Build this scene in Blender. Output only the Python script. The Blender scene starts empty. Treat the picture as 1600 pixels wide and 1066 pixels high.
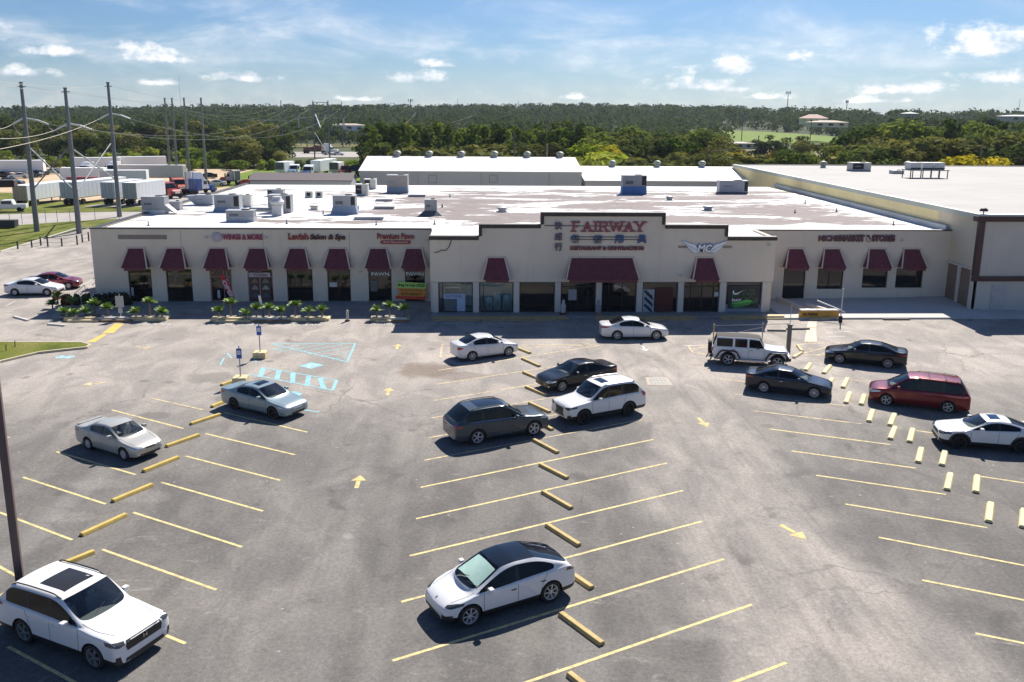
import bpy, bmesh, math, random
import numpy as np
from mathutils import Vector, Matrix
from mathutils.bvhtree import BVHTree
PI=math.pi; R=math.radians
SC=bpy.context.scene
COL=SC.collection
random.seed(7)
rng=np.random.default_rng(11)
# ---------------------------------------------------------------- camera (a drone 15 m above the lot)
FOC,PIT,YAW,ROL,CH,PY=1357.5,.2146,.0456,.0081,15.188,480.5
_F=np.array([math.sin(YAW)*math.cos(PIT),math.cos(YAW)*math.cos(PIT),-math.sin(PIT)])
_R=np.array([math.cos(YAW),-math.sin(YAW),0.]); _U=np.cross(_R,_F)
_R2=_R*math.cos(ROL)+_U*math.sin(ROL); _U2=-_R*math.sin(ROL)+_U*math.cos(ROL)
def ray(x,y): return _F+_R2*(x-800)/FOC-_U2*(y-PY)/FOC
def G(x,y,z=0.):          # survey point of the photo on the level z
    d=ray(x,y); t=(z-CH)/d[2]; return (float(d[0]*t),float(d[1]*t))
def FZ(x,y,Y):            # survey point on the vertical plane at distance Y: (X, Z)
    d=ray(x,y); t=Y/d[1]; return (float(d[0]*t),float(CH+d[2]*t))
cam=bpy.data.objects.new('camera',bpy.data.cameras.new('camera')); COL.objects.link(cam)
M3=Matrix((_R2,_U2,-_F)).transposed()
cam.matrix_world=Matrix.Translation((0,0,CH))@M3.to_4x4()
cam.data.sensor_width=36; cam.data.lens=FOC/1600*36; cam.data.shift_y=-(533-PY)/1600
cam.data.clip_end=12000; cam.data.clip_start=.5
SC.camera=cam
# ---------------------------------------------------------------- helpers
def link(o,parent=None):
    COL.objects.link(o)
    if parent is not None: o.parent=parent
    return o
def tag(o,label=None,cat=None,group=None,kind=None):
    if label: o['label']=label
    if cat: o['category']=cat
    if group: o['group']=group
    if kind: o['kind']=kind
    return o
def thing(name,label,cat,loc=(0,0,0),rz=0,group=None):
    o=bpy.data.objects.new(name,None); o.empty_display_size=.3; link(o)
    o.location=loc; o.rotation_euler=(0,0,rz)
    return tag(o,label,cat,group)
def dup(root,loc=None,rz=None,label=None,group=None,scale=None,mats=None):
    def cp(o,p):
        c=o.copy(); COL.objects.link(c)
        if p is not None: c.parent=p
        return c
    r=cp(root,None)
    if loc is not None: r.location=loc
    if rz is not None: r.rotation_euler=(0,0,rz)
    if scale is not None: r.scale=scale
    if label: r['label']=label
    if group: r['group']=group
    for ch in list(KIDS.get(root.name,[])):
        c=cp(ch,r); KIDS.setdefault(r.name,[]).append(c)
        for g in KIDS.get(ch.name,[]):
            d=cp(g,c); KIDS.setdefault(c.name,[]).append(d)
    return r
KIDS={}
class MB:
    def __init__(s): s.v=[]; s.f=[]; s.m=[]
    def add(s,vs,fs,mi=0,M=None):
        o=len(s.v)
        for p in vs:
            p=Vector(p)
            s.v.append(tuple(M@p if M else p))
        for f in fs: s.f.append([i+o for i in f]); s.m.append(mi)
        return s
    def box(s,x0,x1,y0,y1,z0,z1,mi=0,M=None):
        return s.add([(x0,y0,z0),(x1,y0,z0),(x1,y1,z0),(x0,y1,z0),(x0,y0,z1),(x1,y0,z1),(x1,y1,z1),(x0,y1,z1)],
            [(0,3,2,1),(4,5,6,7),(0,1,5,4),(1,2,6,5),(2,3,7,6),(3,0,4,7)],mi,M)
    def prism(s,pts,y0,y1,mi=0,axis='y',M=None):   # polygon (a,b) extruded; axis y: (x,z); axis z: (x,y); axis x: (y,z)
        n=len(pts)
        def P(a,b,c): return {'y':(a,c,b),'z':(a,b,c),'x':(c,a,b)}[axis]
        vs=[P(a,b,y0) for a,b in pts]+[P(a,b,y1) for a,b in pts]
        fs=[list(range(n))[::-1],list(range(n,2*n))]+[(i,(i+1)%n,n+(i+1)%n,n+i) for i in range(n)]
        return s.add(vs,fs,mi,M)
    def tube(s,a,b,r0,r1=None,n=8,mi=0,cap=True):
        r1=r0 if r1 is None else r1
        a=Vector(a); b=Vector(b); d=(b-a).normalized()
        u=d.orthogonal().normalized(); w=d.cross(u)
        vs=[]
        for p,r in ((a,r0),(b,r1)):
            for i in range(n):
                t=2*PI*i/n; vs.append(p+u*math.cos(t)*r+w*math.sin(t)*r)
        fs=[(i,(i+1)%n,n+(i+1)%n,n+i) for i in range(n)]
        if cap: fs+=[list(range(n))[::-1],list(range(n,2*n))]
        return s.add(vs,fs,mi)
    def path(s,pts,r,n=6,mi=0):
        for a,b in zip(pts[:-1],pts[1:]): s.tube(a,b,r,r,n,mi)
        return s
    def lathe(s,prof,n=24,mi=0,M=None):     # prof (r,z) round z
        vs=[(r*math.cos(2*PI*i/n),r*math.sin(2*PI*i/n),z) for r,z in prof for i in range(n)]
        fs=[(k*n+i,k*n+(i+1)%n,(k+1)*n+(i+1)%n,(k+1)*n+i) for k in range(len(prof)-1) for i in range(n)]
        return s.add(vs,fs,mi,M)
    def build(s,name,mats,parent=None,loc=None,smooth=False,bevel=0,rz=0,kind=None):
        me=bpy.data.meshes.new(name); me.from_pydata(s.v,[],s.f)
        if not isinstance(mats,(list,tuple)): mats=[mats]
        for m in mats: me.materials.append(m)
        me.polygons.foreach_set('material_index',s.m)
        bm=bmesh.new(); bm.from_mesh(me); bmesh.ops.recalc_face_normals(bm,faces=bm.faces); bm.to_mesh(me); bm.free()
        if smooth:
            me.polygons.foreach_set('use_smooth',[True]*len(me.polygons)); me.set_sharp_from_angle(angle=R(38))
        o=bpy.data.objects.new(name,me); link(o,parent)
        if parent is not None: KIDS.setdefault(parent.name,[]).append(o)
        if loc is not None: o.location=loc
        if rz: o.rotation_euler=(0,0,rz)
        if bevel:
            b=o.modifiers.new('bevel','BEVEL'); b.width=bevel; b.segments=2; b.limit_method='ANGLE'
        if kind: o['kind']=kind
        return o
def regkid(p,o): KIDS.setdefault(p.name,[]).append(o); return o
# ---------------------------------------------------------------- materials
def newmat(name):
    m=bpy.data.materials.new(name); m.use_nodes=True; nt=m.node_tree
    return m,nt,nt.nodes['Principled BSDF']
def N(nt,t,**k):
    n=nt.nodes.new(t)
    for a,b in k.items():
        if a in n.inputs.keys() if hasattr(n.inputs,'keys') else False: n.inputs[a].default_value=b
        else: setattr(n,a,b)
    return n
def L(nt,a,b): nt.links.new(a,b)
def coords(nt,kind='Object'):
    return nt.nodes.new('ShaderNodeTexCoord').outputs[kind]
def noise(nt,vec,scale,detail=4,rough=.55,dist=0):
    n=nt.nodes.new('ShaderNodeTexNoise'); n.inputs['Scale'].default_value=scale; n.inputs['Detail'].default_value=detail
    n.inputs['Roughness'].default_value=rough; n.inputs['Distortion'].default_value=dist
    L(nt,vec,n.inputs['Vector']); return n.outputs['Fac']
def mapping(nt,vec,sc=(1,1,1),loc=(0,0,0),rot=(0,0,0)):
    n=nt.nodes.new('ShaderNodeMapping'); n.inputs['Scale'].default_value=sc; n.inputs['Location'].default_value=loc; n.inputs['Rotation'].default_value=rot
    L(nt,vec,n.inputs['Vector']); return n.outputs['Vector']
def ramp(nt,fac,stops):
    n=nt.nodes.new('ShaderNodeValToRGB'); cr=n.color_ramp
    while len(cr.elements)<len(stops): cr.elements.new(.5)
    for e,(p,c) in zip(cr.elements,stops):
        e.position=p; e.color=(c,c,c,1) if isinstance(c,(int,float)) else (*c,1)
    L(nt,fac,n.inputs['Fac']); return n.outputs['Color']
def mrange(nt,v,a,b,c=0,d=1,smooth=True):
    n=nt.nodes.new('ShaderNodeMapRange'); n.interpolation_type='SMOOTHSTEP' if smooth else 'LINEAR'
    n.inputs['From Min'].default_value=a; n.inputs['From Max'].default_value=b
    n.inputs['To Min'].default_value=c; n.inputs['To Max'].default_value=d
    L(nt,v,n.inputs['Value']); return n.outputs['Result']
def mth(nt,op,a,b=None,c=None):
    n=nt.nodes.new('ShaderNodeMath'); n.operation=op
    for i,x in enumerate((a,b,c)):
        if x is None: continue
        if isinstance(x,(int,float)): n.inputs[i].default_value=x
        else: L(nt,x,n.inputs[i])
    return n.outputs[0]
def mix(nt,fac,a,b,mode='MIX'):
    n=nt.nodes.new('ShaderNodeMix'); n.data_type='RGBA'; n.blend_type=mode
    for s,x in ((n.inputs[0],fac),(n.inputs[6],a),(n.inputs[7],b)):
        if isinstance(x,(int,float)): s.default_value=x
        elif isinstance(x,tuple): s.default_value=(*x,1) if len(x)==3 else x
        else: L(nt,x,s)
    return n.outputs[2]
def bump(nt,h,strength=.3,dist=.02):
    n=nt.nodes.new('ShaderNodeBump'); n.inputs['Strength'].default_value=strength; n.inputs['Distance'].default_value=dist
    L(nt,h,n.inputs['Height']); return n.outputs['Normal']
MC={}
def solid(name,col,rough=.6,metal=0,coat=0,var=.12,scale=3.,spec=.5,bmp=0,emit=0):
    if name in MC: return MC[name]
    m,nt,p=newmat(name)
    co=coords(nt); f=noise(nt,co,scale,5)
    f2=noise(nt,co,scale*9,3)
    v=mth(nt,'ADD',mth(nt,'MULTIPLY',f,.7),mth(nt,'MULTIPLY',f2,.3))
    lo=tuple(c*(1-var) for c in col); hi=tuple(min(1,c*(1+var)) for c in col)
    c=ramp(nt,v,[(.3,lo),(.7,hi)])
    L(nt,c,p.inputs['Base Color'])
    p.inputs['Roughness'].default_value=rough; p.inputs['Metallic'].default_value=metal
    p.inputs['Coat Weight'].default_value=coat; p.inputs['Coat Roughness'].default_value=.04
    p.inputs['Specular IOR Level'].default_value=spec
    if bmp: L(nt,bump(nt,f2,bmp,.01),p.inputs['Normal'])
    if emit:
        p.inputs['Emission Color'].default_value=(*col,1); p.inputs['Emission Strength'].default_value=emit
    MC[name]=m; return m
def paint(name,col,metal=0,rough=.32,dirt=.06):
    if name in MC: return MC[name]
    m,nt,p=newmat(name); co=coords(nt)
    f=noise(nt,co,2.2,5); sx=nt.nodes.new('ShaderNodeSeparateXYZ'); L(nt,co,sx.inputs[0])
    low=mrange(nt,sx.outputs[2],.15,.75,1,0)
    d=mth(nt,'MULTIPLY',mth(nt,'ADD',mth(nt,'MULTIPLY',f,.6),mth(nt,'MULTIPLY',low,.6)),dirt*2)
    L(nt,mix(nt,d,col,(.25,.22,.18)),p.inputs['Base Color'])
    L(nt,mth(nt,'ADD',mth(nt,'MULTIPLY',f,.12),rough-.06),p.inputs['Roughness'])
    p.inputs['Metallic'].default_value=metal
    p.inputs['Coat Weight'].default_value=1; p.inputs['Coat Roughness'].default_value=.03; p.inputs['Coat IOR'].default_value=1.4; p.inputs['Specular IOR Level'].default_value=.15
    MC[name]=m; return m
def glassmat(name,tint,ior=1.5,rough=.01):
    if name in MC: return MC[name]
    m,nt,p=newmat(name); nt.nodes.remove(p)
    tr=nt.nodes.new('ShaderNodeBsdfTransparent'); tr.inputs[0].default_value=(*tint,1)
    gl=nt.nodes.new('ShaderNodeBsdfGlossy'); gl.inputs['Roughness'].default_value=rough; gl.inputs[0].default_value=(1,1,1,1)
    lw=nt.nodes.new('ShaderNodeLayerWeight'); lw.inputs['Blend'].default_value=.5; F0=((ior-1)/(ior+1))**2
    fr=mth(nt,'ADD',F0,mth(nt,'MULTIPLY',mth(nt,'POWER',lw.outputs['Facing'],5.),1-F0))
    co=coords(nt); f=noise(nt,co,1.3,2)
    L(nt,bump(nt,f,.05,.02),gl.inputs['Normal'])
    mx=nt.nodes.new('ShaderNodeMixShader'); L(nt,fr,mx.inputs[0]); L(nt,tr.outputs[0],mx.inputs[1]); L(nt,gl.outputs[0],mx.inputs[2])
    L(nt,mx.outputs[0],nt.nodes['Material Output'].inputs['Surface'])
    MC[name]=m; return m
def darkglass(name,col=(.012,.013,.014),ior=1.7):
    if name in MC: return MC[name]
    m,nt,p=newmat(name); co=coords(nt)
    f=noise(nt,co,.9,3)
    p.inputs['Base Color'].default_value=(*col,1); p.inputs['Roughness'].default_value=.03; p.inputs['IOR'].default_value=ior
    L(nt,bump(nt,f,.12,.03),p.inputs['Normal']); MC[name]=m; return m
# common colours
def C255(r,g,b):
    f=lambda c:(c/255/12.92 if c/255<=.04045 else ((c/255+.055)/1.055)**2.4)
    return (f(r),f(g),f(b))
black=solid('black rubber',(.018,.018,.019),.75)
trimb=solid('black plastic trim',(.02,.02,.022),.5)
chrome=solid('chrome',(.7,.7,.71),.15,1,var=.03)
silver=solid('alloy silver',(.62,.62,.63),.35,.25,var=.05)
gunm=solid('dark alloy',(.05,.05,.055),.35,.6)
steel=solid('galvanised steel',(.36,.38,.40),.5,.35,var=.15,scale=1.2)
ygold=solid('worn yellow concrete',C255(196,170,92),.85,var=.22,scale=5,bmp=.3)
concrete=solid('grey concrete',(.42,.40,.37),.9,var=.18,scale=2,bmp=.3)
EXPO=.68; SKYT=(.52,.73,1.03); HAZE=.00007
# ---------------------------------------------------------------- ground surfaces
def terr(x,y):
    r=math.hypot(x,y)
    t=min(1,max(0,(r-380)/1200)); t=t*t*(3-2*t)
    h=t*(18+7*math.sin(x*.0045+1.3)+4*math.sin(x*.0017-y*.0011+.4)+2*math.sin(x*.009+y*.004))
    if r>1900: h-= (r-1900)*.012
    return h
def build_terrain():
    rad=[0,60,120,180,240,300,360,420,500,580,680,780,900,1050,1200,1400,1600,1800,2050,2400,3000,4000,6000]
    n=96; vs=[(0,0,0)]; fs=[]
    for r in rad[1:]:
        for i in range(n):
            a=2*PI*i/n; x=r*math.cos(a); y=r*math.sin(a); vs.append((x,y,terr(x,y)))
    for i in range(n): fs.append((0,1+i,1+(i+1)%n))
    for k in range(len(rad)-2):
        o=1+k*n
        for i in range(n): fs.append((o+i,o+n+i,o+n+(i+1)%n,o+(i+1)%n))
    m,nt,p=newmat('field ground'); co=coords(nt)
    f=noise(nt,co,.012,6); g=noise(nt,co,.6,6,.7)
    c=ramp(nt,f,[(.35,(.035,.05,.016)),(.5,(.06,.08,.02)),(.62,(.10,.11,.035))])
    c=mix(nt,mrange(nt,g,.3,.75),mix(nt,1,c,(.55,.55,.5),'MULTIPLY'),c)
    L(nt,c,p.inputs['Base Color']); p.inputs['Roughness'].default_value=.95; p.inputs['Specular IOR Level'].default_value=.2
    mb=MB(); mb.add(vs,fs); o=mb.build('ground',m,smooth=True); tag(o,kind='structure'); return o
build_terrain()
def sheet(name,pts,z,mat,th=0,kind='structure'):
    mb=MB()
    if th: mb.prism(pts,z-th,z,axis='z')
    else: mb.add([(x,y,z) for x,y in pts],[list(range(len(pts)))])
    o=mb.build(name,mat); o['kind']=kind
    for p in o.data.polygons:
        pass
    return o
# asphalt with worn lanes, stains, patches, cracks and tyre marks
def asphalt_mat():
    m,nt,p=newmat('lot asphalt'); co=coords(nt)
    wob=nt.nodes.new('ShaderNodeVectorMath'); wob.operation='ADD'
    nz=nt.nodes.new('ShaderNodeTexNoise'); nz.inputs['Scale'].default_value=.16; nz.inputs['Detail'].default_value=4
    L(nt,co,nz.inputs['Vector'])
    sc=nt.nodes.new('ShaderNodeVectorMath'); sc.operation='SCALE'; sc.inputs['Scale'].default_value=7
    sb=nt.nodes.new('ShaderNodeVectorMath'); sb.operation='SUBTRACT'; sb.inputs[1].default_value=(.5,.5,.5)
    L(nt,nz.outputs['Color'],sb.inputs[0]); L(nt,sb.outputs[0],sc.inputs[0]); L(nt,co,wob.inputs[0]); L(nt,sc.outputs[0],wob.inputs[1])
    w=wob.outputs[0]
    s=nt.nodes.new('ShaderNodeSeparateXYZ'); L(nt,w,s.inputs[0]); X,Y=s.outputs[0],s.outputs[1]
    big=noise(nt,co,.085,5,.6); mid=noise(nt,mapping(nt,co,(1,.55,1)),.45,6,.62,.6); fine=noise(nt,co,7,5,.75); fine2=noise(nt,co,30,3,.8)
    # worn, lighter lanes between the rows of stalls
    front=mrange(nt,Y,32,52)  # lighter towards the shops: wear plus glancing sun glare put into the colour
    def lane(xc,wd,sl=0):
        d=mth(nt,'ABSOLUTE',mth(nt,'SUBTRACT',mth(nt,'SUBTRACT',X,xc),mth(nt,'MULTIPLY',mth(nt,'SUBTRACT',Y,25),sl)))
        return mrange(nt,d,wd*.5,wd,1,0)
    l1=lane(10.6,4.6,.02); l2=lane(-6.8,3.2,0)
    lanes=mth(nt,'MAXIMUM',mth(nt,'MULTIPLY',l1,.85),mth(nt,'MULTIPLY',l2,.38))
    worn=mth(nt,'MAXIMUM',front,lanes)
    worn=mth(nt,'ADD',mth(nt,'MULTIPLY',worn,.8),mth(nt,'MULTIPLY',mth(nt,'SUBTRACT',big,.5),.55))
    c=ramp(nt,worn,[(0,(.190,.176,.161)),(.3,(.238,.220,.200)),(.62,(.335,.302,.270)),(.9,(.455,.405,.360))])
    c=mix(nt,mrange(nt,mid,.36,.66),mix(nt,1,c,(.70,.71,.73),'MULTIPLY'),c)
    strk=noise(nt,mapping(nt,co,(2.2,.10,1),(3,1,0)),1.,5,.6,.3)
    c=mix(nt,mth(nt,'MULTIPLY',mrange(nt,strk,.50,.62,0,.30),mrange(nt,lanes,.1,.6)),c,mix(nt,1,c,(.62,.62,.62),'MULTIPLY'))
    # pale scuffs
    sc2=noise(nt,mapping(nt,co,(.8,1.5,1),(11,3,0),(0,0,.4)),.8,8,.7,1.2)
    c=mix(nt,mrange(nt,sc2,.58,.72,0,.4),c,(.40,.37,.34))
    # oil darkening
    oil=noise(nt,mapping(nt,co,(1,1,1),(40,7,0)),.42,4,.6,.8)
    c=mix(nt,mrange(nt,oil,.62,.74,0,.55),c,(.085,.080,.076))
    # thin pale line where the stops stand and the sealed seams between pours
    def seam(xc,wd,ampl,sl=0,dark=False):
        s0=nt.nodes.new('ShaderNodeSeparateXYZ'); L(nt,co,s0.inputs[0])
        wv=mth(nt,'MULTIPLY',mth(nt,'SUBTRACT',noise(nt,co,.22,3),.5),1.0)
        d=mth(nt,'ABSOLUTE',mth(nt,'ADD',mth(nt,'SUBTRACT',mth(nt,'SUBTRACT',s0.outputs[0],xc),mth(nt,'MULTIPLY',mth(nt,'SUBTRACT',s0.outputs[1],25),sl)),wv))
        return mrange(nt,d,wd*.3,wd,ampl,0)
    for a in (seam(-2.9,.5,.12,-.02),seam(-4.5,.5,.10,-.02),seam(3.2,.9,.22,.02),seam(-16.2,.8,.22,.0)): c=mix(nt,a,c,(.34,.32,.30))
    # cracks
    vo=nt.nodes.new('ShaderNodeTexVoronoi'); vo.feature='DISTANCE_TO_EDGE'; vo.inputs['Scale'].default_value=.11; L(nt,w,vo.inputs['Vector'])
    ck=mrange(nt,vo.outputs['Distance'],.0,.010,.5,0)
    ck=mth(nt,'MULTIPLY',ck,mrange(nt,big,.45,.6))
    c=mix(nt,ck,c,(.13,.12,.11))
    # damp sandy low spot in the lane
    s1=nt.nodes.new('ShaderNodeSeparateXYZ'); L(nt,co,s1.inputs[0])
    def spot(xy,rx,ry,amp,col,cc):
        dx=mth(nt,'DIVIDE',mth(nt,'SUBTRACT',s1.outputs[0],xy[0]),rx); dy=mth(nt,'DIVIDE',mth(nt,'SUBTRACT',s1.outputs[1],xy[1]),ry)
        r=mth(nt,'SQRT',mth(nt,'ADD',mth(nt,'MULTIPLY',dx,dx),mth(nt,'MULTIPLY',dy,dy)))
        r=mth(nt,'ADD',r,mth(nt,'MULTIPLY',mth(nt,'SUBTRACT',noise(nt,co,.9,5),.5),1.1))
        return mix(nt,mrange(nt,r,.55,1.05,amp,0),cc,col)
    c=spot(G(668,578),2.3,2.0,.75,(.20,.155,.12),c)
    c=spot(G(720,588),2.2,1.0,.55,(.19,.155,.13),c)
    for q,rx,ry in (((330,590),1.6,1.3),((360,623),1.3,1.0),((380,648),1.1,.8),((240,650),1.0,.7)): c=spot(G(*q),rx,ry,.5,(.12,.11,.10),c)
    for q,rx,ry in (((225,777),1.3,.7),((160,757),1.5,.6),((120,808),1.2,.5),((810,548),1.3,.9),((795,562),1.2,.7),((1075,988),1.2,.5)): c=spot(G(*q),rx,ry,.22,(.36,.335,.31),c)
    c=mix(nt,.7,c,ramp(nt,fine,[(.3,.32),(.7,.68)]),'OVERLAY')
    c=mix(nt,.6,c,ramp(nt,fine2,[(.25,.25),(.75,.75)]),'OVERLAY')
    ov=nt.nodes.new('ShaderNodeTexVoronoi'); ov.inputs['Scale'].default_value=.42; L(nt,co,ov.inputs['Vector'])
    od=mth(nt,'ADD',ov.outputs['Distance'],mth(nt,'MULTIPLY',mth(nt,'SUBTRACT',noise(nt,co,2.6,4),.5),.28))
    os_=nt.nodes.new('ShaderNodeSeparateColor'); L(nt,ov.outputs['Color'],os_.inputs[0])
    c=mix(nt,mth(nt,'MULTIPLY',mrange(nt,od,.05,.17,.5,0),mrange(nt,os_.outputs[0],.45,.6)),c,(.10,.094,.088))
    c=mix(nt,mth(nt,'MULTIPLY',mrange(nt,od,.03,.14,.4,0),mrange(nt,os_.outputs[0],.35,.25)),c,(.40,.37,.33))
    # litter, small stones
    v2=nt.nodes.new('ShaderNodeTexVoronoi'); v2.inputs['Scale'].default_value=.9; L(nt,co,v2.inputs['Vector'])
    c=mix(nt,mrange(nt,v2.outputs['Distance'],.035,.05,.7,0),c,(.42,.40,.37))
    L(nt,c,p.inputs['Base Color']); p.inputs['Roughness'].default_value=.88; p.inputs['Specular IOR Level'].default_value=.15
    L(nt,bump(nt,fine2,.5,.02),p.inputs['Normal'])
    return m
ASPH=asphalt_mat()
grass=None
def grass_mat(name,a,b,cdry):
    m,nt,p=newmat(name); co=coords(nt)
    f=noise(nt,co,.35,5,.6); g=noise(nt,co,6,4,.8)
    c=ramp(nt,f,[(.32,a),(.52,b),(.7,cdry)])
    c=mix(nt,mrange(nt,g,.25,.8),mix(nt,1,c,(.5,.5,.45),'MULTIPLY'),c)
    L(nt,c,p.inputs['Base Color']); p.inputs['Roughness'].default_value=.95; L(nt,bump(nt,g,.8,.08),p.inputs['Normal']); p.inputs['Specular IOR Level'].default_value=.2
    return m
GR=grass_mat('lawn',(.10,.13,.018),(.19,.215,.03),(.30,.27,.09))
GRB=grass_mat('bright lawn',(.12,.19,.02),(.20,.30,.03),(.28,.33,.05))
GRD=grass_mat('dry field',(.16,.17,.05),(.26,.24,.10),(.34,.29,.15))
DIRT=solid('sandy dirt',(.50,.38,.25),.95,var=.25,scale=.15,spec=.2,bmp=.4)
ROAD=solid('old road asphalt',(.38,.35,.325),.9,var=.14,scale=.25,spec=.2)
PALE=solid('pale concrete paving',(.55,.52,.48),.9,var=.12,scale=.4,bmp=.2)
WALK=solid('sidewalk concrete',(.30,.29,.28),.9,var=.16,scale=.6,bmp=.2)
sheet('parking_lot',[(-75,-30),(95,-30),(95,69),(41,69),(41,76),(-31,76),(-31,124),(-46,124),G(150,354),G(60,376),G(0,394),(-75,96)],.006,ASPH)
# lawns and roads left of the shops
gl=[G(0,393),G(60,375.5),G(118,357.5),(-47,126),(-46,129),G(180,342),G(100,347),G(0,354),(-95,118),(-90,95)]
sheet('lawn',gl,.02,GR)
sheet('access_road',[(-130,122),G(0,354),G(100,347),G(180,343),(-46,131),(-32,133),(-32,141),G(180,331),G(0,335),(-130,136)],.010,ROAD)
sheet('verge',[(-130,137),G(0,334.5),G(180,330.5),(-36,143),(-36,172),(-60,175),(-130,160)],.012,GR)
sheet('truck_yard',[(-150,158),(-62,160),(-36,155),(-36,225),(-50,255),(-150,268)],.016,DIRT)
sheet('yard_pavement',[(-66,150),(-34,150),(-34,190),(-52,192),(-58,172)],.020,ROAD)
sheet('yard_lawn',[(-150,152),(-80,156),(-78,172),(-110,182),(-150,176)],.024,GR)
sheet('back_lawn',[(-62,205),(-52,192),(-20,190),(-20,290),(-64,290)],.026,GRB)
sheet('side_lawn',[(-78,172),(-60,176),(-52,200),(-60,212),(-76,200)],.030,GR)
sheet('highway',[G(400,246.5),G(600,245.5),(20,340),(20,402),G(600,237),G(400,238.5)],.05,ROAD)
sheet('highway_verge',[G(400,237.5),G(600,236),G(600,231),G(400,232.5)],.06,solid('reddish barrier',(.27,.2,.17),.9))
sheet('far_field',[G(420,232),G(575,231),G(575,218),G(500,216),G(445,221)],.6,GRD)
# grassed island, left
isl=[G(-60,536.5),G(128,537.5),G(141,541),G(135,545),G(100,548.5),G(60,553),G(30,560),G(0,567),G(-60,590)]
sheet('grass_island',isl,.13,GR,th=.125)
def ring(name,pts,wd,z0,z1,mat,closed=True,mis=None):
    mb=MB(); n=len(pts); segs=range(n if closed else n-1)
    for i in segs:
        a=Vector(pts[i]); b=Vector(pts[(i+1)%n]); d=(b-a).normalized(); nn=Vector((-d.y,d.x))*wd/2
        q=[a-nn-d*.001*i,b-nn,b+nn,a+nn]
        mb.prism([(p.x,p.y) for p in q],z0,z1+.0007*(i%5),axis='z')
    return mb.build(name,mat,bevel=.02)
tag(ring('kerb',isl,.16,0,.15,solid('pale kerb',(.55,.49,.34),.9,var=.2,scale=2)),kind='structure')
tag(ring('kerb',[G(0,394),G(60,376),G(118,358),(-47,125.5)],.2,0,.12,PALE,False),kind='structure')
# sidewalks before the shops
sheet('sidewalk',[(-31.2,69.4),(-3.4,69.4),(-3.4,71.6),(-31.2,71.6)],.15,WALK,th=.15)
sheet('sidewalk',[(-3.35,65.55),(24.2,65.55),(24.2,67.6),(-3.35,67.6)],.15,WALK,th=.15)
mb=MB(); mb.add([(24.25,65.0,.14),(41.3,65.0,.14),(41.3,72.4,.42),(24.25,72.4,.16),(24.25,65,0),(41.3,65,0)],[(0,1,2,3),(4,5,1,0)])
mb.build('sidewalk',PALE,kind='structure')
sheet('sidewalk',[(41.35,65.0),(80,65.0),(80,67.8),(41.35,67.8)],.15,PALE,th=.15)
sheet('rear_yard',[(-31,124.5),(42,124.5),(42,210),(-31,190)],.009,ROAD)
sheet('side_yard',[(41,-200),(41.2,-31),(95,-31),(95,-200)],.002,ROAD)
# ---------------------------------------------------------------- painted markings
def wornpaint(name,col,alpha=.75,sc=3.):
    m,nt,p=newmat(name); co=coords(nt); f=noise(nt,co,sc,6,.75)
    L(nt,mix(nt,mrange(nt,f,.42,.60,0,alpha),col,(.2,.185,.17)),p.inputs['Base Color']); p.inputs['Roughness'].default_value=.85; return m
YELW=wornpaint('worn yellow paint',C255(226,200,125),.5)
YELF=wornpaint('faded yellow paint',C255(222,198,150),.72)
BLU=wornpaint('pale blue road paint',C255(140,195,205),.35,2.)
YEL=wornpaint('yellow road paint',C255(226,206,140),.50,4.)
WHT=wornpaint('white road paint',(.68,.66,.62),.45)
class Paint:
    z=.010
    def __init__(s): s.mb=MB()
    def line(s,a,b,w=.1):
        a=Vector(a); b=Vector(b); d=(b-a).normalized(); n=Vector((-d.y,d.x))*w/2
        Paint.z+=.00003
        s.mb.add([(p.x,p.y,Paint.z) for p in (a-n,b-n,b+n,a+n)],[(0,1,2,3)])
    def pl(s,x0,y0,x1,y1,w=.1): s.line(G(x0,y0),G(x1,y1),w)
    def poly(s,pts):
        Paint.z+=.00003; s.mb.add([(x,y,Paint.z) for x,y in pts],[list(range(len(pts)))])
    def done(s,name,mat): return s.mb.build(name,mat,kind='structure')
P=Paint()
LL=[(175,641,287,670),(88,706,212,742),(36,746,165,788),(-30,790,113,844),(-60,853,25,900),(321,678,461,711),(290,713,438,751),(252,754,411,799),(208,801,378,855),(160,859,338,922),(95,926,290,1006),(13,1011,150,1085),(350,645,480.5,675.7),(-40,676,15,684)]
LC=[(770,1085,1175,945),(613,1033,1131,874),(627,941,1097,815),(640,869,1067,767),(650,811,1042,724),(657,762,1021,687),(1110,1080,1229,1036)]
LR=[(1202,670.6,1391,695),(1236.5,705,1431.5,732),(1275,743,1478,773),(1321,788,1543,825),(1373,840,1600,884),(1441,907,1640,946),(1524,990,1640,1014),(1527,744,1640,761),(1430,673,1640,703)]
for l in LL+LC+LR: P.pl(*l,w=.11)
P.done('parking_lines',YEL)
P=Paint()
for l in [(662.7,719.6,1003,656),(669,684.5,985,627),(674,653.5,970,603),(679,626,958,581),(682.5,600.7,947.5,560.7),(685,579,936,540),(235,622,318,641),
          (691,538,936,539.5),(691,538,688,558),(688,558,735,551),(1147,616,1320,634),(1174,642,1345,662.5),(1124,592,1166,597),(1326,593,1500,613),
          (700,545,712,540),(700,551,722,544)]: P.pl(*l,w=.10)
for k in range(7):
    x0=735+k*29; P.pl(x0,562-k*3.2-7.5,x0+30,541.5,w=.1)
for l in [(1075,541,1083,551),(1083,551,1110,554),(1075,541,1110,539),(1083,546,1110,541),(1185,548,1262,537),(1240,556,1300,541),(1235,554,1312,556),(1262,537,1320,536),(1275,556,1330,540),(1262,545,1275,547)]: P.pl(*l,w=.12)
P.done('faded_parking_lines',YELF)
P=Paint()
P.poly([G(179.7,506),G(194,506),G(177,520.5),G(160,521.2)]); P.poly([G(161.8,521.8),G(167,523),G(149,534.5),G(135,535)])
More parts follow.
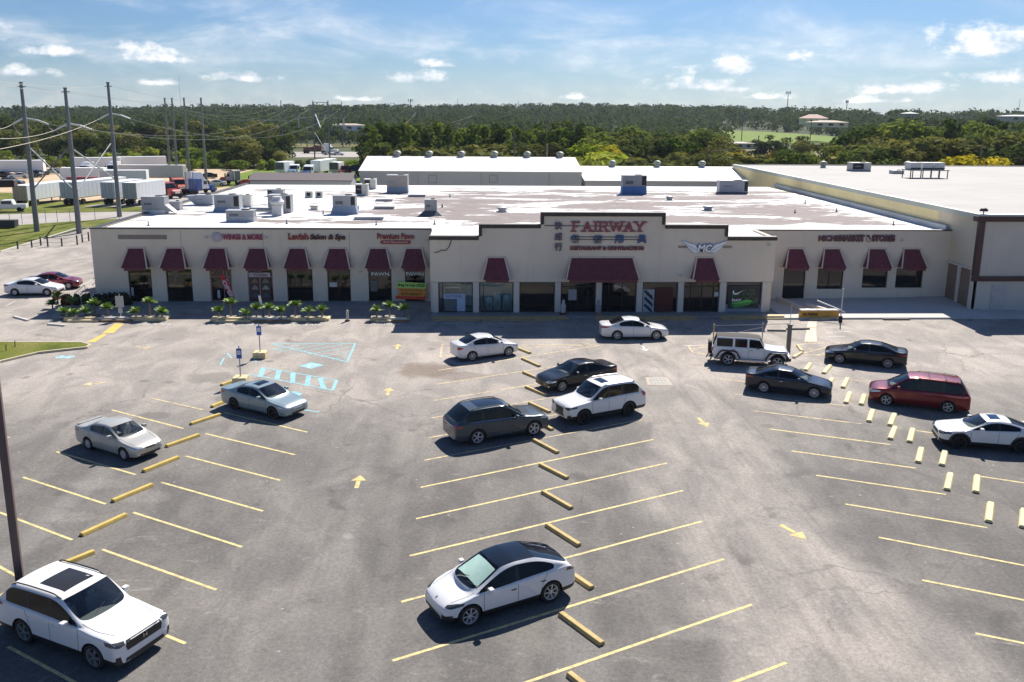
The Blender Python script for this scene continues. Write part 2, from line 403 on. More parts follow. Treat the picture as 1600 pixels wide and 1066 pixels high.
P.done('painted_speed_bump',solid('golden road paint',C255(225,180,90),.85,var=.15,scale=1.5))
P=Paint()
P.poly([G(1263,503),G(1276,503),G(1275,512),G(1261,512)]); P.poly([G(1261,513),G(1275,513),G(1276,534),G(1257,534)])
P.done('painted_walk_stripe',wornpaint('cream paint',C255(240,225,180),.5,1.5))
def arrow(pt,ang,mat_list,Ls=1.35,s=1):
    x,y=pt; c,sn=math.cos(ang),math.sin(ang)
    q=lambda u,v:(x+(u*c-v*sn)*s,y+(u*sn+v*c)*s)
    mat_list.poly([q(-Ls/2,-.09),q(.05,-.09),q(.05,.09),q(-Ls/2,.09)]); mat_list.poly([q(.1,-.33),q(Ls/2,0),q(.1,.33)])
P=Paint()
for x,y,a in [(560,753,90),(607,612,90),(621,542,90),(1098,660,-84),(1240,832,-66)]: arrow(G(x,y),R(a),P)
P.done('painted_arrows',YELW)
P=Paint(); arrow(G(225,543),R(-20),P); arrow(G(146,600),R(200),P); P.done('worn_arrows',YELF)
P=Paint(); arrow(G(1007,545),R(-90),P)
for (a,b,n) in [((1068,540),(1090,540.2),2),((1285,511.5),(1300,511.5),1),((1290,519.5),(1330,518.5),1),((1285,527),(1320,526),1)]:
    P.pl(*a,*b,w=.12)
P.line(G(703,523.3),G(745,523.3),.08); P.line(G(785,525.6),G(840,525.6),.08)
for l in [(8,479,25,470),(8,487,20,487),(8,492,20,492)]: P.pl(*l,w=.08)
P.done('white_markings',WHT)
P=Paint()
tri=[G(425,537.5),G(555,537),G(542.5,566)]; 
for a,b in ((0,1),(1,2),(2,0)): P.line(tri[a],tri[b],.13)
P.line(G(425,545.5),G(445,549),.1)
for k,(a,b) in enumerate([((430,546),(482,537.5)),((445,549),(508,538)),((462,551.5),(535,538.5)),((480,554.5),(551,542)),((500,558),(549,550)),((520,562),(546,557.5))]): P.line(G(*a),G(*b),.1)
rc=[G(410,574.5),G(526,594.5),G(519.5,610),G(388,585)]
P.line(rc[0],rc[1],.13); P.line(rc[1],rc[2],.2); P.line(rc[3],rc[2],.13)
for k,(a,b) in enumerate([((411.5,575),(407,589.5)),((436,579),(432,594)),((458,583),(457,599)),((482.5,587.5),(480,603)),((500,591),(506,608))]): P.line(G(*a),G(*b),.3)
P.poly([G(467,572),G(487,566.5),G(506,571),G(485,577)]); P.poly([G(450,613),G(462,611.5),G(473,616),G(464,620)])
P.line(G(475,641),G(499,644.5),.12)
for l in [(355,552,362,560),(395,560,401,566),(344,571,350,560)]: P.pl(*l,w=.12)
P.done('accessible_bay_markings',BLU)
P=Paint(); P.poly([G(85,558),G(97,555.5),G(117,556),G(116,560),G(88,560.5)]); P.done('faded_blue_symbol',wornpaint('faded blue paint',C255(160,200,205),.8,2))
# wheelchair figure in white on the blue square
P=Paint(); P.line(G(481,570),G(487,573),.09); P.line(G(487,573),G(494,573),.09); P.line(G(479,573),G(484,575),.09); P.line(G(490,569.6),G(496,571.5),.08)
P.done('accessible_symbol',WHT)
# drain
mb=MB(); dc=[G(1008,590),G(1042,590),G(1052,603),G(1012,602)]
mb.prism(dc,-.05,.018,axis='z',mi=0)
dr=thing('storm_drain','concrete framed storm drain set in the asphalt of the right hand lane','drain'); 
mb.build('frame',solid('drain concrete',(.46,.39,.33),.9),dr)
def bil(u,v):
    a=Vector(dc[0]).lerp(Vector(dc[1]),u); b=Vector(dc[3]).lerp(Vector(dc[2]),u); return a.lerp(b,v)
mb=MB()
for i in range(5):
    for j in range(2):
        u0=.14+i*.155; v0=.12+j*.42
        q=[bil(u0,v0),bil(u0+.11,v0),bil(u0+.11,v0+.33),bil(u0,v0+.33)]
        mb.prism([(p.x,p.y) for p in q],.0,.024,axis='z')
mb.build('grate',solid('grate steel',(.12,.13,.13),.6,.4),dr)
# ---------------------------------------------------------------- cars
GLW=glassmat('windscreen glass',(.80,.86,.83),1.8)
GLT1=glassmat('clear tinted windscreen',(.95,.98,.96),1.5)
GLS=glassmat('tinted side glass',(.10,.11,.11),1.6)
GLD=darkglass('privacy glass',(.006,.008,.010),1.38)
LAMP=glassmat('lamp lens',(.8,.8,.8),1.6)
HEAD=solid('headlamp reflector',(.55,.57,.6),.15,.5)
HEADD=solid('dark headlamp',(.10,.105,.11),.1,.4)
TAIL=solid('red lamp lens',(.36,.012,.015),.15,coat=1)
SEATB=solid('beige seat cloth',(.55,.48,.40),.9); SEATK=solid('charcoal seat cloth',(.14,.14,.145),.85)
INT=solid('cabin plastic',(.10,.105,.105),.8)
PLATE=solid('pale number plate',(.6,.6,.58),.5)
BRASS=solid('orange lamp',(.6,.22,.03),.3,coat=1)
def evalmesh(o):
    dg=bpy.context.evaluated_depsgraph_get(); dg.update()
    e=o.evaluated_get(dg); return bpy.data.meshes.new_from_object(e)
def stations(p):
    H=p['H']; W=p['W']/2; Ln=p['L']; zn=p['nose']; zc=p['cowl_z']; xc=p['cowl']; xw=p['roof_f']; xr=p['roof_r']; xb=p['back']
    bf,br=p['belt_f'],p['belt_r']; dz=p['deck']; zb=p['clear']; w7=p.get('wr',.76); sq=p.get('square',0)
    st=[]
    def hood(x,w,zs,zh,zbt=zb,xt=None,dx=0): st.append(dict(x=x,w=w*W,zs=zs,zb=zbt,xt=x if xt is None else xt,kind='h',zc=zh,dx=dx))
    def cab(x,xt,zs,zr,w,w7=w7,ze=None,dx=0): st.append(dict(x=x,w=w*W,zs=zs,zb=zb,xt=xt,kind='c',zc=zr,w7=w7*W,dx=dx,ze=ze))
    nb=p.get('nose_w',.74)
    hood(.0+.05*(1-sq),nb,zn-.10,zn-.07,zb+.10,dx=0); 
    hood(.10+.04*(1-sq),nb+.14,zn-.02,zn+.02,zb+.02,xt=.13+.03*(1-sq)); 
    hood(.42,.95+.03*sq,zn+.05*(1-sq)+.0,zn+.10*(1-sq)+.03)
    fz=p.get('fender',bf-.07)
    hood(p['fo'],1.0,fz,zn*.35+zc*.65-.02)
    xq=max(xc-.32,p['fo']+.5*(xc-p['fo'])); hood(xq,1.0,bf-.03 if xc-xq>.25 else (fz+bf)/2,zc-.035 if xc-xq>.25 else (zn*.35+zc*.65-.02+zc)/2)
    cab(xc,xc+.02,bf,zc,.995,w7=.86,dx=p.get('wdx',.16)); st[-1]['kind']='w'
    cab(xw-.12,xw,bf+.005,H-.055,1.0,dx=.10)
    m=p['bpil']
    cab(m,m+.02,bf*.5+br*.5,H-.005,1.0); cab(m+.09,m+.11,bf*.5+br*.5,H,1.0)
    if 'cpil' in p:
        q=p['cpil']; cab(q,q+.02,br,H-.01,1.0); cab(q+.10,q+.12,br,H-.012,1.0)
    rd=p.get('rear_drop',.05)
    cab(xr-.02,xr,br,H-rd,.995,dx=-.03)
    t=p.get('qf',.5); 
    xq=xr+(xb-xr)*t; zq=(H-rd)+(dz-(H-rd))*t**p.get('qpow',1.25)
    cab(xq-.03,xq,br,zq,.985,w7=w7*(1-t)+.86*t,dx=-.03)
    cab(xb-.02,xb,dz-.05,dz,.97,w7=.84,dx=-.06); st[-1]['kind']='w'
    if Ln-xb>.3:
        hood(xb+(Ln-xb)*.5,.95,dz-.05,dz+.005); hood(Ln-.12,.90,dz-.06,dz-.0,zb+.04); hood(Ln-.01,.80,dz-.12,dz-.08,zb+.14)
    else:
        tz=p.get('tail_z',.80); hood(Ln-.05,.93,dz-.13,dz-.08,zb+.04,xt=xb+.07); hood(Ln,.84,tz-.08,tz,zb+.16)
    return st
def section(s,clw=0):
    w,zs,zb=s['w'],s['zs'],s['zb']; x,xt,dx=s['x'],s['xt'],s['dx']
    rows=[(x,0,zb),(x,.80*w,zb),(x,.955*w,zb+.05),(x,1.0*w,zb+.24),(x,1.0*w,zb+(zs-zb)*.62),(x,.985*w,zs-.07),(x*.6+xt*.4,.955*w,zs)]
    if s['kind']=='h':
        zc=s['zc']; 
        rows+=[(xt,.90*w,zs+(zc-zs)*.35),(xt,.80*w,zs+(zc-zs)*.62),(xt,.70*w,zs+(zc-zs)*.8),(xt-dx*.6,.38*w,zs+(zc-zs)*.95),(xt-dx,0,zc)]
    elif s['kind']=='w':
        zc=s['zc']
        rows+=[(xt,.915*w,zs+.02),(xt,.895*w,zs+.032),(xt-dx*.1,.84*w,max(zc-.02,zs+.03)),(xt-dx*.7,.45*w,zc),(xt-dx,0,zc+.005)]
    else:
        zr=s['zc']; w7=s['w7']
        rows+=[(xt,.915*w,zs+.02),(xt,w7+.03,zr-.10),(xt,w7-.05,zr-.035),(xt-dx*.7,w7*.55,zr-.004),(xt-dx,0,zr+.008)]
    return rows
def body_mesh(p):
    st=stations(p); secs=[section(s) for s in st]; K=len(secs[0])
    bm=bmesh.new(); cl=bm.edges.layers.float.new('crease_edge'); vv=[]
    for sec in secs:
        rowL=[]; rowR=[]
        for k,(x,y,z) in enumerate(sec):
            a=bm.verts.new((-x,y,z)); rowL.append(a)
            rowR.append(a if y==0 else bm.verts.new((-x,-y,z)))
        vv.append((rowL,rowR))
    n=len(secs); kinds=[s['kind'] for s in st]
    PAI,TRI,GW,GS,GR_,ROOF,PIL=0,1,2,3,4,5,6
    iw=kinds.index('w'); ib=n-1-kinds[::-1].index('w')
    side={}
    idx=iw+1
    for i in range(n-1):
        for k in range(K-1):
            if k in (0,1): mt=TRI
            elif k==2 and p.get('clad'): mt=TRI
            else: mt=PAI
            if iw<=i<ib:
                if k==7:
                    c0,c1=st[i],st[i+1]
                    w=c1['x']-c0['x']
                    if c0['kind']=='c' and c1['kind']=='c' and w<.115: mt=PIL
                    elif i==ib-1: mt=p.get('qmat',PAI)
                    elif i==ib-2: mt=p.get('q1mat',GS)
                    else: mt=GS
                if k>=9:
                    if i==iw: mt=GW
                    elif i>=ib-2: mt=GR_
                    else: mt=ROOF
                if k==8 and ROOF and p.get('blackrail') and i>iw and i<ib-2: mt=PIL
            for side_ in (0,1):
                a,b=vv[i][side_],vv[i+1][side_]
                q=[a[k],a[k+1],b[k+1],b[k]]
                if side_: q=q[::-1]
                f=bm.faces.new(q); f.material_index=mt; f.smooth=True
    for e_,flip in ((0,0),(n-1,1)):
        Lr,Rr=vv[e_]
        for k in range(K-1):
            q=[Lr[k],Lr[k+1],Rr[k+1],Rr[k]]
            q2=[]
            for x in q:
                if x not in q2: q2.append(x)
            if flip: q2=q2[::-1]
            f=bm.faces.new(q2); f.material_index=TRI if k==0 else PAI; f.smooth=True
    bmesh.ops.recalc_face_normals(bm,faces=bm.faces)
    sq=p.get('square',0)
    for e in bm.edges:
        if len(e.link_faces)==2:
            a,b=e.link_faces
            if a.material_index!=b.material_index: e[cl]=.8
            ang=a.normal.angle(b.normal,0)
            if ang>R(70): e[cl]=max(e[cl],.35+.35*sq)
            elif sq and ang>R(25): e[cl]=max(e[cl],.75*sq)
    me=bpy.data.meshes.new('tmp'); bm.to_mesh(me); bm.free()
    o=bpy.data.objects.new('tmp',me); COL.objects.link(o)
    s=o.modifiers.new('s','SUBSURF'); s.levels=2; s.render_levels=2
    m2=evalmesh(o); bpy.data.objects.remove(o)
    return m2
def patch(bvh,pts,d,name,mat,parent,off=.006,n=3,close=True):
    """a lens, grille or trim laid on the body: outline pts (3D, near the surface) projected along d"""
    d=Vector(d).normalized(); pts=[Vector(q) for q in pts]
    dense=[]
    for a,b in zip(pts,pts[1:]+pts[:1]):
        for t in range(n): dense.append(a.lerp(b,t/n))
    c=sum(dense,Vector())/len(dense); rings=[1,.66,.33]
    vs=[];N_=len(dense)
    for r in rings:
        for q in dense: vs.append(c.lerp(q,r))
    vs.append(c)
    out=[]
    for q in vs:
        h=bvh.ray_cast(q-d*1.5,d,4)
        if h[0] is None: out.append(None)
        else:
            nn=h[1] if h[1].dot(d)<0 else -h[1]
            out.append(h[0]+nn*off)
    good=[x for x in out if x is not None]
    if len(good)<6: return None
    for i,x in enumerate(out):
        if x is None:
            out[i]=min(good,key=lambda g:(g-vs[i]).cross(d).length)
    fs=[]
    for r in range(2):
        for i in range(N_): fs.append((r*N_+i,r*N_+(i+1)%N_,(r+1)*N_+(i+1)%N_,(r+1)*N_+i))
    for i in range(N_): fs.append((2*N_+i,2*N_+(i+1)%N_,3*N_))
    mb=MB(); mb.add(out,fs); o=mb.build(name,mat,parent,smooth=True)
    return o
def strip(bvh,pts,d,w,name,mat,parent,off=.003,mbx=None,seg=6):
    d=Vector(d).normalized(); pts=[Vector(q) for q in pts]; line=[]
    for a,b in zip(pts[:-1],pts[1:]):
        for t in range(seg): line.append(a.lerp(b,t/seg))
    line.append(pts[-1]); hs=[]
    for q in line:
        h=bvh.ray_cast(q-d*1.5,d,4)
        if h[0] is None: hs.append(None); continue
        nn=h[1] if h[1].dot(d)<0 else -h[1]; hs.append((h[0]+nn*off,nn))
    mb=mbx or MB()
    for i in range(len(line)-1):
        if hs[i] is None or hs[i+1] is None: continue
        (a,na),(b,nb)=hs[i],hs[i+1]
        if (a-b).length<1e-5: continue
        t=(b-a).normalized(); s1=t.cross(na).normalized()*w/2; s2=t.cross(nb).normalized()*w/2
        mb.add([a-s1,b-s2,b+s2,a+s1],[(0,1,2,3)])
    if mbx is None and mb.f: return mb.build(name,mat,parent,smooth=True)
def wheel(parent,x,y,r,wd,style,rimmat,side):
    """tyre with a spoked rim; side=+1 outer face towards +y"""
    M=Matrix.Translation((x,y,r))@Matrix.Rotation(-PI/2*side,4,'X')
    key=('wheel',round(r,3),style,rimmat.name)
    if key not in MC:
        h=wd/2; rr=r*.70 if style!='steel' else r*.62
        mb=MB(); mb.lathe([(rr*.97,-h*.9),(r*.93,-h),(r,-h*.7),(r,h*.7),(r*.94,h*.98),(rr*1.02,h*.95),(rr*.98,h*.7)],32)
        t=mb.build('wheel',black,smooth=True); tm=t.data; bpy.data.objects.remove(t)
        mb=MB(); mb.lathe([(rr*1.0,h*.93),(rr*.93,h*.9),(rr*.90,h*.45),(rr*.88,-h*.6)],32)
        mb.lathe([(.001,h*.2),(rr*.9,-h*.1)],20,mi=1)
        mb.lathe([(.001,h*.86),(r*.12,h*.84),(r*.14,h*.55)],16)
        ns={'five':5,'ten':10,'seven':7,'six':6,'multi':15,'steel':8,'y':5}[style]
        for i in range(ns):
            a=2*PI*i/ns; Mr=Matrix.Rotation(a,4,'Z')
            if style in('five','y','six'):
                for da in (-.13,.13):
                    Mq=Matrix.Rotation(a+da,4,'Z'); mb.box(r*.08,rr*.94,-r*.033,r*.033,h*.45,h*.86,0,Mq)
            elif style=='steel': mb.box(r*.1,rr*.94,-r*.075,r*.075,h*.45,h*.84,0,Mr)
            elif style=='multi': mb.box(r*.1,rr*.94,-r*.018,r*.018,h*.5,h*.86,0,Mr)
            else: mb.box(r*.1,rr*.94,-r*.045,r*.045,h*.45,h*.86,0,Mr)
        q=mb.build('rim',[rimmat,black],smooth=True); qm=q.data; bpy.data.objects.remove(q)
        MC[key]=(tm,qm)
    tm,qm=MC[key]
    w=bpy.data.objects.new('wheel',tm); link(w,parent); w.matrix_local=M; regkid(parent,w)
    q=bpy.data.objects.new('rim',qm); link(q,w); regkid(w,q)
    return w
def make_car(name,p,paintm,label,cat,rim='ten',rimmat=silver,group=None,det=2):
    root=thing(name,label,cat,group=group)
    m2=body_mesh(p); fo=p['fo']; wb=p['wb']; W=p['W']/2; r=p['r']; H=p['H']; Ln=p['L']
    # move origin: mid wheelbase
    cx=fo+wb/2; m2.transform(Matrix.Translation((cx,0,0)))
    X=lambda x:cx-x      # distance from the nose -> local x (nose at +x)
    bm=bmesh.new(); bm.from_mesh(m2); bmesh.ops.remove_doubles(bm,verts=bm.verts,dist=1e-5)
    if bm.calc_volume(signed=True)<0: bmesh.ops.reverse_faces(bm,faces=bm.faces)
    bm.to_mesh(m2); bvh=BVHTree.FromBMesh(bm)
    # wheel arches by boolean
    roofm=p.get('roofm') or paintm
    mats=[paintm,trimb,p.get('wsm',GLW),p.get('sidem',GLS),p.get('rearm',GLS),roofm,p.get('pilm',trimb),black]
    m2.materials.clear()
    for q in mats: m2.materials.append(q)
    m2.polygons.foreach_set('material_index',[f.material_index for f in bm.faces]); bm.free()
    bo=bpy.data.objects.new('tmpb',m2); COL.objects.link(bo)
    mb=MB(); ar=r+p.get('archgap',.055)
    for xx in (fo,fo+wb):
        for s in (-1,1):
            y0,y1=(W-.30)*s,(W+.2)*s
            n=28; pts=[(X(xx)+ar*math.cos(2*PI*i/n),r+.0+ar*math.sin(2*PI*i/n)) for i in range(n)]
            mb.prism(pts,min(y0,y1),max(y0,y1),axis='y')
    co=mb.build('tmpc',mats)
    cb=bmesh.new(); cb.from_mesh(co.data)
    for f in cb.faces: f.material_index=7
    if cb.calc_volume(signed=True)<0: bmesh.ops.reverse_faces(cb,faces=cb.faces)
    cb.to_mesh(co.data); cb.free()
    bl=bo.modifiers.new('b','BOOLEAN'); bl.operation='DIFFERENCE'; bl.object=co
    vb=bmesh.new(); vb.from_mesh(m2); v0=vb.calc_volume(signed=True); vb.free()
    for solver,us in (('EXACT',False),('EXACT',True),('FAST',False)):
        bl.solver=solver; bl.use_self=us
        me=evalmesh(bo); vb=bmesh.new(); vb.from_mesh(me); vo_=vb.calc_volume(signed=True); vb.free()
        if .8*v0<vo_<v0: break
    bpy.data.objects.remove(bo); bpy.data.objects.remove(co)
    me.set_sharp_from_angle(angle=R(40))
    if not .8*v0<vo_<v0: print('BODY',name,solver,us,round(v0,2),round(vo_,2),len(me.polygons))
    names=['body','underbody','windshield','side_window','rear_window','roof','pillar','body']
    groups={0:[0,7]+([] if p.get('roofm') else [5]),1:[1],2:[2],3:[3],4:[4],6:[6]}
    if p.get('roofm'): groups[5]=[5]
    for gi,ids in groups.items():
        b2=bmesh.new(); b2.from_mesh(me)
        bmesh.ops.delete(b2,geom=[f for f in b2.faces if f.material_index not in ids],context='FACES')
        if not b2.faces: b2.free(); continue
        b2.faces.index_update()
        if gi==3:   # the side glass: one mesh a side
            for s in (1,-1):
                b3=b2.copy(); bmesh.ops.delete(b3,geom=[f for f in b3.faces if f.calc_center_median().y*s<0],context='FACES')
                ms=bpy.data.meshes.new(names[gi]); b3.to_mesh(ms); b3.free()
                for q in mats: ms.materials.append(q)
                o=bpy.data.objects.new(names[gi],ms); link(o,root); regkid(root,o)
            b2.free(); continue
        if gi==6:
            left=set(b2.faces); isl=[]
            while left:
                f0=left.pop(); st_=[f0]; grp=[f0]
                while st_:
                    q=st_.pop()
                    for v_ in q.verts:
                        for g_ in v_.link_faces:
                            if g_ in left: left.discard(g_); st_.append(g_); grp.append(g_)
                isl.append([g_.index for g_ in grp])
            for ix in isl:
                b3=b2.copy(); b3.faces.ensure_lookup_table(); ks=set(ix); bmesh.ops.delete(b3,geom=[f for f in b3.faces if f.index not in ks],context='FACES')
                ms=bpy.data.meshes.new('pillar'); b3.to_mesh(ms); b3.free()
                for q in mats: ms.materials.append(q)
                o=bpy.data.objects.new('pillar',ms); link(o,root); regkid(root,o)
            b2.free(); continue
        ms=bpy.data.meshes.new(names[gi]); b2.to_mesh(ms); b2.free()
        for q in mats: ms.materials.append(q)
        o=bpy.data.objects.new(names[gi],ms); link(o,root); regkid(root,o)
    bpy.data.meshes.remove(me)
    # wheels
    tw=p.get('tyre',.225)
    for xx in (fo,fo+wb):
        for s in (1,-1): wheel(root,X(xx),(W-tw/2-.015-p.get('inset',0))*s,r,tw,rim,rimmat,s)
    # cabin
    bf=p['belt_f']; xc=p['cowl']
    mb=MB(); hw=W*.80
    mb.box(X(p['back']-.1),X(xc+.25),-hw,hw,.34,.40); mb.box(X(p['back']-.05),X(p['back']-.25),-hw,hw,.35,bf-.06)
    for s in (-1,1): mb.box(X(p['back']-.3),X(xc+.2),hw*s-.02,hw*s+.02,.34,bf-.03)
    mb.prism([(X(xc+.55),.40),(X(xc+.55),bf-.10),(X(xc+.1),bf-.035),(X(xc-.02),bf-.06),(X(xc-.02),.4)],-hw,hw,axis='y')
    mb.build('dashboard',INT,root,bevel=.015)
    seat=p.get('seat',SEATK)
    fs=p['bpil']-.15
    for s in (-1,1):
        mb=MB(); y=s*W*.42
        mb.box(X(fs),X(fs-.55),y-.25,y+.25,.40,.60); mb.prism([(X(fs+.02),.58),(X(fs-.10),.60),(X(fs+.08),min(H-.30,1.18)),(X(fs+.17),min(H-.30,1.18))],y-.24,y+.24,axis='y')
        mb.box(X(fs+.21),X(fs+.11),y-.12,y+.12,min(H-.29,1.19),min(H-.12,1.33)); mb.build('seat',seat,root,bevel=.04)
    rs=min(fs+.95,p['roof_r']+.2); mb=MB()
    mb.box(X(rs),X(rs-.5),-hw+.05,hw-.05,.40,.62); mb.prism([(X(rs+.02),.58),(X(rs-.10),.6),(X(rs+.12),min(H-.32,1.12)),(X(rs+.22),min(H-.32,1.12))],-hw+.06,hw-.06,axis='y'); mb.build('rear_seat',seat,root,bevel=.04)
    # steering wheel
    mb=MB(); Mst=Matrix.Translation((X(xc+.62),W*.42,bf-.08))@Matrix.Rotation(R(65),4,'Y')
    mb.lathe([(.17,0),(.185,.012),(.20,0),(.185,-.012),(.17,0)],20,M=Mst); mb.build('steering_wheel',INT,root)
    # door shut lines, bonnet line
    seamm=solid('panel gap',(.02,.02,.022),.9)
    dz=p['clear']+.10; bfz=bf-.01; br=p['belt_r']-.01
    for s in (1,-1):
        d=(0,-s,0); y=W*s
        fd=fo+r+.12; xdoor=max(fd,xc+.0)
        for pl in ([(X(xdoor),y,bfz),(X(xdoor-.03),y,bf-.35),(X(xdoor),y,dz)],[(X(p['bpil']+.045),y,bfz),(X(p['bpil']+.02),y,dz)]):
            strip(bvh,pl,d,.014,'door_gap',seamm,root)
        if p.get('doors',4)==4:
            xe=fo+wb-r-.02
            strip(bvh,[(X(xe+.25),y,br),(X(xe+.12),y,r*2+.15),(X(xe-.05),y,dz+.1)],d,.014,'door_gap',seamm,root)
        strip(bvh,[(X(xdoor),y,dz),(X(fo+wb-r-.07),y,dz)],d,.012,'sill_gap',seamm,root)
        strip(bvh,[(X(xc-.03),W*.80*s,H),(X(.9),W*.78*s,H),(X(.35),W*.66*s,H)],(0,0,-1),.012,'bonnet_gap',seamm,root)
        # chrome or black belt line
        bm_=p.get('beltm')
        if bm_: strip(bvh,[(X(xc+.1),y,bf+.015),(X(p['bpil']),y,(bf+p['belt_r'])/2+.015),(X(p.get('belt_end',p['roof_r']+.2)),y,p['belt_r']+.015)],d,.022,'belt_trim',bm_,root,off=.006)
    # handles, mirrors
    hm=p.get('handlem',paintm)
    doors=[p['bpil']-.12]+([min(fo+wb-r+.12,p['bpil']+.95)] if p.get('doors',4)==4 else [])
    for s in (1,-1):
        for xh in doors:
            h=bvh.ray_cast(Vector((X(xh),s*2,bf-.13)),Vector((0,-s,0)),4)
            if h[0]:
                mb=MB(); mb.box(-.09,.09,-.012,.02 ,-.016,.016); mb.build('door_handle',hm,root,loc=h[0],bevel=.008,rz=0 if s>0 else PI)
        xm=xc+.42; zm=bf+.09
        mb=MB(); mb.prism([(-.10,-.08),(.06,-.09),(.13,-.03),(.12,.06),(-.06,.10),(-.10,.07)],-.06,.13,axis='y') if False else mb.box(-.07,.09,.0,.20,-.07,.09)
        mb.box(-.02,.05,-.10,.02,-.07,-.02)
        mm=mb.build('mirror',p.get('mirrorm',paintm),root,loc=(X(xm),s*(W*.97),zm),bevel=.035,rz=0)
        if s<0: mm.scale=(1,-1,1)
    # lamps and grille
    for spec in p.get('front',[]):
        nm,mt,pts,mir=spec
        for s in ((1,-1) if mir else (1,)):
            q=[Vector((X(a),b*W*s,z)) for a,b,z in pts]
            d=Vector((-1,-.55*s if mir and mir!='f' else 0,-.12))
            o=patch(bvh,q,d,nm,mt,root,n=3 if mir else 5)
    for spec in p.get('rear',[]):
        nm,mt,pts,mir=spec
        for s in ((1,-1) if mir else (1,)):
            q=[Vector((X(a),b*W*s,z)) for a,b,z in pts]
            d=Vector((1,-.6*s if mir and mir!='f' else 0,-.1))
            patch(bvh,q,d,nm,mt,root,n=3 if mir else 5)
    for nm,mt,(x0,x1,y0,y1) in p.get('top',[]):
        patch(bvh,[(X(x0),y0*W,H),(X(x0),y1*W,H),(X(x1),y1*W,H),(X(x1),y0*W,H)],(0,0,-1),nm,mt,root,off=.006,n=5)
    if 'rails' in p:
        x0,x1=p['rails'][:2]
        for s in (-1,1):
            pts=[]
            for t in range(9):
                xx=x0+(x1-x0)*t/8; h=bvh.ray_cast(Vector((X(xx),s*p.get('wr',.76)*W*.93,3)),Vector((0,0,-1)),4)
                if h[0]: pts.append(h[0]+Vector((0,0,.045 if 0<t<8 else .0)))
            mb=MB(); mb.path(pts,.020,6); mb.build('roof_rail',p['rails'][2],root,smooth=True)
        for xx in p['rails'][3:]:
            h=bvh.ray_cast(Vector((X(xx),0,3)),Vector((0,0,-1)),4)
            mb=MB(); mb.tube((X(xx),-p.get('wr',.76)*W*.93,h[0].z+.03),(X(xx),p.get('wr',.76)*W*.93,h[0].z+.03),.018); mb.build('cross_bar',p['rails'][2],root)
    # wipers
    mb=MB()
    for y in (-.35,.25):
        a=bvh.ray_cast(Vector((X(xc-.02),y*W*2*.5,3)),Vector((0,0,-1)),4)[0]; b=bvh.ray_cast(Vector((X(xc+.12),(y*W+.45),3)),Vector((0,0,-1)),4)[0]
        if a and b: mb.tube(a+Vector((0,0,.015)),b+Vector((0,0,.012)),.009,n=5)
    if mb.f: mb.build('wiper',black,root)
    root['_x']=0
    del root['_x']
    return root,bvh,X
def place_car(root,pf,pr,W,wb):
    """front and rear wheel contacts (survey points) on the side seen"""
    a=Vector(G(*pf)); b=Vector(G(*pr)); m=(a+b)/2; d=(a-b).normalized(); n=Vector((-d.y,d.x))
    if n.dot(m)<0: n=-n
    c=m+n*(W/2-.03)
    root.location=(c.x,c.y,.008); root.rotation_euler=(0,0,math.atan2(d.y,d.x))
def head(z,x0=.02,x1=.55,w0=.62,w1=.98,h=.13,rise=.05,mat=HEAD,xi=.08):
    return ('headlight',mat,[(xi,w0,z),(xi+.15,w0+.2,z-.01),(x1,w1,z+rise+h*.35),(x1-.05,w1,z+rise+h*.75),(xi+.25,.80,z+h*.95),(xi,w0,z+h*.7)],True)
def grille(z0,z1,w=.5,mat=trimb,name='grille',x=.0): return (name,mat,[(x,-w,z0),(x,-w*1.05,(z0+z1)/2),(x,-w*.95,z1),(x,w*.95,z1),(x,w*1.05,(z0+z1)/2),(x,w,z0)],False)
def tail(L_,z,h=.14,w0=.55,w1=.98,xin=.4,mat=TAIL): return ('taillight',mat,[(L_,w0,z),(L_-.1,.82,z-.02),(L_-xin,w1,z+h*.3),(L_-xin,w1,z+h*.75),(L_-.1,.84,z+h),(L_,w0,z+h*.85)],True)
def plate(L_,z): return ('number_plate',PLATE,[(L_,-.17,z-.06),(L_,-.17,z+.06),(L_,.17,z+.06),(L_,.17,z-.06)],False)
def base(**k):
    d=dict(clear=.19,wr=.76); d.update(k); return d
SED=lambda **k: base(**{**dict(L=4.85,W=1.84,H=1.46,wb=2.78,fo=.95,r=.33,nose=.70,cowl=1.42,cowl_z=.98,roof_f=2.20,bpil=2.60,roof_r=3.25,back=4.12,belt_f=.93,belt_r=.98,deck=1.07,qf=.45),**k})
WHITE=paint('white car paint',(.80,.80,.80)); PEARL=paint('pearl white paint',(.78,.78,.77))
CHR=chrome
cars=[]
def C(name,p,pm,label,cat,pf,pr,**k):
    root,bvh,X=make_car(name,p,pm,label,cat,**k); place_car(root,pf,pr,p['W'],p['wb']); cars.append(root); return root,bvh,X
GLBK=darkglass('black glass roof',(.006,.010,.018),1.5)
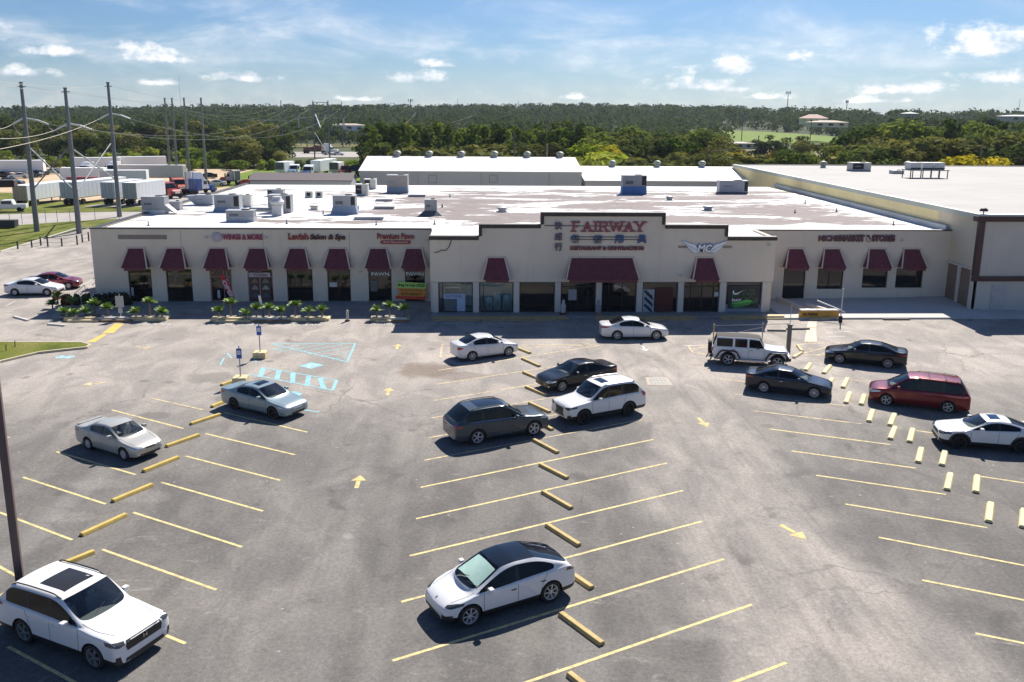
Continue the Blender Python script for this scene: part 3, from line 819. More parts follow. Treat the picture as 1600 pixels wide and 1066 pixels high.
# white electric crossover (nearest)
p=base(L=4.75,W=1.92,H=1.63,wb=2.89,fo=.87,r=.365,nose=.72,nose_w=.66,cowl=1.12,cowl_z=1.05,roof_f=2.05,bpil=2.50,roof_r=3.30,back=4.48,belt_f=.98,belt_r=1.08,deck=1.16,tail_z=.95,
    qf=.55,qpow=1.1,wr=.70,clad=1,roofm=GLBK,rearm=GLBK,sidem=GLD,pilm=GLBK,rear_drop=.03,wdx=.22,seat=SEATK,clear=.18,handlem=trimb,wsm=GLT1,
    front=[('headlight',HEADD,[(.22,.62,.70),(.35,.80,.68),(.62,.97,.76),(.66,.97,.83),(.42,.86,.82),(.22,.66,.76)],True),
           ('air_intake',trimb,[(.0,-.55,.30),(.0,-.58,.40),(.0,.58,.40),(.0,.55,.30)],False),
           ('fog_vent',trimb,[(.1,.74,.42),(.1,.75,.47),(.25,.93,.50),(.25,.93,.45)],True)],
    rear=[('taillight',solid('smoked red lamp',(.12,.01,.012),.12,coat=1),[(4.72,.5,.93),(4.6,.80,.92),(4.35,.98,.98),(4.4,.96,1.06),(4.6,.80,1.03),(4.72,.5,1.0)],True),plate(4.75,.72)])
r1,bv,X1=C('electric_crossover',p,WHITE,'white electric crossover with a black glass roof, in the foreground centre','car',(736,980),(860,942),rim='seven',rimmat=silver)
SH=solid('silvery green sunshade',(.60,.80,.70),.5)
o=patch(bv,[(X1(1.22),-.66,1.1),(X1(1.90),-.56,1.5),(X1(1.90),.56,1.5),(X1(1.22),.66,1.1)],(-.35,0,-1),'sunshade',SH,r1,off=-.02,n=5)
mb=MB(); 
patch(bv,[(X1(.05),-.035,.80),(X1(.05),.035,.80),(X1(.05),.0,.72)],(-1,0,-.3),'emblem',trimb,r1,n=2)
# white three-row SUV, lower left
p=base(L=5.08,W=1.99,H=1.80,wb=2.89,fo=.97,r=.385,nose=.98,nose_w=.86,cowl=1.52,cowl_z=1.19,roof_f=2.28,bpil=2.62,cpil=3.55,roof_r=4.35,back=4.92,belt_f=1.10,belt_r=1.14,deck=1.20,tail_z=.98,
    qf=.4,wr=.80,square=.45,clad=1,sidem=GLD,rearm=GLD,clear=.22,seat=solid('grey leather seat',(.22,.22,.21),.6),q1mat=3,
    top=[('sunroof',darkglass('sunroof glass',(.03,.028,.027),1.5),(2.50,3.55,-.50,.50))],rails=(2.35,4.45,trimb),
    front=[('grille',trimb,[(.02,-.60,.66),(.02,-.64,.80),(.02,-.60,.95),(.02,.60,.95),(.02,.64,.80),(.02,.60,.66)],False),
           ('headlight',HEADD,[(.06,.66,.86),(.12,.80,.84),(.42,.98,.88),(.46,.98,.97),(.2,.86,.98),(.06,.66,.96)],True),
           ('air_intake',trimb,[(.0,-.72,.30),(.0,-.66,.46),(.0,.66,.46),(.0,.72,.30)],False),
           ('skid_plate',silver,[(.0,-.40,.255),(.0,-.40,.32),(.0,.40,.32),(.0,.40,.255)],False),
           ('fog_vent',trimb,[(.1,.80,.42),(.1,.80,.58),(.2,.90,.58),(.2,.90,.42)],True)],
    rear=[tail(5.06,1.0,h=.16,w0=.6,xin=.35),plate(5.08,.85)])
r2,bv,X2=C('three_row_suv',p,WHITE,'white three-row SUV with black roof rails at the lower left corner','car',(147.5,1047),(38.7,1006),rim='five',rimmat=solid('machined grey alloy',(.30,.30,.31),.35,.3))
def text_mesh(txt,size,depth,bold=0,shear=0,res=3,space=1.,align='CENTER'):
    c=bpy.data.curves.new('t','FONT'); c.body=txt; c.size=size; c.extrude=depth; c.offset=bold; c.shear=shear; c.resolution_u=res; c.space_character=space; c.align_x=align; c.align_y='CENTER'
    o=bpy.data.objects.new('t',c); COL.objects.link(o); me=evalmesh(o); bpy.data.objects.remove(o); return me
def text_obj(name,txt,size,mat,parent,loc,rot=(PI/2,0,0),depth=.02,bold=.0,shear=0,width=None,height=None,space=1.,res=3):
    me=text_mesh(txt,size,depth,bold,shear,res,space); me.materials.clear(); me.materials.append(mat)
    co=[v.co.copy() for v in me.vertices]
    if not co: return None
    x0=min(c.x for c in co);x1=max(c.x for c in co);y0=min(c.y for c in co);y1=max(c.y for c in co)
    me.transform(Matrix.Translation((-(x0+x1)/2,-(y0+y1)/2,0)))
    sx=width/(x1-x0) if width else 1; sy=height/(y1-y0) if height else (1 if not width else 1)
    me.transform(Matrix.Diagonal((sx,sy,1,1)))
    o=bpy.data.objects.new(name,me); link(o,parent); o.location=loc; o.rotation_euler=rot
    if parent is not None: regkid(parent,o)
    return o
text_obj('emblem','H',.14,CHR,r2,(X2(-.005),0,.82),rot=(PI/2,0,PI/2),depth=.01,width=.13,height=.11)
# silver sedan with a boot spoiler (left)
SILV=paint('silver beige paint',(.50,.49,.45),.2,.35)
p=SED(L=4.5,W=1.70,H=1.40,wb=2.535,fo=.86,r=.305,nose=.66,nose_w=.70,cowl=1.22,cowl_z=.95,roof_f=1.93,bpil=2.30,roof_r=2.98,back=3.72,belt_f=.90,belt_r=.96,deck=1.04,wr=.72,clear=.17,qf=.35,
   sidem=glassmat('lightly tinted side glass',(.35,.38,.38),1.6),rearm=GLS,seat=SEATB,mirrorm=None or SILV,
   front=[grille(.55,.63,.28),('headlight',HEAD,[(.12,.45,.56),(.2,.75,.55),(.45,.97,.60),(.42,.96,.70),(.2,.75,.69),(.12,.45,.66)],True),('air_intake',trimb,[(0,-.6,.26),(0,-.6,.36),(0,.6,.36),(0,.6,.26)],False),('fog_light',HEAD,[(.12,.62,.34),(.12,.62,.41),(.18,.74,.41),(.18,.74,.34)],True)],
   rear=[tail(4.48,.78),plate(4.5,.62)])
r,bv,X_=C('silver_sedan',p,SILV,'older silver sedan with a boot spoiler, parked alone in the left hand row','car',(192.5,720),(139,703.7),rim='steel',rimmat=silver)
mb=MB(); mb.box(-.08,.10,-.62,.62,.12,.145); mb.box(-.03,.05,-.60,-.54,0,.12); mb.box(-.03,.05,.54,.60,0,.12)
mb.build('spoiler',SILV,r,loc=(X_(4.30),0,.93),bevel=.012)
# blue-grey sedan
BG=paint('blue grey paint',(.27,.35,.38),.2,.3)
p=SED(L=4.93,W=1.85,H=1.47,wb=2.80,fo=.98,r=.335,nose=.70,nose_w=.76,deck=1.08,wr=.72,sidem=GLD,rearm=GLD,qf=.40,seat=SEATK,
   top=[('sunroof',GLBK,(2.38,2.85,-.42,.42))],
   front=[('grille',CHR,[(.02,-.34,.56),(.02,-.42,.68),(.02,.42,.68),(.02,.34,.56)],False),head(.58,x1=.6,w0=.5),('air_intake',trimb,[(0,-.45,.28),(0,-.5,.40),(0,.5,.40),(0,.45,.28)],False)],
   rear=[tail(4.9,.82),plate(4.93,.64)])
r,bv,X_=C('blue_grey_sedan',p,BG,'blue-grey sedan with a sunroof and a lip spoiler, beside the accessible bay signs','car',(426,655.5),(366,641),rim='ten',rimmat=gunm)
# silver compact sedan
SV2=paint('light silver paint',(.74,.75,.76),.1,.3)
p=SED(L=4.45,W=1.72,H=1.49,wb=2.61,fo=.87,r=.32,nose=.72,nose_w=.74,cowl=1.20,cowl_z=1.02,roof_f=1.95,bpil=2.35,roof_r=3.05,back=3.82,belt_f=.93,belt_r=1.0,deck=1.11,wr=.74,qf=.40,sidem=GLD,rearm=GLS,
   front=[grille(.58,.68,.4),head(.62)],rear=[tail(4.43,.80,h=.18,w0=.66,xin=.25),plate(4.45,.80)])
C('silver_compact_sedan',p,SV2,'silver compact sedan parked over the yellow hatching near the shops','car',(793.7,557.5),(739.5,564.5),rim='seven',rimmat=silver)
# white sedan at the kerb
WS=paint('silky white paint',(.74,.75,.76),.1,.3)
p=SED(L=4.88,W=1.85,H=1.465,wb=2.78,fo=.97,r=.34,nose=.70,deck=1.09,wr=.71,sidem=GLD,rearm=GLD,qf=.42,
   front=[grille(.55,.66,.45),head(.62,mat=HEAD)],rear=[tail(4.85,.86,h=.13,w0=.55,xin=.45),plate(4.88,.72)])
C('white_sedan',p,WS,'white sedan standing in the drive lane before the main shop entrance','car',(1026,531.7),(963.7,532),rim='ten',rimmat=silver)
# black luxury sedan
BLK=paint('black car paint',(.010,.012,.016),.0,.25,dirt=.004)
p=SED(L=4.85,W=1.84,H=1.455,wb=2.85,fo=.90,r=.335,nose=.70,nose_w=.78,deck=1.10,wr=.70,sidem=GLD,rearm=GLD,qf=.42,handlem=CHR,seat=SEATB,
   top=[('sunroof',GLBK,(2.42,2.85,-.40,.40))],
   front=[('grille',trimb,[(.02,-.28,.28),(.02,-.20,.48),(.02,-.30,.66),(.02,.30,.66),(.02,.20,.48),(.02,.28,.28)],False),('headlight',HEAD,[(.08,.52,.58),(.2,.78,.56),(.5,.97,.64),(.46,.96,.72),(.2,.78,.70),(.08,.52,.66)],True),('fog_light',HEAD,[(.1,.72,.33),(.1,.72,.40),(.16,.82,.40),(.16,.82,.33)],True)],
   rear=[tail(4.82,.84),plate(4.85,.7)])
C('black_luxury_sedan',p,BLK,'black sedan with bright wheels just behind the white off-road SUV','car',(879.5,613),(942,602.5),rim='multi',rimmat=silver)
# white body-on-frame SUV with black wheels
p=base(L=4.88,W=1.885,H=1.89,wb=2.79,fo=.93,r=.40,nose=1.00,nose_w=.84,cowl=1.42,cowl_z=1.24,roof_f=2.08,bpil=2.40,cpil=3.25,roof_r=4.15,back=4.72,belt_f=1.15,belt_r=1.20,deck=1.26,tail_z=1.0,
   qf=.4,wr=.80,square=.35,clad=1,sidem=GLD,rearm=GLD,clear=.27,archgap=.07,q1mat=3,rails=(2.2,4.3,silver),
   top=[('sunroof',GLBK,(2.3,2.75,-.42,.42))],seat=SEATB,
   front=[('grille',trimb,[(.02,-.52,.34),(.02,-.34,.62),(.02,-.42,.98),(.02,.42,.98),(.02,.34,.62),(.02,.52,.34)],False),
     ('headlight',HEADD,[(.06,.55,.84),(.15,.78,.82),(.5,.98,.92),(.5,.98,1.0),(.2,.8,.97),(.06,.55,.93)],True),('fog_vent',trimb,[(.1,.70,.46),(.1,.72,.50),(.25,.92,.62),(.25,.90,.54)],True)],
   rear=[('taillight',TAIL,[(4.85,.78,.98),(4.6,.98,1.0),(4.6,.98,1.22),(4.8,.84,1.25)],True),plate(4.88,.9)])
r,bv,X_=C('white_offroad_suv',p,PEARL,'white SUV with a wide black grille and black wheels, facing the dark grey SUV','car',(913.7,663.7),(981,651),rim='six',rimmat=black)
for s in (1,-1):
    mb=MB(); mb.box(X_(3.20),X_(1.45),-.09,.09,-.03,.03); mb.build('running_board',trimb,r,loc=(0,s*.90,.38),bevel=.015)
# dark grey SUV
DG=paint('slate grey paint',(.050,.066,.080),.15,.3,dirt=.0)
p=base(L=5.06,W=1.97,H=1.74,wb=2.995,fo=.95,r=.385,nose=.90,nose_w=.80,cowl=1.50,cowl_z=1.13,roof_f=2.25,bpil=2.62,cpil=3.55,roof_r=4.25,back=4.85,belt_f=1.06,belt_r=1.12,deck=1.18,tail_z=.95,
   qf=.4,wr=.78,clad=0,sidem=GLD,rearm=GLD,clear=.22,beltm=CHR,belt_end=4.3,q1mat=3,rails=(2.3,4.3,trimb),
   top=[('sunroof',darkglass('panoramic glass',(.01,.016,.03),1.5),(2.40,3.75,-.52,.52))],
   front=[grille(.40,.86,.45),head(.78)],
   rear=[('taillight',TAIL,[(5.04,.45,.92),(4.92,.78,.90),(4.70,.98,.94),(4.72,.98,1.03),(4.92,.8,1.04),(5.04,.45,1.02)],True),('tail_trim',CHR,[(5.06,-.5,.93),(5.06,-.5,.96),(5.06,.5,.96),(5.06,.5,.93)],False),('number_plate',PLATE,[(5.06,-.17,.78),(5.06,-.17,.88),(5.06,.17,.88),(5.06,.17,.78)],False),('rear_skid_plate',silver,[(5.06,-.7,.36),(5.06,-.7,.42),(5.06,.7,.42),(5.06,.7,.36)],False)])
r,bv,X_=C('dark_grey_suv',p,DG,'dark grey SUV with a panoramic roof, seen from behind in the centre row','car',(832.5,681.7),(748.7,695.5),rim='five',rimmat=silver)
for s in (1,-1): strip(bv,[(X_(1.55),s*.98,.42),(X_(3.45),s*.98,.42)],(0,-s,0),.035,'sill_trim',CHR,r,off=.006)
# white four-door off-roader
p=base(L=4.60,W=1.62,H=1.85,wb=3.008,fo=.60,r=.41,nose=1.12,nose_w=.80,cowl=1.42,cowl_z=1.22,roof_f=1.72,bpil=2.35,cpil=3.22,roof_r=4.36,back=4.52,belt_f=1.18,belt_r=1.18,deck=1.22,tail_z=1.15,
   qf=.4,wr=.84,square=1,sidem=GLD,rearm=GLD,clear=.40,archgap=.09,wdx=.04,rear_drop=.02,fender=1.08,q1mat=0,pilm=WHITE,roofm=solid('grey hard top',(.055,.052,.048),.9),handlem=trimb,mirrorm=trimb,inset=-.12,tyre=.26,doors=4)
r,bv,X_=C('white_offroader',p,WHITE,'white boxy off-roader with black flares and a spare wheel on its tail','car',(1214,576),(1136.5,571),rim='five',rimmat=silver)
mbf=[]
for xx in (.60,3.608):
    for s in (1,-1):
        mb=MB(); n=10; ro,ri=.62,.50
        pr=[(-.78,.52),(-.56,.90),(-.40,1.0),(.40,1.0),(.56,.90),(.78,.52)]; pi=[(-.68,.52),(-.50,.84),(-.37,.93),(.37,.93),(.50,.84),(.68,.52)]
        for k in range(len(pr)-1):
            q=[pr[k],pr[k+1],pi[k+1],pi[k]]; q=[(X_(xx)+a,b) for a,b in q]
            mb.prism(q,s*.70 if s>0 else -.95,.95 if s>0 else -.70,axis='y')
        mb.build('fender_flare',trimb,r,bevel=.01)
mb=MB(); mb.box(X_(-.22),X_(.10),-.80,.80,.50,.68); mb.build('front_bumper',trimb,r,bevel=.03)
mb=MB(); mb.box(X_(-.19),X_(.0),-.62,.62,.685,.72); mb.build('bumper_cap',PEARL,r,bevel=.02)
mb=MB(); mb.box(X_(4.56),X_(4.76),-.80,.80,.50,.68); mb.build('rear_bumper',trimb,r,bevel=.03)
for s in (1,-1):
    Mx=Matrix.Translation((X_(.02),s*.50,.97))@Matrix.Rotation(PI/2,4,'Y'); mb=MB(); mb.lathe([(.001,.05),(.09,.04),(.105,.0),(.11,-.05)],20,M=Mx); mb.build('headlight',HEAD,r,smooth=True)
    mb=MB(); mb.box(X_(4.66),X_(4.60),s*.72-.07,s*.72+.07,.90,1.12); mb.build('taillight',TAIL,r,bevel=.01)
    mb=MB(); mb.box(X_(2.95),X_(1.20),-.06,.06,-.03,.03); mb.build('side_step',silver,r,loc=(0,s*.90,.44),bevel=.012)
mb=MB()
for k in range(7): mb.box(X_(.02),X_(.06),-.33+k*.11-.025,-.33+k*.11+.025,.82,1.08)
mb.build('grille',black,r)
mb=MB(); mb.lathe([(.12,-.11),(.36,-.12),(.40,-.08),(.40,.08),(.36,.12),(.30,.10),(.28,.04),(.001,.04)],28,M=Matrix.Translation((X_(4.74),.05,.98))@Matrix.Rotation(-PI/2,4,'Y')); mb.build('spare_wheel',black,r,smooth=True)
# dark navy coupe
NAVY=paint('navy black paint',(.010,.016,.028),.0,.25,dirt=.004)
p=SED(L=4.81,W=1.85,H=1.43,wb=2.725,fo=.98,r=.335,nose=.68,nose_w=.74,deck=1.07,roof_f=2.28,bpil=2.90,roof_r=3.15,back=4.20,wr=.69,qf=.5,qmat=0,sidem=GLD,rearm=GLS,doors=2,handlem=CHR,beltm=CHR,belt_end=3.75,seat=SEATK,
   front=[('grille',CHR,[(.02,-.40,.62),(.02,-.45,.68),(.02,.45,.68),(.02,.40,.62)],False),head(.60,mat=HEADD)],rear=[tail(4.78,.84,h=.13,xin=.4),plate(4.81,.7)])
C('navy_coupe',p,NAVY,'dark navy two-door coupe in front of the white off-roader','car',(1271.2,623.5),(1192.5,614.4),rim='ten',rimmat=silver)
# black sedan right
p=SED(L=4.96,W=1.86,H=1.46,wb=2.85,fo=.97,r=.335,nose=.70,nose_w=.76,deck=1.10,roof_r=3.35,back=4.30,wr=.69,qf=.5,sidem=GLD,rearm=GLD,beltm=CHR,belt_end=4.0,
   front=[grille(.55,.68,.42),head(.62)],rear=[('taillight',TAIL,[(4.93,.4,.86),(4.8,.8,.84),(4.45,.98,.90),(4.5,.98,.96),(4.8,.82,.97),(4.93,.4,.96)],True),plate(4.96,.7)])
C('black_sedan',p,BLK,'black sedan facing left, behind the maroon minivan','car',(1310.4,568.7),(1387,576.5),rim='multi',rimmat=silver)
# maroon minivan
MAR=paint('maroon paint',(.15,.010,.018),.35,.3,dirt=.01)
p=base(L=5.08,W=1.97,H=1.75,wb=3.03,fo=.98,r=.34,nose=.82,nose_w=.74,cowl=1.12,cowl_z=1.12,roof_f=2.05,bpil=2.62,cpil=3.62,roof_r=4.50,back=4.92,belt_f=1.03,belt_r=1.08,deck=1.15,tail_z=.95,
   qf=.4,wr=.78,sidem=GLD,rearm=GLD,clear=.19,wdx=.24,seat=SEATB,q1mat=3,rails=(2.4,4.6,trimb,3.0,3.8),
   front=[grille(.58,.68,.4),head(.66,h=.17,x1=.62)],rear=[('taillight',TAIL,[(5.05,.70,.88),(4.80,.98,.92),(4.78,.98,1.06),(4.98,.80,1.10)],True),plate(5.08,.85)])
C('maroon_minivan',p,MAR,'maroon minivan with roof rails and cross bars at the right of the lot','car',(1381.8,634.4),(1482.2,646.8),rim='five',rimmat=silver)
# white sport sedan, right edge
p=SED(L=4.67,W=1.83,H=1.47,wb=2.67,fo=.93,r=.345,nose=.78,nose_w=.80,cowl=1.40,cowl_z=1.03,roof_f=2.12,bpil=2.55,roof_r=3.15,back=4.05,belt_f=.97,belt_r=1.03,deck=1.12,wr=.72,qf=.45,clad=1,archgap=.075,sidem=GLD,rearm=GLD,
   top=[('sunroof',darkglass('blue sunroof',(.01,.03,.08),1.5),(2.30,2.75,-.38,.38))],
   front=[grille(.58,.74,.42),('headlight',HEADD,[(.06,.52,.68),(.15,.76,.66),(.5,.97,.72),(.5,.97,.80),(.2,.78,.80),(.06,.52,.77)],True),('air_intake',trimb,[(0,-.8,.28),(0,-.8,.46),(0,.8,.46),(0,.8,.28)],False)],
   rear=[tail(4.65,.9),plate(4.67,.75)])
a=Vector(G(1498,702.6)); 
r,bv,X_=make_car('white_sport_sedan',p,PEARL,'white sport sedan with black wheel arches at the right edge','car',rim='five',rimmat=black)
ang=math.radians(180-14); d=Vector((math.cos(ang),math.sin(ang)))
root=r; b=a-d*2.67; m=(a+b)/2; n=Vector((-d.y,d.x)); n=n if n.dot(m)>0 else -n; c=m+n*.88
root.location=(c.x,c.y,.008); root.rotation_euler=(0,0,ang); cars.append(r)
for xx in (.93,3.60):
    for s in (1,-1):
        mb=MB()
        for k in range(10):
            t0=PI*k/10; t1=PI*(k+1)/10
            q=[(X_(xx)+R_*math.cos(t),.345+R_*math.sin(t)) for R_,t in ((.415,t0),(.50,t0),(.50,t1),(.415,t1))]
            mb.prism(q,*sorted((s*.84,s*.925)),axis='y')
        mb.build('arch_trim',trimb,r,bevel=.0)
# the two cars beside the shops on the left
p=SED(L=4.63,W=1.78,H=1.435,wb=2.70,fo=.93,r=.32,nose=.70,deck=1.06,roof_r=3.1,back=3.9,cowl=1.32,roof_f=2.05,bpil=2.5,sidem=GLD,rearm=GLD,front=[grille(.3,.5,.5),head(.62)],rear=[tail(4.6,.84)])
C('white_compact_sedan',p,WHITE,'white compact sedan beside the left end of the shops','car',(74,463),(23.5,463),rim='steel',rimmat=silver)
CRI=paint('crimson paint',(.22,.012,.03),.3,.3)
p=SED(L=4.53,W=1.82,H=1.47,wb=2.65,fo=.92,r=.33,nose=.72,deck=1.08,roof_r=3.05,back=3.85,cowl=1.25,roof_f=2.0,bpil=2.45,sidem=GLD,rearm=GLD,front=[grille(.3,.5,.5),head(.64)],rear=[tail(4.5,.86)])
C('crimson_sedan',p,CRI,'crimson sedan behind the white compact at the left end of the shops','car',(106,452.5),(58,454),rim='steel',rimmat=silver)
# ---------------------------------------------------------------- shops
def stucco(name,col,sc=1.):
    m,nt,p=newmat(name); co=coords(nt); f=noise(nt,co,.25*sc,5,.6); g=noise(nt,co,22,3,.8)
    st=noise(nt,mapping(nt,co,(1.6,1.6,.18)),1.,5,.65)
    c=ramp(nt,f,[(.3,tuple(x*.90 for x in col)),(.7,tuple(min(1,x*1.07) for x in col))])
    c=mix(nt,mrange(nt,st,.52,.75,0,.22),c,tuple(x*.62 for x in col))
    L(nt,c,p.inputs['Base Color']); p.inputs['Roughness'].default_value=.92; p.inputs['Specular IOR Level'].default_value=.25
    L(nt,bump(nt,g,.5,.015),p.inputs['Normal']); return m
STU=stucco('beige stucco',(.80,.695,.56)); STU2=stucco('cream stucco',(.98,.80,.43)); STU3=stucco('grey beige stucco',(.62,.57,.50)); STU4=stucco('pale column stucco',(.72,.66,.58))
BRN=solid('dark brown trim',(.055,.042,.036),.6,var=.15); CREAM=solid('cream awning edge',(.66,.56,.47),.6)
def awn_mat():
    m,nt,p=newmat('maroon standing seam'); co=coords(nt)
    w=nt.nodes.new('ShaderNodeTexWave'); w.inputs['Scale'].default_value=1.9; w.bands_direction='X'; L(nt,co,w.inputs['Vector'])
    f=noise(nt,co,3,4)
    c=mix(nt,mrange(nt,f,.3,.7),(.135,.024,.034),(.18,.034,.046))
    L(nt,mix(nt,mrange(nt,w.outputs['Fac'],.86,.97,0,.55),c,(.03,.008,.012)),p.inputs['Base Color']); p.inputs['Roughness'].default_value=.5
    L(nt,bump(nt,w.outputs['Fac'],.4,.03),p.inputs['Normal']); return m
AWN=awn_mat()
def roof_mat(name,xa,xb,amt):
    m,nt,p=newmat(name); co=coords(nt); s=nt.nodes.new('ShaderNodeSeparateXYZ'); L(nt,co,s.inputs[0])
    f=noise(nt,mapping(nt,co,(.5,1.25,1)),.16,7,.62,.5); g=noise(nt,mapping(nt,co,(.5,1.6,1),(5,2,0)),.7,6,.7,1.); b=noise(nt,co,.06,2)
    reg=mth(nt,'MULTIPLY',mrange(nt,s.outputs[0],xa-16,xa+8,0,1),mrange(nt,s.outputs[0],xb,xb+6,1,0))
    edge=mth(nt,'MULTIPLY',mrange(nt,s.outputs[1],72,77),mrange(nt,s.outputs[1],121,112))
    th=mth(nt,'ADD',mth(nt,'MULTIPLY',f,.62),mth(nt,'MULTIPLY',g,.38))
    th=mth(nt,'ADD',th,mth(nt,'MULTIPLY',reg,amt)); th=mth(nt,'ADD',th,mth(nt,'MULTIPLY',mth(nt,'SUBTRACT',edge,1),.25))
    mk=mrange(nt,th,.535,.57)
    # welded seams stay white
    dirty=mix(nt,mrange(nt,g,.35,.7),(.225,.190,.182),(.29,.25,.24)); white=mix(nt,mrange(nt,g,.5,.75,0,.5),(.78,.78,.77),(.52,.50,.48))
    L(nt,mix(nt,mk,white,dirty),p.inputs['Base Color']); p.inputs['Roughness'].default_value=.8; p.inputs['Specular IOR Level'].default_value=.1; return m
RF=roof_mat('patched white roof coating',-6,36,.085)
shop=thing('shopping_strip','long single storey shopping strip of beige stucco with maroon awnings and a patchy white roof','building',(0,67,0)); SL=Vector((0,-67,0))
def part(mb,name,mats,par=shop,**k):
    o=mb.build(name,mats,par,**k)
    if par is shop: o.location=SL
    return o
def wallgrid(x0,x1,z0,z1,y0,y1,holes):
    """wall with openings: holes (xa,xb,za,zb)"""
    mb=MB(); xs=sorted({x0,x1,*[h[0] for h in holes],*[h[1] for h in holes]})
    for a,b in zip(xs[:-1],xs[1:]):
        hs=sorted([(h[2],h[3]) for h in holes if h[0]<=a+1e-4 and h[1]>=b-1e-4]); z=z0
        for za,zb in hs:
            if za>z+.01: mb.box(a,b,y0,y1,z,za)
            z=zb
        if z1>z+.01: mb.box(a,b,y0,y1,z,z1)
    return mb
DGL=darkglass('shop window glass',(.008,.008,.009),1.5); DGL2=darkglass('bluish shop glass',(.05,.075,.085),1.6)
FRB=solid('bronze window frame',(.03,.028,.026),.4,.5); FRP=solid('pink painted frame',(.55,.25,.23),.6)
def window(x0,x1,z0,z1,Y,frame=FRB,glass=DGL,mull=(),trans=(),nm='window',fw=.07):
    mb=MB(); mb.box(x0,x1,Y,Y+.10,z0,z0+fw); mb.box(x0,x1,Y,Y+.10,z1-fw,z1); mb.box(x0,x0+fw,Y+.001,Y+.099,z0+fw,z1-fw); mb.box(x1-fw,x1,Y+.001,Y+.099,z0+fw,z1-fw)
    for a in mull: xx=x0+(x1-x0)*a; mb.box(xx-fw*.4,xx+fw*.4,Y+.002,Y+.098,z0+fw,z1-fw)
    for a in trans: zz=z0+(z1-z0)*a; mb.box(x0+fw,x1-fw,Y+.003,Y+.097,zz-fw*.4,zz+fw*.4)
    f=part(mb,nm,frame)
    g=MB(); g.box(x0+fw*.5,x1-fw*.5,Y+.05,Y+.06,z0+fw*.5,z1-fw*.5); go=g.build('pane',glass,f)
    return f
YL=71.5; TOPL=6.15
# left wing openings
lw=[]
for px in ((202,238),(261,301),(329,363),(388,427),(449,489),(512,548),(576,612),(633,664)):
    a=FZ(px[0],450,YL)[0]; b=FZ(px[1],450,YL)[0]; lw.append((a,b,.15,2.85))
part(wallgrid(-31,-3.2,0,TOPL,YL,YL+.3,lw),'wall',STU)
kinds=['window','window','door','window','window','door','door','window']
for i,(a,b,z0,z1) in enumerate(lw):
    pk=i in (2,3)
    window(a+.01,b-.01,z0+.01,z1-.01,YL+.10,FRP if pk else FRB,DGL,mull=(.5,) if i in(3,5) else ((.62,) if i==2 else ()),trans=(.76,) if i in (2,3) else (()),nm=kinds[i])
# thin control joints and a stained band where an old sign was
for x in (FZ(283,380,YL)[0],FZ(411,380,YL)[0],FZ(546,380,YL)[0]):
    mb=MB(); mb.box(x-.012,x+.012,YL-.004,YL,2.9,TOPL-.15); part(mb,'control_joint',solid('joint',(.2,.18,.16),.9))
a=FZ(184,367,YL); b=FZ(261,374,YL); mb=MB(); mb.box(a[0],b[0],YL-.012,YL,b[1],a[1]); part(mb,'old_sign_backing',solid('faded mauve band',(.30,.235,.215),.8))
# side and back walls, wings
mb=MB(); mb.box(-31,-30.7,YL+.3,121,0,TOPL); part(mb,'wall',STU)
mb=MB(); mb.box(-31,41.2,121,121.3,0,6.0); part(mb,'wall',STU3)
YR=72.0
rw=[]
for px,zz in (((1223,1257),(.12,2.85)),((1276,1316),(1.05,2.85)),((1346,1385),(1.15,2.85)),((1398,1440),(1.15,2.85))):
    a=FZ(px[0],450,YR)[0]; b=FZ(px[1],450,YR)[0]; rw.append((a,b,*zz))
part(wallgrid(23.7,40.75,0,6.08,YR,YR+.3,rw),'wall',STU)
for i,(a,b,z0,z1) in enumerate(rw): window(a+.01,b-.01,z0+.01,z1-.01,YR+.10,mull=(.47,) if i in (1,) else (),nm='door' if i==0 else 'window')
# main block: raised stepped front
ZB=2.62
xs=[-3.35,.55,5.35,14.85,19.85,23.85]; zs=[6.2,7.12,8.06,7.12,6.2]
mb=MB()
for i in range(5): mb.box(xs[i],xs[i+1],67.0,67.35,ZB,zs[i])
part(mb,'wall',STU)
mb=MB(); tw=.27
for i in range(5):
    mb.box(xs[i]-(.06 if i==0 else -.12 if i>2 else .12)*1,xs[i+1]+(.06 if i==4 else -.12 if i<2 else .12),66.90,67.45,zs[i]-tw,zs[i]+.04)
for i,(x,za,zb) in enumerate([(xs[1],zs[0],zs[1]),(xs[2],zs[1],zs[2]),(xs[3],zs[3],zs[2]),(xs[4],zs[4],zs[3])]):
    mb.box(x-.13,x+.13,66.895,67.455,za+.04,zb-tw)
part(mb,'parapet_trim',BRN,bevel=.02)
mb=MB(); mb.box(-3.35,-3.05,67.36,71.49,0,6.15); part(mb,'wall',STU); mb=MB(); mb.box(23.55,23.85,67.36,72,0,6.15); part(mb,'wall',STU)
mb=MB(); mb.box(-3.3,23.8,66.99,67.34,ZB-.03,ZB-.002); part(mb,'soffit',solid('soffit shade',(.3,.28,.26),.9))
# wing copings
mb=MB(); mb.box(-31.06,-3.42,YL-.06,YL+.38,TOPL,TOPL+.10); mb.box(-31.06,-30.6,YL+.38,121.3,TOPL+.001,TOPL+.09); part(mb,'coping',solid('dark coping',(.05,.05,.05),.5))
mb=MB(); mb.box(23.9,40.75,YR-.06,YR+.38,6.08,6.17); part(mb,'coping',solid('dark coping',(.05,.05,.05),.5))
mb=MB(); mb.box(-30.7,41.3,YR+.3,121,5.85,6.02); mb.box(-30.7,-3.05,YL+.3,YR+.3,5.851,6.021); mb.box(-3.05,23.55,67.36,YR+.3,5.85,6.022)
part(mb,'roof',RF)
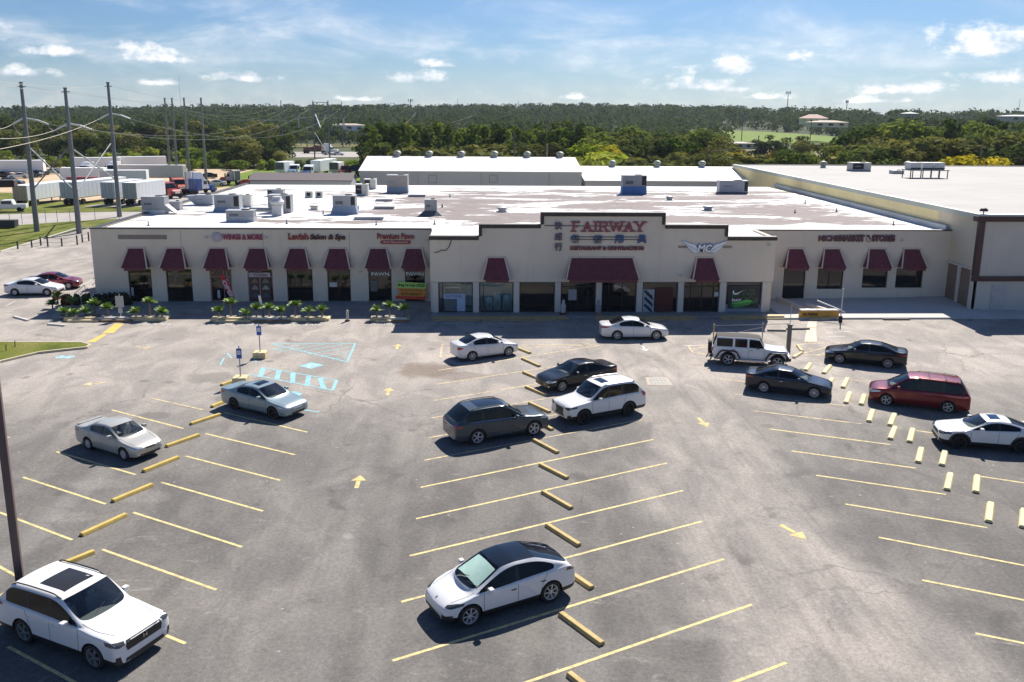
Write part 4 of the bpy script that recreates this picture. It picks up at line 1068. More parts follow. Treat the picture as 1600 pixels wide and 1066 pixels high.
# columns and shopfront bays
cols=[(676,685),(739,748.5),(802.5,811.5),(867,876),(931,940),(994.6,1003.6),(1059,1068),(1124,1134),(1190,1199)]
cx=[]
for a,b in cols:
    xa=FZ(a,470,67.0)[0]; xb=FZ(b,470,67.0)[0]; cx.append((xa,xb))
    mb=MB(); mb.box(xa,xb,67.02,67.42,.15,ZB-.03); part(mb,'column',STU4,bevel=.02)
GLI=glassmat('clear shop glass',(.86,.92,.92),1.45)
for i in range(8):
    x0=cx[i][1]; x1=cx[i+1][0]
    if i==7:
        window(x0+.02,x1-.02,.75,ZB-.04,67.22,mull=(),glass=darkglass('poster backing glass',(.02,.025,.04),1.6)); mb=MB(); mb.box(x0+.0,x1,67.2,67.4,.15,.75); part(mb,'bulkhead',solid('blue grey bulkhead',(.33,.36,.42),.8)); continue
    window(x0+.02,x1-.02,.16,ZB-.04,67.22,glass=GLI if i<2 else DGL,mull=(.28,.5,.78) if i==3 else ((.2,.6) if i in (4,) else ((.2,.52,.84) if i==6 else ((.12,) if i<2 else ()))),trans=(.84,) if i in (3,6) else (),nm='door' if i in (3,6) else 'window')
# shallow showroom behind the first two bays
mb=MB(); mb.box(cx[0][1]-.2,cx[2][0]+.2,69.6,69.7,.15,2.6); part(mb,'showroom_wall',solid('showroom wall',(.62,.70,.72),.9))
mb=MB(); mb.box(cx[0][1]-.2,cx[2][0]+.2,67.4,69.6,.155,.17); part(mb,'showroom_floor',solid('showroom floor',(.45,.52,.55),.6))
mb=MB(); mb.box(cx[2][0]+.2,cx[2][0]+.3,67.4,69.7,.15,2.6); mb.box(cx[0][0],cx[0][1]-.2,67.45,69.7,.15,2.6); part(mb,'showroom_wall',solid('showroom wall',(.62,.70,.72),.9))
mb=MB(); mb.box(cx[0][0],cx[2][0]+.3,67.45,69.7,2.601,2.65); part(mb,'showroom_ceiling',solid('showroom ceiling',(.7,.7,.7),.9))
STN=solid('stainless steel',(.50,.56,.58),.35,.3)
def kitchen(x,w,h,lab,dy=.35,kind='unit'):
    t=thing('kitchen_cabinet',lab,'kitchen appliance',(x,67.55+dy,.17),group='kitchen equipment in the shop window')
    mb=MB(); mb.box(-w/2,w/2,-.3,.3,.08,h*.6); mb.build('cabinet',STN,t,bevel=.02)
    mb=MB(); mb.box(-w/2+.05,w/2-.05,-.32,-.302,.14,h*.55); mb.build('door',solid('appliance front',(.16,.22,.24),.3,.3),t)
    mb=MB(); mb.box(-w/2,w/2,-.02,.3,h*.6,h); mb.build('upper_cabinet',solid('pale appliance',(.5,.56,.58),.4),t,bevel=.02)
kitchen(1.25,.5,1.1,'narrow steel kitchen cabinet at the left of the second shop window')
kitchen(1.9,.55,1.45,'tall steel kitchen cabinet left of centre in the second shop window')
kitchen(2.65,.5,1.2,'pale steel appliance in the middle of the second shop window',.5)
kitchen(3.3,.7,1.35,'wide steel cabinet at the right of the second shop window')
# display freezer and its blue sign in the first window
t=thing('display_freezer','pale blue glass topped display freezer behind the first shop window','freezer',(-1.65,67.85,.17))
mb=MB(); mb.box(-.65,.65,-.35,.35,.1,.9); mb.build('cabinet',solid('pale blue enamel',(.42,.52,.58),.4),t,bevel=.04)
mb=MB(); mb.box(-.65,-.57,-.3,.3,.9,1.95); mb.box(.57,.65,-.3,.3,.9,1.95); mb.box(-.65,.65,-.3,.3,1.85,1.95); mb.build('canopy_frame',solid('white enamel',(.7,.74,.75),.4),t,bevel=.02)
t=thing('window_poster','pale blue poster with purple lettering in the lower part of the first shop window','poster',(-1.35,67.20,.2))
mb=MB(); mb.box(-.98,.72,-.012,.0,1.02,1.45); mb.box(.05,.72,-.013,-.001,.03,1.015); mb.build('board',solid('pale blue poster card',(.42,.52,.66),.6),t)
text_obj('lettering','NATIONAL',.3,solid('purple ink',(.16,.06,.22),.7),t,(-.14,-.016,1.24),width=1.3,height=.22,depth=.002)
mb=MB(); mb.box(-.9,.0,-.011,-.001,.03,1.0); mb.build('dark_panel',solid('dull teal panel',(.09,.13,.15),.4),t)
# awnings
def awning(x0,x1,Y,zt,zb,fl=.42,out=.85,val=.22):
    pm=part(MB().prism([(x0,0),(x1,0),(x1,1),(x0,1)],0,1) if False else MB().add(
        [(x0,Y-.04,zt),(x1,Y-.04,zt),(x0-fl,Y-out,zb),(x1+fl,Y-out,zb),(x0-fl,Y-.01,zb),(x1+fl,Y-.01,zb),(x0,Y-.01,zt),(x1,Y-.01,zt)],
        [(0,1,3,2),(2,3,5,4),(0,2,4,6),(1,7,5,3),(0,6,7,1)]),'awning',AWN)
    mb=MB()
    for s,xa,xb in ((-1,x0,x0-fl),(1,x1,x1+fl)):
        a=Vector((xa,Y-.05,zt+.02)); b=Vector((xb,Y-out-.01,zb+.0)); mb.add([a+Vector((-.055,-.02,.02)),a+Vector((.055,-.02,.02)),b+Vector((.055,-.02,.02)),b+Vector((-.055,-.02,.02)),a+Vector((-.055,.02,-.03)),a+Vector((.055,.02,-.03)),b+Vector((.055,.02,-.03)),b+Vector((-.055,.02,-.03))],[(0,1,2,3),(4,7,6,5),(0,4,5,1),(1,5,6,2),(2,6,7,3),(3,7,4,0)])
        mb.box(xb-.25 if s<0 else xb+.0,xb if s<0 else xb+.25,Y-.07,Y-.005,zb-.05,zb+.03)
    mb.box(x0-.1,x1+.1,Y-.09,Y-.0,zt+.02,zt+.13); mb.build('awning_trim',CREAM,pm)
    mb=MB(); mb.box(x0-fl+.25,x1+fl-.12,Y-out+.06,Y-out+.10,zb-val,zb-.002); mb.build('valance',AWN,pm)
for pa,pb in ((199,226),(259,286),(326,353),(388,415),(451,478),(513,541),(577,604.5),(633,660)):
    awning(FZ(pa,388,YL)[0]+.05,FZ(pb,388,YL)[0]-.05,YL,4.55,3.06)
for pa,pb,f in ((761,789.5,.42),(891,990,.42),(1087.5,1116,.42)):
    awning(FZ(pa,402,67)[0]+.05,FZ(pb,402,67)[0]-.05,67.0,4.52,2.93,f)
for pa,pb in ((1231,1256),(1287,1313),(1357,1384),(1411,1438)):
    awning(FZ(pa,391,YR)[0]+.05,FZ(pb,391,YR)[0]-.05,YR,4.50,3.0)
# loose cable and small lights, cameras on the front
mb=MB(); pts=[]
for q in ((705,372),(704,380),(701,387),(696,392),(690,391),(685,394),(679,395)): x,z=FZ(*q,66.95); pts.append((x,66.95,z))
mb.path(pts,.03); part(mb,'cable',black)
def flood(px,py,Y,nm='wall_light'):
    x,z=FZ(px,py,Y); mb=MB(); mb.box(x-.10,x+.10,Y-.25,Y-.12,z-.08,z+.08); mb.tube((x,Y-.13,z),(x,Y,z),.03); part(mb,nm,solid('pale fixture',(.55,.55,.53),.5),bevel=.015)
for q in ((323,371,YL),(416,371,YL),(1062,430,66.99),(1201,383,66.99),(563,425,YL)): flood(*q)
for q in ((668,376,YL),(1408,376,YR)): flood(*q,nm='security_camera')
# ---------------------------------------------------------------- signs
def sign(name,label,txts,cat='sign',Y=YL,px=None):
    """txts: (string, px x0, x1, y0, y1, material, bold, shear)"""
    x0,z0=FZ(px[0],px[1],Y); t=thing(name,label,cat,(x0,Y-.03,z0))
    for s,a,b,c,d,mt,bo,sh in txts:
        xa,za=FZ(a,c,Y-.08); xb,zb=FZ(b,d,Y-.08)
        text_obj('lettering',s,.5,mt,t,((xa+xb)/2-x0,-.06,(za+zb)/2-z0),width=xb-xa,height=abs(za-zb),depth=.045,bold=bo,shear=sh)
    return t
REDL=solid('red sign letters',(.30,.015,.022),.35,coat=.6); REDF=solid('faded red sign letters',(.30,.065,.09),.5); DRED=solid('dark red sign letters',(.15,.012,.025),.4,coat=.4)
t=sign('channel_letter_sign','pinkish channel letters WINGS & MORE with a white disc, over the third awning',[('WINGS & MORE',347,410,366,375,solid('pink red letters',(.36,.05,.11),.4),.018,0)],px=(340,371))
x,z=FZ(339,370.5,YL); mb=MB(); mb.lathe([(.001,.10),(.36,.10),(.40,.07),(.40,.0)],28,M=Matrix.Rotation(PI/2,4,'X')); o=mb.build('disc',solid('lilac white disc',(.52,.48,.52),.5),t,smooth=True); o.location=(x-t.location.x,0,z-t.location.z)
sign('salon_sign','red lettering reading Lavish Salon & Spa above the fifth and sixth awnings',[('Lavish',450,482,364.5,375,REDL,.02,0),('Salon & Spa',484,540,366,377,solid('black cherry letters',(.07,.008,.012),.4),.022,.18)],px=(495,371))
t=sign('pawn_sign','red lettering reading Premium Pawn over a pill shaped And Fine Jewelry panel',[('Premium Pawn',589,647,364.5,374,REDL,.016,0)],px=(618,371))
x0,z0=FZ(594,375.5,YL); x1,z1=FZ(642,381.5,YL); ox,oz=t.location.x,t.location.z
mb=MB(); rr=(z0-z1)/2; pts=[(x1-rr-ox+rr*math.cos(a),(z0+z1)/2-oz+rr*math.sin(a)) for a in [R(d) for d in range(-90,91,20)]]+[(x0+rr-ox+rr*math.cos(a),(z0+z1)/2-oz+rr*math.sin(a)) for a in [R(d) for d in range(90,271,20)]]
mb.prism(pts,-.06,.02); mb.build('panel',REDL,t)
text_obj('lettering','And Fine Jewelry',.3,solid('pink white letters',(.7,.45,.45),.5),t,((x0+x1)/2-ox,-.075,(z0+z1)/2-oz),width=(x1-x0)*.84,height=(z0-z1)*.72,depth=.01,bold=.005,shear=.3)
# FAIRWAY in slab serif capitals
t=thing('restaurant_supply_sign','large faded red FAIRWAY sign with blue Chinese characters on the tallest parapet','sign',(10.2,66.97,6.9))
def slab(parent,xc,zc,W_,H_):
    lets={'F':[((.12,0),(.12,1)),((.12,.97),(.85,.97)),((.12,.52),(.62,.52))],'A':[((.1,0),(.5,1)),((.5,1),(.9,0)),((.25,.33),(.75,.33))],'I':[((.5,0),(.5,1))],
          'R':[((.12,0),(.12,1)),((.12,.97),(.7,.95)),((.7,.95),(.82,.75)),((.82,.75),(.66,.52)),((.66,.52),(.12,.5)),((.5,.5),(.9,0))],
          'W':[((.0,1),(.27,0)),((.27,0),(.5,.85)),((.5,.85),(.73,0)),((.73,0),(1,1))],'Y':[((.05,1),(.5,.45)),((.95,1),(.5,.45)),((.5,.45),(.5,0))]}
    ser={'F':[(.12,0),(.12,1)],'A':[(.1,0),(.9,0)],'I':[(.5,0),(.5,1)],'R':[(.12,0),(.12,1),(.9,0)],'W':[(0,1),(.5,.9),(1,1)],'Y':[(.05,1),(.95,1),(.5,0)]}
    wd={'F':.95,'A':1.05,'I':.55,'R':1.05,'W':1.35,'Y':1.05}; word='FAIRWAY'; tot=sum(wd[c] for c in word); x=xc-W_/2
    for n_,ch in enumerate(word):
        cw=wd[ch]/tot*W_; mb=MB(); lw_=.085*H_/.75*.95; k=0
        for a,b in lets[ch]:
            A=Vector((x+(.06+a[0]*.88)*cw,0,zc+(a[1]-.5)*H_)); B=Vector((x+(.06+b[0]*.88)*cw,0,zc+(b[1]-.5)*H_)); d=(B-A).normalized(); nn=Vector((-d.z,0,d.x))*lw_*.95; k+=1
            mb.prism([((A-nn).x,(A-nn).z),((B-nn).x,(B-nn).z),((B+nn).x,(B+nn).z),((A+nn).x,(A+nn).z)],-.10-k*.002,.0)
        for a in ser[ch]:
            X0=x+(.06+a[0]*.88)*cw; Z0=zc+(a[1]-.5)*H_; mb.box(X0-.17*W_/5.3*1.2,X0+.17*W_/5.3*1.2,-.115,.0,Z0-.045,Z0+.045)
        mb.build('letter',REDF,parent); x+=cw
def zpx(py,Y=66.9): return FZ(950,py,Y)[1]
xa,za=FZ(894,346.5,66.9); xb,zb=FZ(1008,362.5,66.9)
slab(t,(xa+xb)/2-10.2,(za+zb)/2-6.9,xb-xa,za-zb-.06)
BLS=solid('blue sign letters',(.045,.10,.24),.5); GRS=solid('dull purple characters',(.14,.10,.15),.6); RAIL=solid('sign rail',(.13,.12,.115),.6)
for ch,px in zip('餐館用具',(898.5,934,967,1003)):
    x,z=FZ(px,374,66.9); text_obj('character',ch,.7,BLS,t,(x-10.2,-.08,z-6.9),width=.72,height=.66,depth=.05,bold=.02)
for ch,py in zip('快威行',(353,370,386)):
    x,z=FZ(872.5,py,66.9); text_obj('character',ch,.6,GRS,t,(x-10.2,-.08,z-6.9),width=.60,height=.62,depth=.05,bold=.012)
xa,z=FZ(891,388,66.9); xb,_=FZ(1006,388,66.9)
text_obj('lettering','RESTAURANT & CONTRACTING',.4,DRED,t,((xa+xb)/2-10.2,-.07,z-6.9),width=xb-xa,height=.32,depth=.05,bold=.03)
mb=MB()
for py,px0,px1 in ((353,851,905),(353.5,905,985),(370.5,892,1010),(374.5,892,1010)):
    a,z=FZ(px0,py,66.9); b,_=FZ(px1,py,66.9); mb.box(a-10.2,b-10.2,-.045,.0,z-6.9-.03,z-6.9+.03)
mb.build('mounting_rail',RAIL,t)
# winged emblem
t=thing('winged_emblem_sign','white and blue winged MC emblem over the right hand maroon awning of the main front','sign',(*[FZ(1101,386,66.95)[0]],66.97,FZ(1101,386,66.95)[1]))
WBL=solid('white acrylic',(.93,.94,.96),.5); WBE=solid('blue emblem edge',(.16,.26,.42),.5)
for s in (-1,1):
    for k in range(4):
        r0=[(.42+.10*k,-.50+.13*k),(.62+.10*k,-.40+.15*k),(1.75-.19*k+0*.1,.42-.20*k+.0),(1.86-.22*k,.56-.22*k),(1.2-.1*k,.36-.12*k),(.70-.02*k,.10-.05*k)] if False else None
    fe=[[(1.82,.50),(1.45,.40),(.75,.16),(.35,-.42),(.62,-.25),(1.05,.0),(1.55,.22)],[(1.50,.16),(1.0,-.06),(.62,-.30),(.45,-.46),(.80,-.42),(1.25,-.12)],[(1.15,-.20),(.85,-.42),(.55,-.52),(.90,-.50)]]
    for fpt in fe:
        q=[(a*s,b) for a,b in fpt]; MB().prism([(a*1.0,b) for a,b in q],-.10,-.04).build('wing',WBL,t)
        c=sum((Vector(v) for v in q),Vector((0,0)))/len(q)
        MB().prism([tuple(c+(Vector(v)-c)*1.05+(Vector(v)-c).normalized()*.02) for v in q],-.04,0).build('wing_edge',WBE,t)
text_obj('lettering','MC',.8,WBL,t,(0,-.12,-.10),width=1.15,height=.62,depth=.04,bold=.03,shear=.15); text_obj('lettering_edge','MC',.8,WBE,t,(0,-.06,-.10),width=1.28,height=.74,depth=.03,bold=.06,shear=.15)
x0,z0=FZ(1060,384,66.95); x1,z1=FZ(1144,388,66.95); mb=MB(); mb.box(x0,x1,66.985,66.999,z1,z0); part(mb,'old_sign_backing',solid('tan stain band',(.36,.29,.23),.9))
sign('boutique_sign','dark maroon lettering reading NICHE MARKET & STORES on the right wing',[('NICHE',1279.5,1311,368,377.5,solid('plum letters',(.13,.045,.06),.5),.03,0),('MARKET & STORES',1312,1398,367,378,solid('plum letters',(.13,.045,.06),.5),.035,0)],px=(1339,373),Y=YR)
# window lettering and posters
WTX=solid('white vinyl',(.92,.92,.90),.6)
for px in (594,648):
    x,z=FZ(px,428.5,YL); t=thing('window_lettering','white PAWN lettering %s'%('in the top of the pawn shop door' if px==594 else 'in the top of the pawn shop window, right of its door'),'lettering',(x,YL+.085,z)); text_obj('letters','PAWN',.4,WTX,t,(0,0,0),width=1.45,height=.30,depth=.008,bold=.01)
def poster(name,label,rect,Y,mat,cat='poster',dy=.06):
    xa,za=FZ(rect[0],rect[1],Y); xb,zb=FZ(rect[2],rect[3],Y); t=thing(name,label,cat,((xa+xb)/2,Y-dy,(za+zb)/2)); w_,h_=(xb-xa)/2,(za-zb)/2
    mb=MB(); mb.box(-w_,w_,-.008,.0,-h_,h_); mb.build('sheet',mat,t); return t,w_,h_
YP=67.22
t,w_,h_=poster('sneaker_poster','dark AIR MAX DAY poster with a green shoe in the last bay',(1138,446,1185,482),YP,solid('dark poster',(.018,.020,.026),.5))
GREN=solid('bright green print',(.14,.62,.10),.5); GREM=solid('mid green print',(.03,.18,.03),.5); GRED=solid('deep green print',(.02,.06,.02),.5)
sc=w_/1.2
def PP(pts,y,mat,nm): return MB().prism([(a*w_,b*h_) for a,b in pts],y-.003,y).build(nm,mat,t)
PP([(-.72,.50),(-.70,.30),(-.60,.20),(-.45,.22),(.02,.62),(-.42,.36),(-.60,.34),(-.62,.44),(-.66,.62)],-.012,WTX,'swoosh')
for w2,mt,y,b in ((1,solid('olive print edge',(.34,.42,.22),.5),-.010,.035),(1,GRED,-.014,.0)):
    text_obj('lettering','AIR',.5,mt,t,(.33*w_,y,.46*h_),width=.78*w_*1.05+b,height=.34*h_*1.1+b,depth=.001,bold=.02); text_obj('lettering','MAX',.5,mt,t,(.0,y,.06*h_),width=1.4*w_+b,height=.38*h_+b,depth=.001,bold=.02)
text_obj('lettering','DAY',.4,WTX,t,(-.42*w_,-.014,-.27*h_),width=.62*w_,height=.22*h_,depth=.001,bold=.02)
PP([(-.85,-.62),(-.75,-.46),(-.3,-.40),(.15,-.18),(.45,-.22),(.62,-.36),(.85,-.12),(.92,-.28),(.75,-.50),(.4,-.62),(-.1,-.85),(-.7,-.92)],-.016,GREM,'shoe')
PP([(-.72,-.50),(-.3,-.43),(.15,-.22),(.42,-.26),(.58,-.40),(.2,-.45),(-.2,-.56),(-.7,-.60)],-.019,GREN,'shoe_upper')
for k in range(6): PP([(-.62+k*.17,-.88+k*.03),(-.56+k*.17,-.88+k*.03),(-.36+k*.17,-.55+k*.03),(-.42+k*.17,-.55+k*.03)],-.021,GREN,'stripe')
for k in range(8): PP([(-.52+k*.17,-.93),(-.47+k*.17,-.93),(-.47+k*.17,-.89),(-.52+k*.17,-.89)],-.021,WTX,'mark')
t,w_,h_=poster('fish_poster','black and white brushwork poster in the shopfront right of the main entrance','1004 444 1029 489'.split() and (1005,452,1021,488),YP,solid('pale drawing paper',(.40,.44,.48),.6))
for k in range(9): PP([(-.9+(k%3)*.5,.85-k*.2),(-.5+(k%3)*.5,.95-k*.2),(.1+(k%3)*.35,.55-k*.19),(-.2+(k%3)*.4,.45-k*.19)],-.012,black,'brush_stroke')
t,w_,h_=poster('dark_red_backdrop','dark red backdrop hanging in the shopfront right of the main entrance',(1024,450,1050,488),YP,solid('dark red cloth',(.09,.02,.015),.8))
t,w_,h_=poster('notice','pale square notice on the left leaf of the main entrance',(888,452,900.5,469),YP,solid('pale notice',(.36,.35,.35),.7),'notice')
t,w_,h_=poster('notice','small notice on the wall panel right of the second shop doors',(1116,456,1122,463),YP,solid('white notice',(.6,.6,.6),.7),'notice')
t,w_,h_=poster('notice','tall white notice inside the first shop window of the left wing',(205.5,449,210,462),YL+.13,solid('white notice',(.6,.6,.6),.7),'notice',.09)
t,w_,h_=poster('notice','white sheet low on the door behind the red flag',(340,453,345,466),YL+.13,solid('white notice',(.6,.6,.6),.7),'notice',.09)
t,w_,h_=poster('notice','cluster of pale decals on the pawn shop door',(579,438,590,455),YL+.13,solid('grey decals',(.16,.16,.17),.7),'notice',.09)
t,w_,h_=poster('notice','white sheet in the left pane of the salon door',(515,441,527,448),YL+.13,solid('white notice',(.45,.45,.45),.7),'notice',.09)
t,w_,h_=poster('notice','square white notice in the top right of the door behind the red flag',(350,436,357,443),YL+.13,solid('white notice',(.6,.6,.6),.7),'notice',.09)
# food pictures in the fourth window
t,w_,h_=poster('menu_poster','pink framed window poster of fried food with a white script banner on top','387 424 427 472'.split() and (389,425,425,471),YL+.13,solid('brown food poster',(.11,.06,.05),.6),dy=.09)
PP([(-1,.66),(1,.66),(1,.96),(-1,.96)],-.012,solid('white banner',(.55,.52,.53),.6),'banner')
text_obj('lettering','V Cuisine',.3,REDF,t,(.05*w_,-.016,.81*h_),width=w_*1.2,height=h_*.2,depth=.001,bold=.01,shear=.2)
for a,b,c1 in ((-.5,.42,(.30,.20,.12)),(.5,.42,(.24,.22,.16)),(-.5,-.02,(.36,.30,.26)),(.5,-.02,(.40,.38,.33)),(-.5,-.55,(.10,.13,.16)),(.5,-.55,(.12,.14,.20))):
    mm=solid('food %s'%a+str(b),c1,.7,var=.6,scale=14); PP([(a-.36,b-.16),(a-.2,b+.02),(a,b+.16),(a+.22,b+.05),(a+.36,b-.16)],-.012,mm,'dish')
PP([(-.04,-1),(.04,-1),(.04,.66),(-.04,.66)],-.02,FRP,'divider')
# gold banner
t=thing('gold_banner','green, orange and red banner saying Bring Us Your GOLD, tilted against the shop corner','banner',(*G(642,474.5),.15)); t.rotation_euler=(0,R(2),0)
bx=t.location.x; by=t.location.y
mb=MB(); mb.prism([(-1.2,1.15),(1.25,1.15),(1.25,1.62),(-1.2,1.68)],-.03,0); mb.build('top_panel',solid('lime banner',(.55,.85,.20),.6),t)
mb=MB(); mb.prism([(-1.15,.48),(1.1,.48),(1.32,.80),(1.1,1.15),(-1.15,1.15),(-.95,.80)],-.035,-.001); mb.build('arrow_panel',solid('orange banner',(.95,.36,.05),.6),t)
mb=MB(); mb.prism([(-1.25,.22),(1.2,.22),(1.2,.48),(-1.25,.48)],-.03,0); mb.build('bottom_panel',solid('red banner',(.88,.07,.04),.6),t)
GK=solid('dark green ink',(.02,.08,.02),.7)
text_obj('lettering','Bring Us Your GOLD',.3,GK,t,(.03,-.04,1.39),width=2.2,height=.28,depth=.004,bold=.012)
text_obj('lettering','Paying Great Prices',.3,solid('brown ink',(.14,.04,.01),.7),t,(0,-.045,.98),width=1.8,height=.22,depth=.004,shear=.2); text_obj('lettering','WE PAY MORE !!!',.3,solid('brown ink',(.14,.04,.01),.7),t,(0,-.045,.67),width=1.7,height=.2,depth=.004,shear=.2,bold=.006)
# ---------------------------------------------------------------- big store on the right
big=thing('large_store','large flat roofed cream and grey store with brown trim, right of the shopping strip','building',(40.6,67.7,0)); BL=Vector((-40.6,-67.7,0))
def bp(mb,nm,mt,**k): o=mb.build(nm,mt,big,**k); o.location=BL; return o
HT=7.95; sk=lambda y: 40.6+(y-67.7)*.036
def skbox(mb,y0,y1,z0,z1,a,b): mb.prism([(sk(y0)+a,y0),(sk(y0)+b,y0),(sk(y1)+b,y1),(sk(y1)+a,y1)],z0,z1,axis='z')
mb=MB(); skbox(mb,74.6,145,0,HT-.42,0,.3); bp(mb,'wall',STU2)
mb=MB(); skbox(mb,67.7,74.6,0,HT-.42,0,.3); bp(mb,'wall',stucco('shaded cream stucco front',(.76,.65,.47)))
mb=MB(); skbox(mb,67.62,145.1,HT-.42,HT-.002,-.12,.35); bp(mb,'fascia',solid('sage coping',(.55,.58,.50),.7,var=.08,scale=.4))
mb=MB(); skbox(mb,72.4,121,6.03,6.5,-.35,0); bp(mb,'flashing',solid('pale grey flashing',(.46,.48,.50),.6))
mb=MB(); mb.box(sk(67.7)+.02,120,67.7,68.0,0,HT-.1); bp(mb,'wall',STU3)
mb=MB(); mb.box(40.2,120,67.45,68.15,HT-.55,HT-.12); mb.box(40.35,120,67.5,67.69,2.55,2.95); mb.box(40.45,40.9,67.48,67.9,2.95,HT-.56); bp(mb,'trim_band',BRN.copy() if False else solid('brown red trim',(.075,.035,.030),.6),bevel=.02)
mb=MB(); mb.box(40.3,120,67.4,68.2,HT-.11,HT+.03); bp(mb,'coping',solid('pale coping',(.5,.52,.52),.6))
mb=MB(); mb.box(43.2,44.9,67.68,67.695,.15,2.35) if False else mb.box(42.2,43.5,67.66,67.69,.15,2.25); bp(mb,'door',solid('grey steel door',(.50,.48,.46),.6)); mb=MB(); mb.box(42.3,42.42,67.62,67.66,1.15,1.25); bp(mb,'door_handle',chrome)
mb=MB(); mb.box(45.4,45.8,67.6,67.69,.15,2.5); bp(mb,'pilaster',STU4)
m,nt,p_=newmat('tan brick'); co=coords(nt); br=nt.nodes.new('ShaderNodeTexBrick'); br.inputs['Scale'].default_value=3.2; br.inputs['Color1'].default_value=(.27,.18,.12,1); br.inputs['Color2'].default_value=(.20,.13,.085,1); br.inputs['Mortar'].default_value=(.3,.27,.23,1); br.inputs['Mortar Size'].default_value=.015
L(nt,mapping(nt,co,(1,1,1),(0,0,0),(0,PI/2,PI/2)),br.inputs['Vector']); L(nt,br.outputs['Color'],p_.inputs['Base Color']); p_.inputs['Roughness'].default_value=.9
mb=MB(); skbox(mb,68.1,69.75,.2,3.35,-.02,.0); bp(mb,'brick_panel',m); mb=MB(); skbox(mb,70.15,71.9,.2,3.35,-.02,.0); bp(mb,'brick_panel',m)
mb=MB(); skbox(mb,69.75,70.15,.15,3.4,-.12,-.0); bp(mb,'pilaster',STU4); mb=MB(); skbox(mb,67.65,68.1,.15,3.4,-.10,-.0); bp(mb,'pilaster',STU4); mb=MB(); skbox(mb,67.7,74.6,3.4,3.55,-.14,-.0); bp(mb,'ledge',STU4)
mb=MB(); mb.prism([(sk(68)+.3,68.0),(120,68.0),(120,145),(sk(145)+.3,145)],HT-.32,HT-.14,axis='z')
m,nt,p_=newmat('weathered white membrane'); co=coords(nt); f=noise(nt,mapping(nt,co,(.35,1.8,1)),.5,6,.6,.8); g=noise(nt,co,.08,4)
c_=mix(nt,mrange(nt,f,.5,.72,0,.7),(.335,.32,.305),(.20,.183,.178)); L(nt,mix(nt,mrange(nt,g,.45,.7,0,.3),c_,(.24,.222,.215)),p_.inputs['Base Color']); p_.inputs['Roughness'].default_value=.8
bp(mb,'roof',m)
mb=MB(); mb.prism([(sk(145),145),(120,145),(120,145.4),(sk(145),145.4)],0,HT-.02,axis='z'); bp(mb,'wall',STU3)
t=thing('post_lamp','small dark dome lamp on the roof corner of the large store','lamp',(40.75,67.72,HT+.03)); mb=MB(); mb.tube((0,0,0),(0,0,.22),.04); mb.build('stem',trimb,t); mb=MB(); mb.lathe([(.001,.52),(.15,.50),(.28,.40),(.33,.28),(.30,.24),(.001,.22)],20); mb.build('dome',BRN,t,smooth=True)
# ---------------------------------------------------------------- rear buildings
GM=solid('grey metal siding',(.42,.43,.42),.6,var=.06,scale=.5); WM=solid('white metal roof',(.66,.65,.63),.55,var=.05)
def shed(name,label,x0,x1,y0,y1,ze,zr,wallm,roofm,openings=()):
    t=thing(name,label,'building',((x0+x1)/2,y0,0)); ox=(x0+x1)/2; w_=(x1-x0)/2; d=y1-y0
    mb=MB(); mb.box(-w_,w_,0,.2,0,ze); mb.box(-w_,w_,d-.2,d,0,ze); mb.prism([(.2,0),(d-.2,0),(d-.2,ze),(d/2,zr-.05),(.2,ze)],-w_,-w_+.2,axis='x'); mb.prism([(.2,0),(d-.2,0),(d-.2,ze),(d/2,zr-.05),(.2,ze)],w_-.2,w_,axis='x'); mb.build('wall',wallm,t)
    mb=MB(); mb.prism([(-.25,ze-.05),(d/2,zr),(d+.25,ze-.05),(d+.25,ze+.06),(d/2,zr+.12),(-.25,ze+.06)],-w_-.2,w_+.2,axis='x'); mb.build('roof',roofm,t)
    return t
t=shed('warehouse','large grey metal warehouse with a white gable roof, centre left behind the shops',-17.3,16.8,135,158,7.1,8.75,GM,WM)
for px,s in ((676,0),(771,1)):
    x,z=FZ(px,280,134.9); mb=MB(); mb.box(x-.65-t.location.x,x-.58-t.location.x,-.05,-.001,z-.6,z+.6); mb.box(x+.55-t.location.x,x+.62-t.location.x,-.05,-.001,z-.6,z+.6); mb.box(x-.58-t.location.x,x+.55-t.location.x,-.05,-.001,z+.53,z+.6); mb.box(x-.58-t.location.x,x+.55-t.location.x,-.05,-.001,z-.6,z-.53); mb.build('louvre',solid('dull metal frame',(.2,.2,.2),.6),t)
for x in (-8.2,1.5,12): mb=MB(); mb.box(x-.03,x+.03,-.06,0,0,7.0); mb.build('downpipe',solid('pipe grey',(.28,.29,.29),.6),t)
t2=shed('white_roofed_shed','long low white roofed shed, centre right behind the shops',17.4,46,135,157,5.8,7.35,GM,WM)
t3=shed('low_grey_shed','low grey shed with a dull mauve roof at the left behind the shops',-32.2,-17.7,128,134,6.1,6.95,solid('pale grey siding',(.40,.42,.44),.7),solid('mauve grey roof',(.13,.105,.11),.8))
t4=shed('distant_shed','small low shed between the warehouse and the pine trees',23,46,172,186,5.2,6.3,GM,solid('dusty white roof',(.6,.58,.55),.7))
t5=shed('distant_shed','smaller shed roof just right of the warehouse ridge',20,31,190,200,6.0,6.8,GM,solid('dusty white roof',(.6,.58,.55),.7))
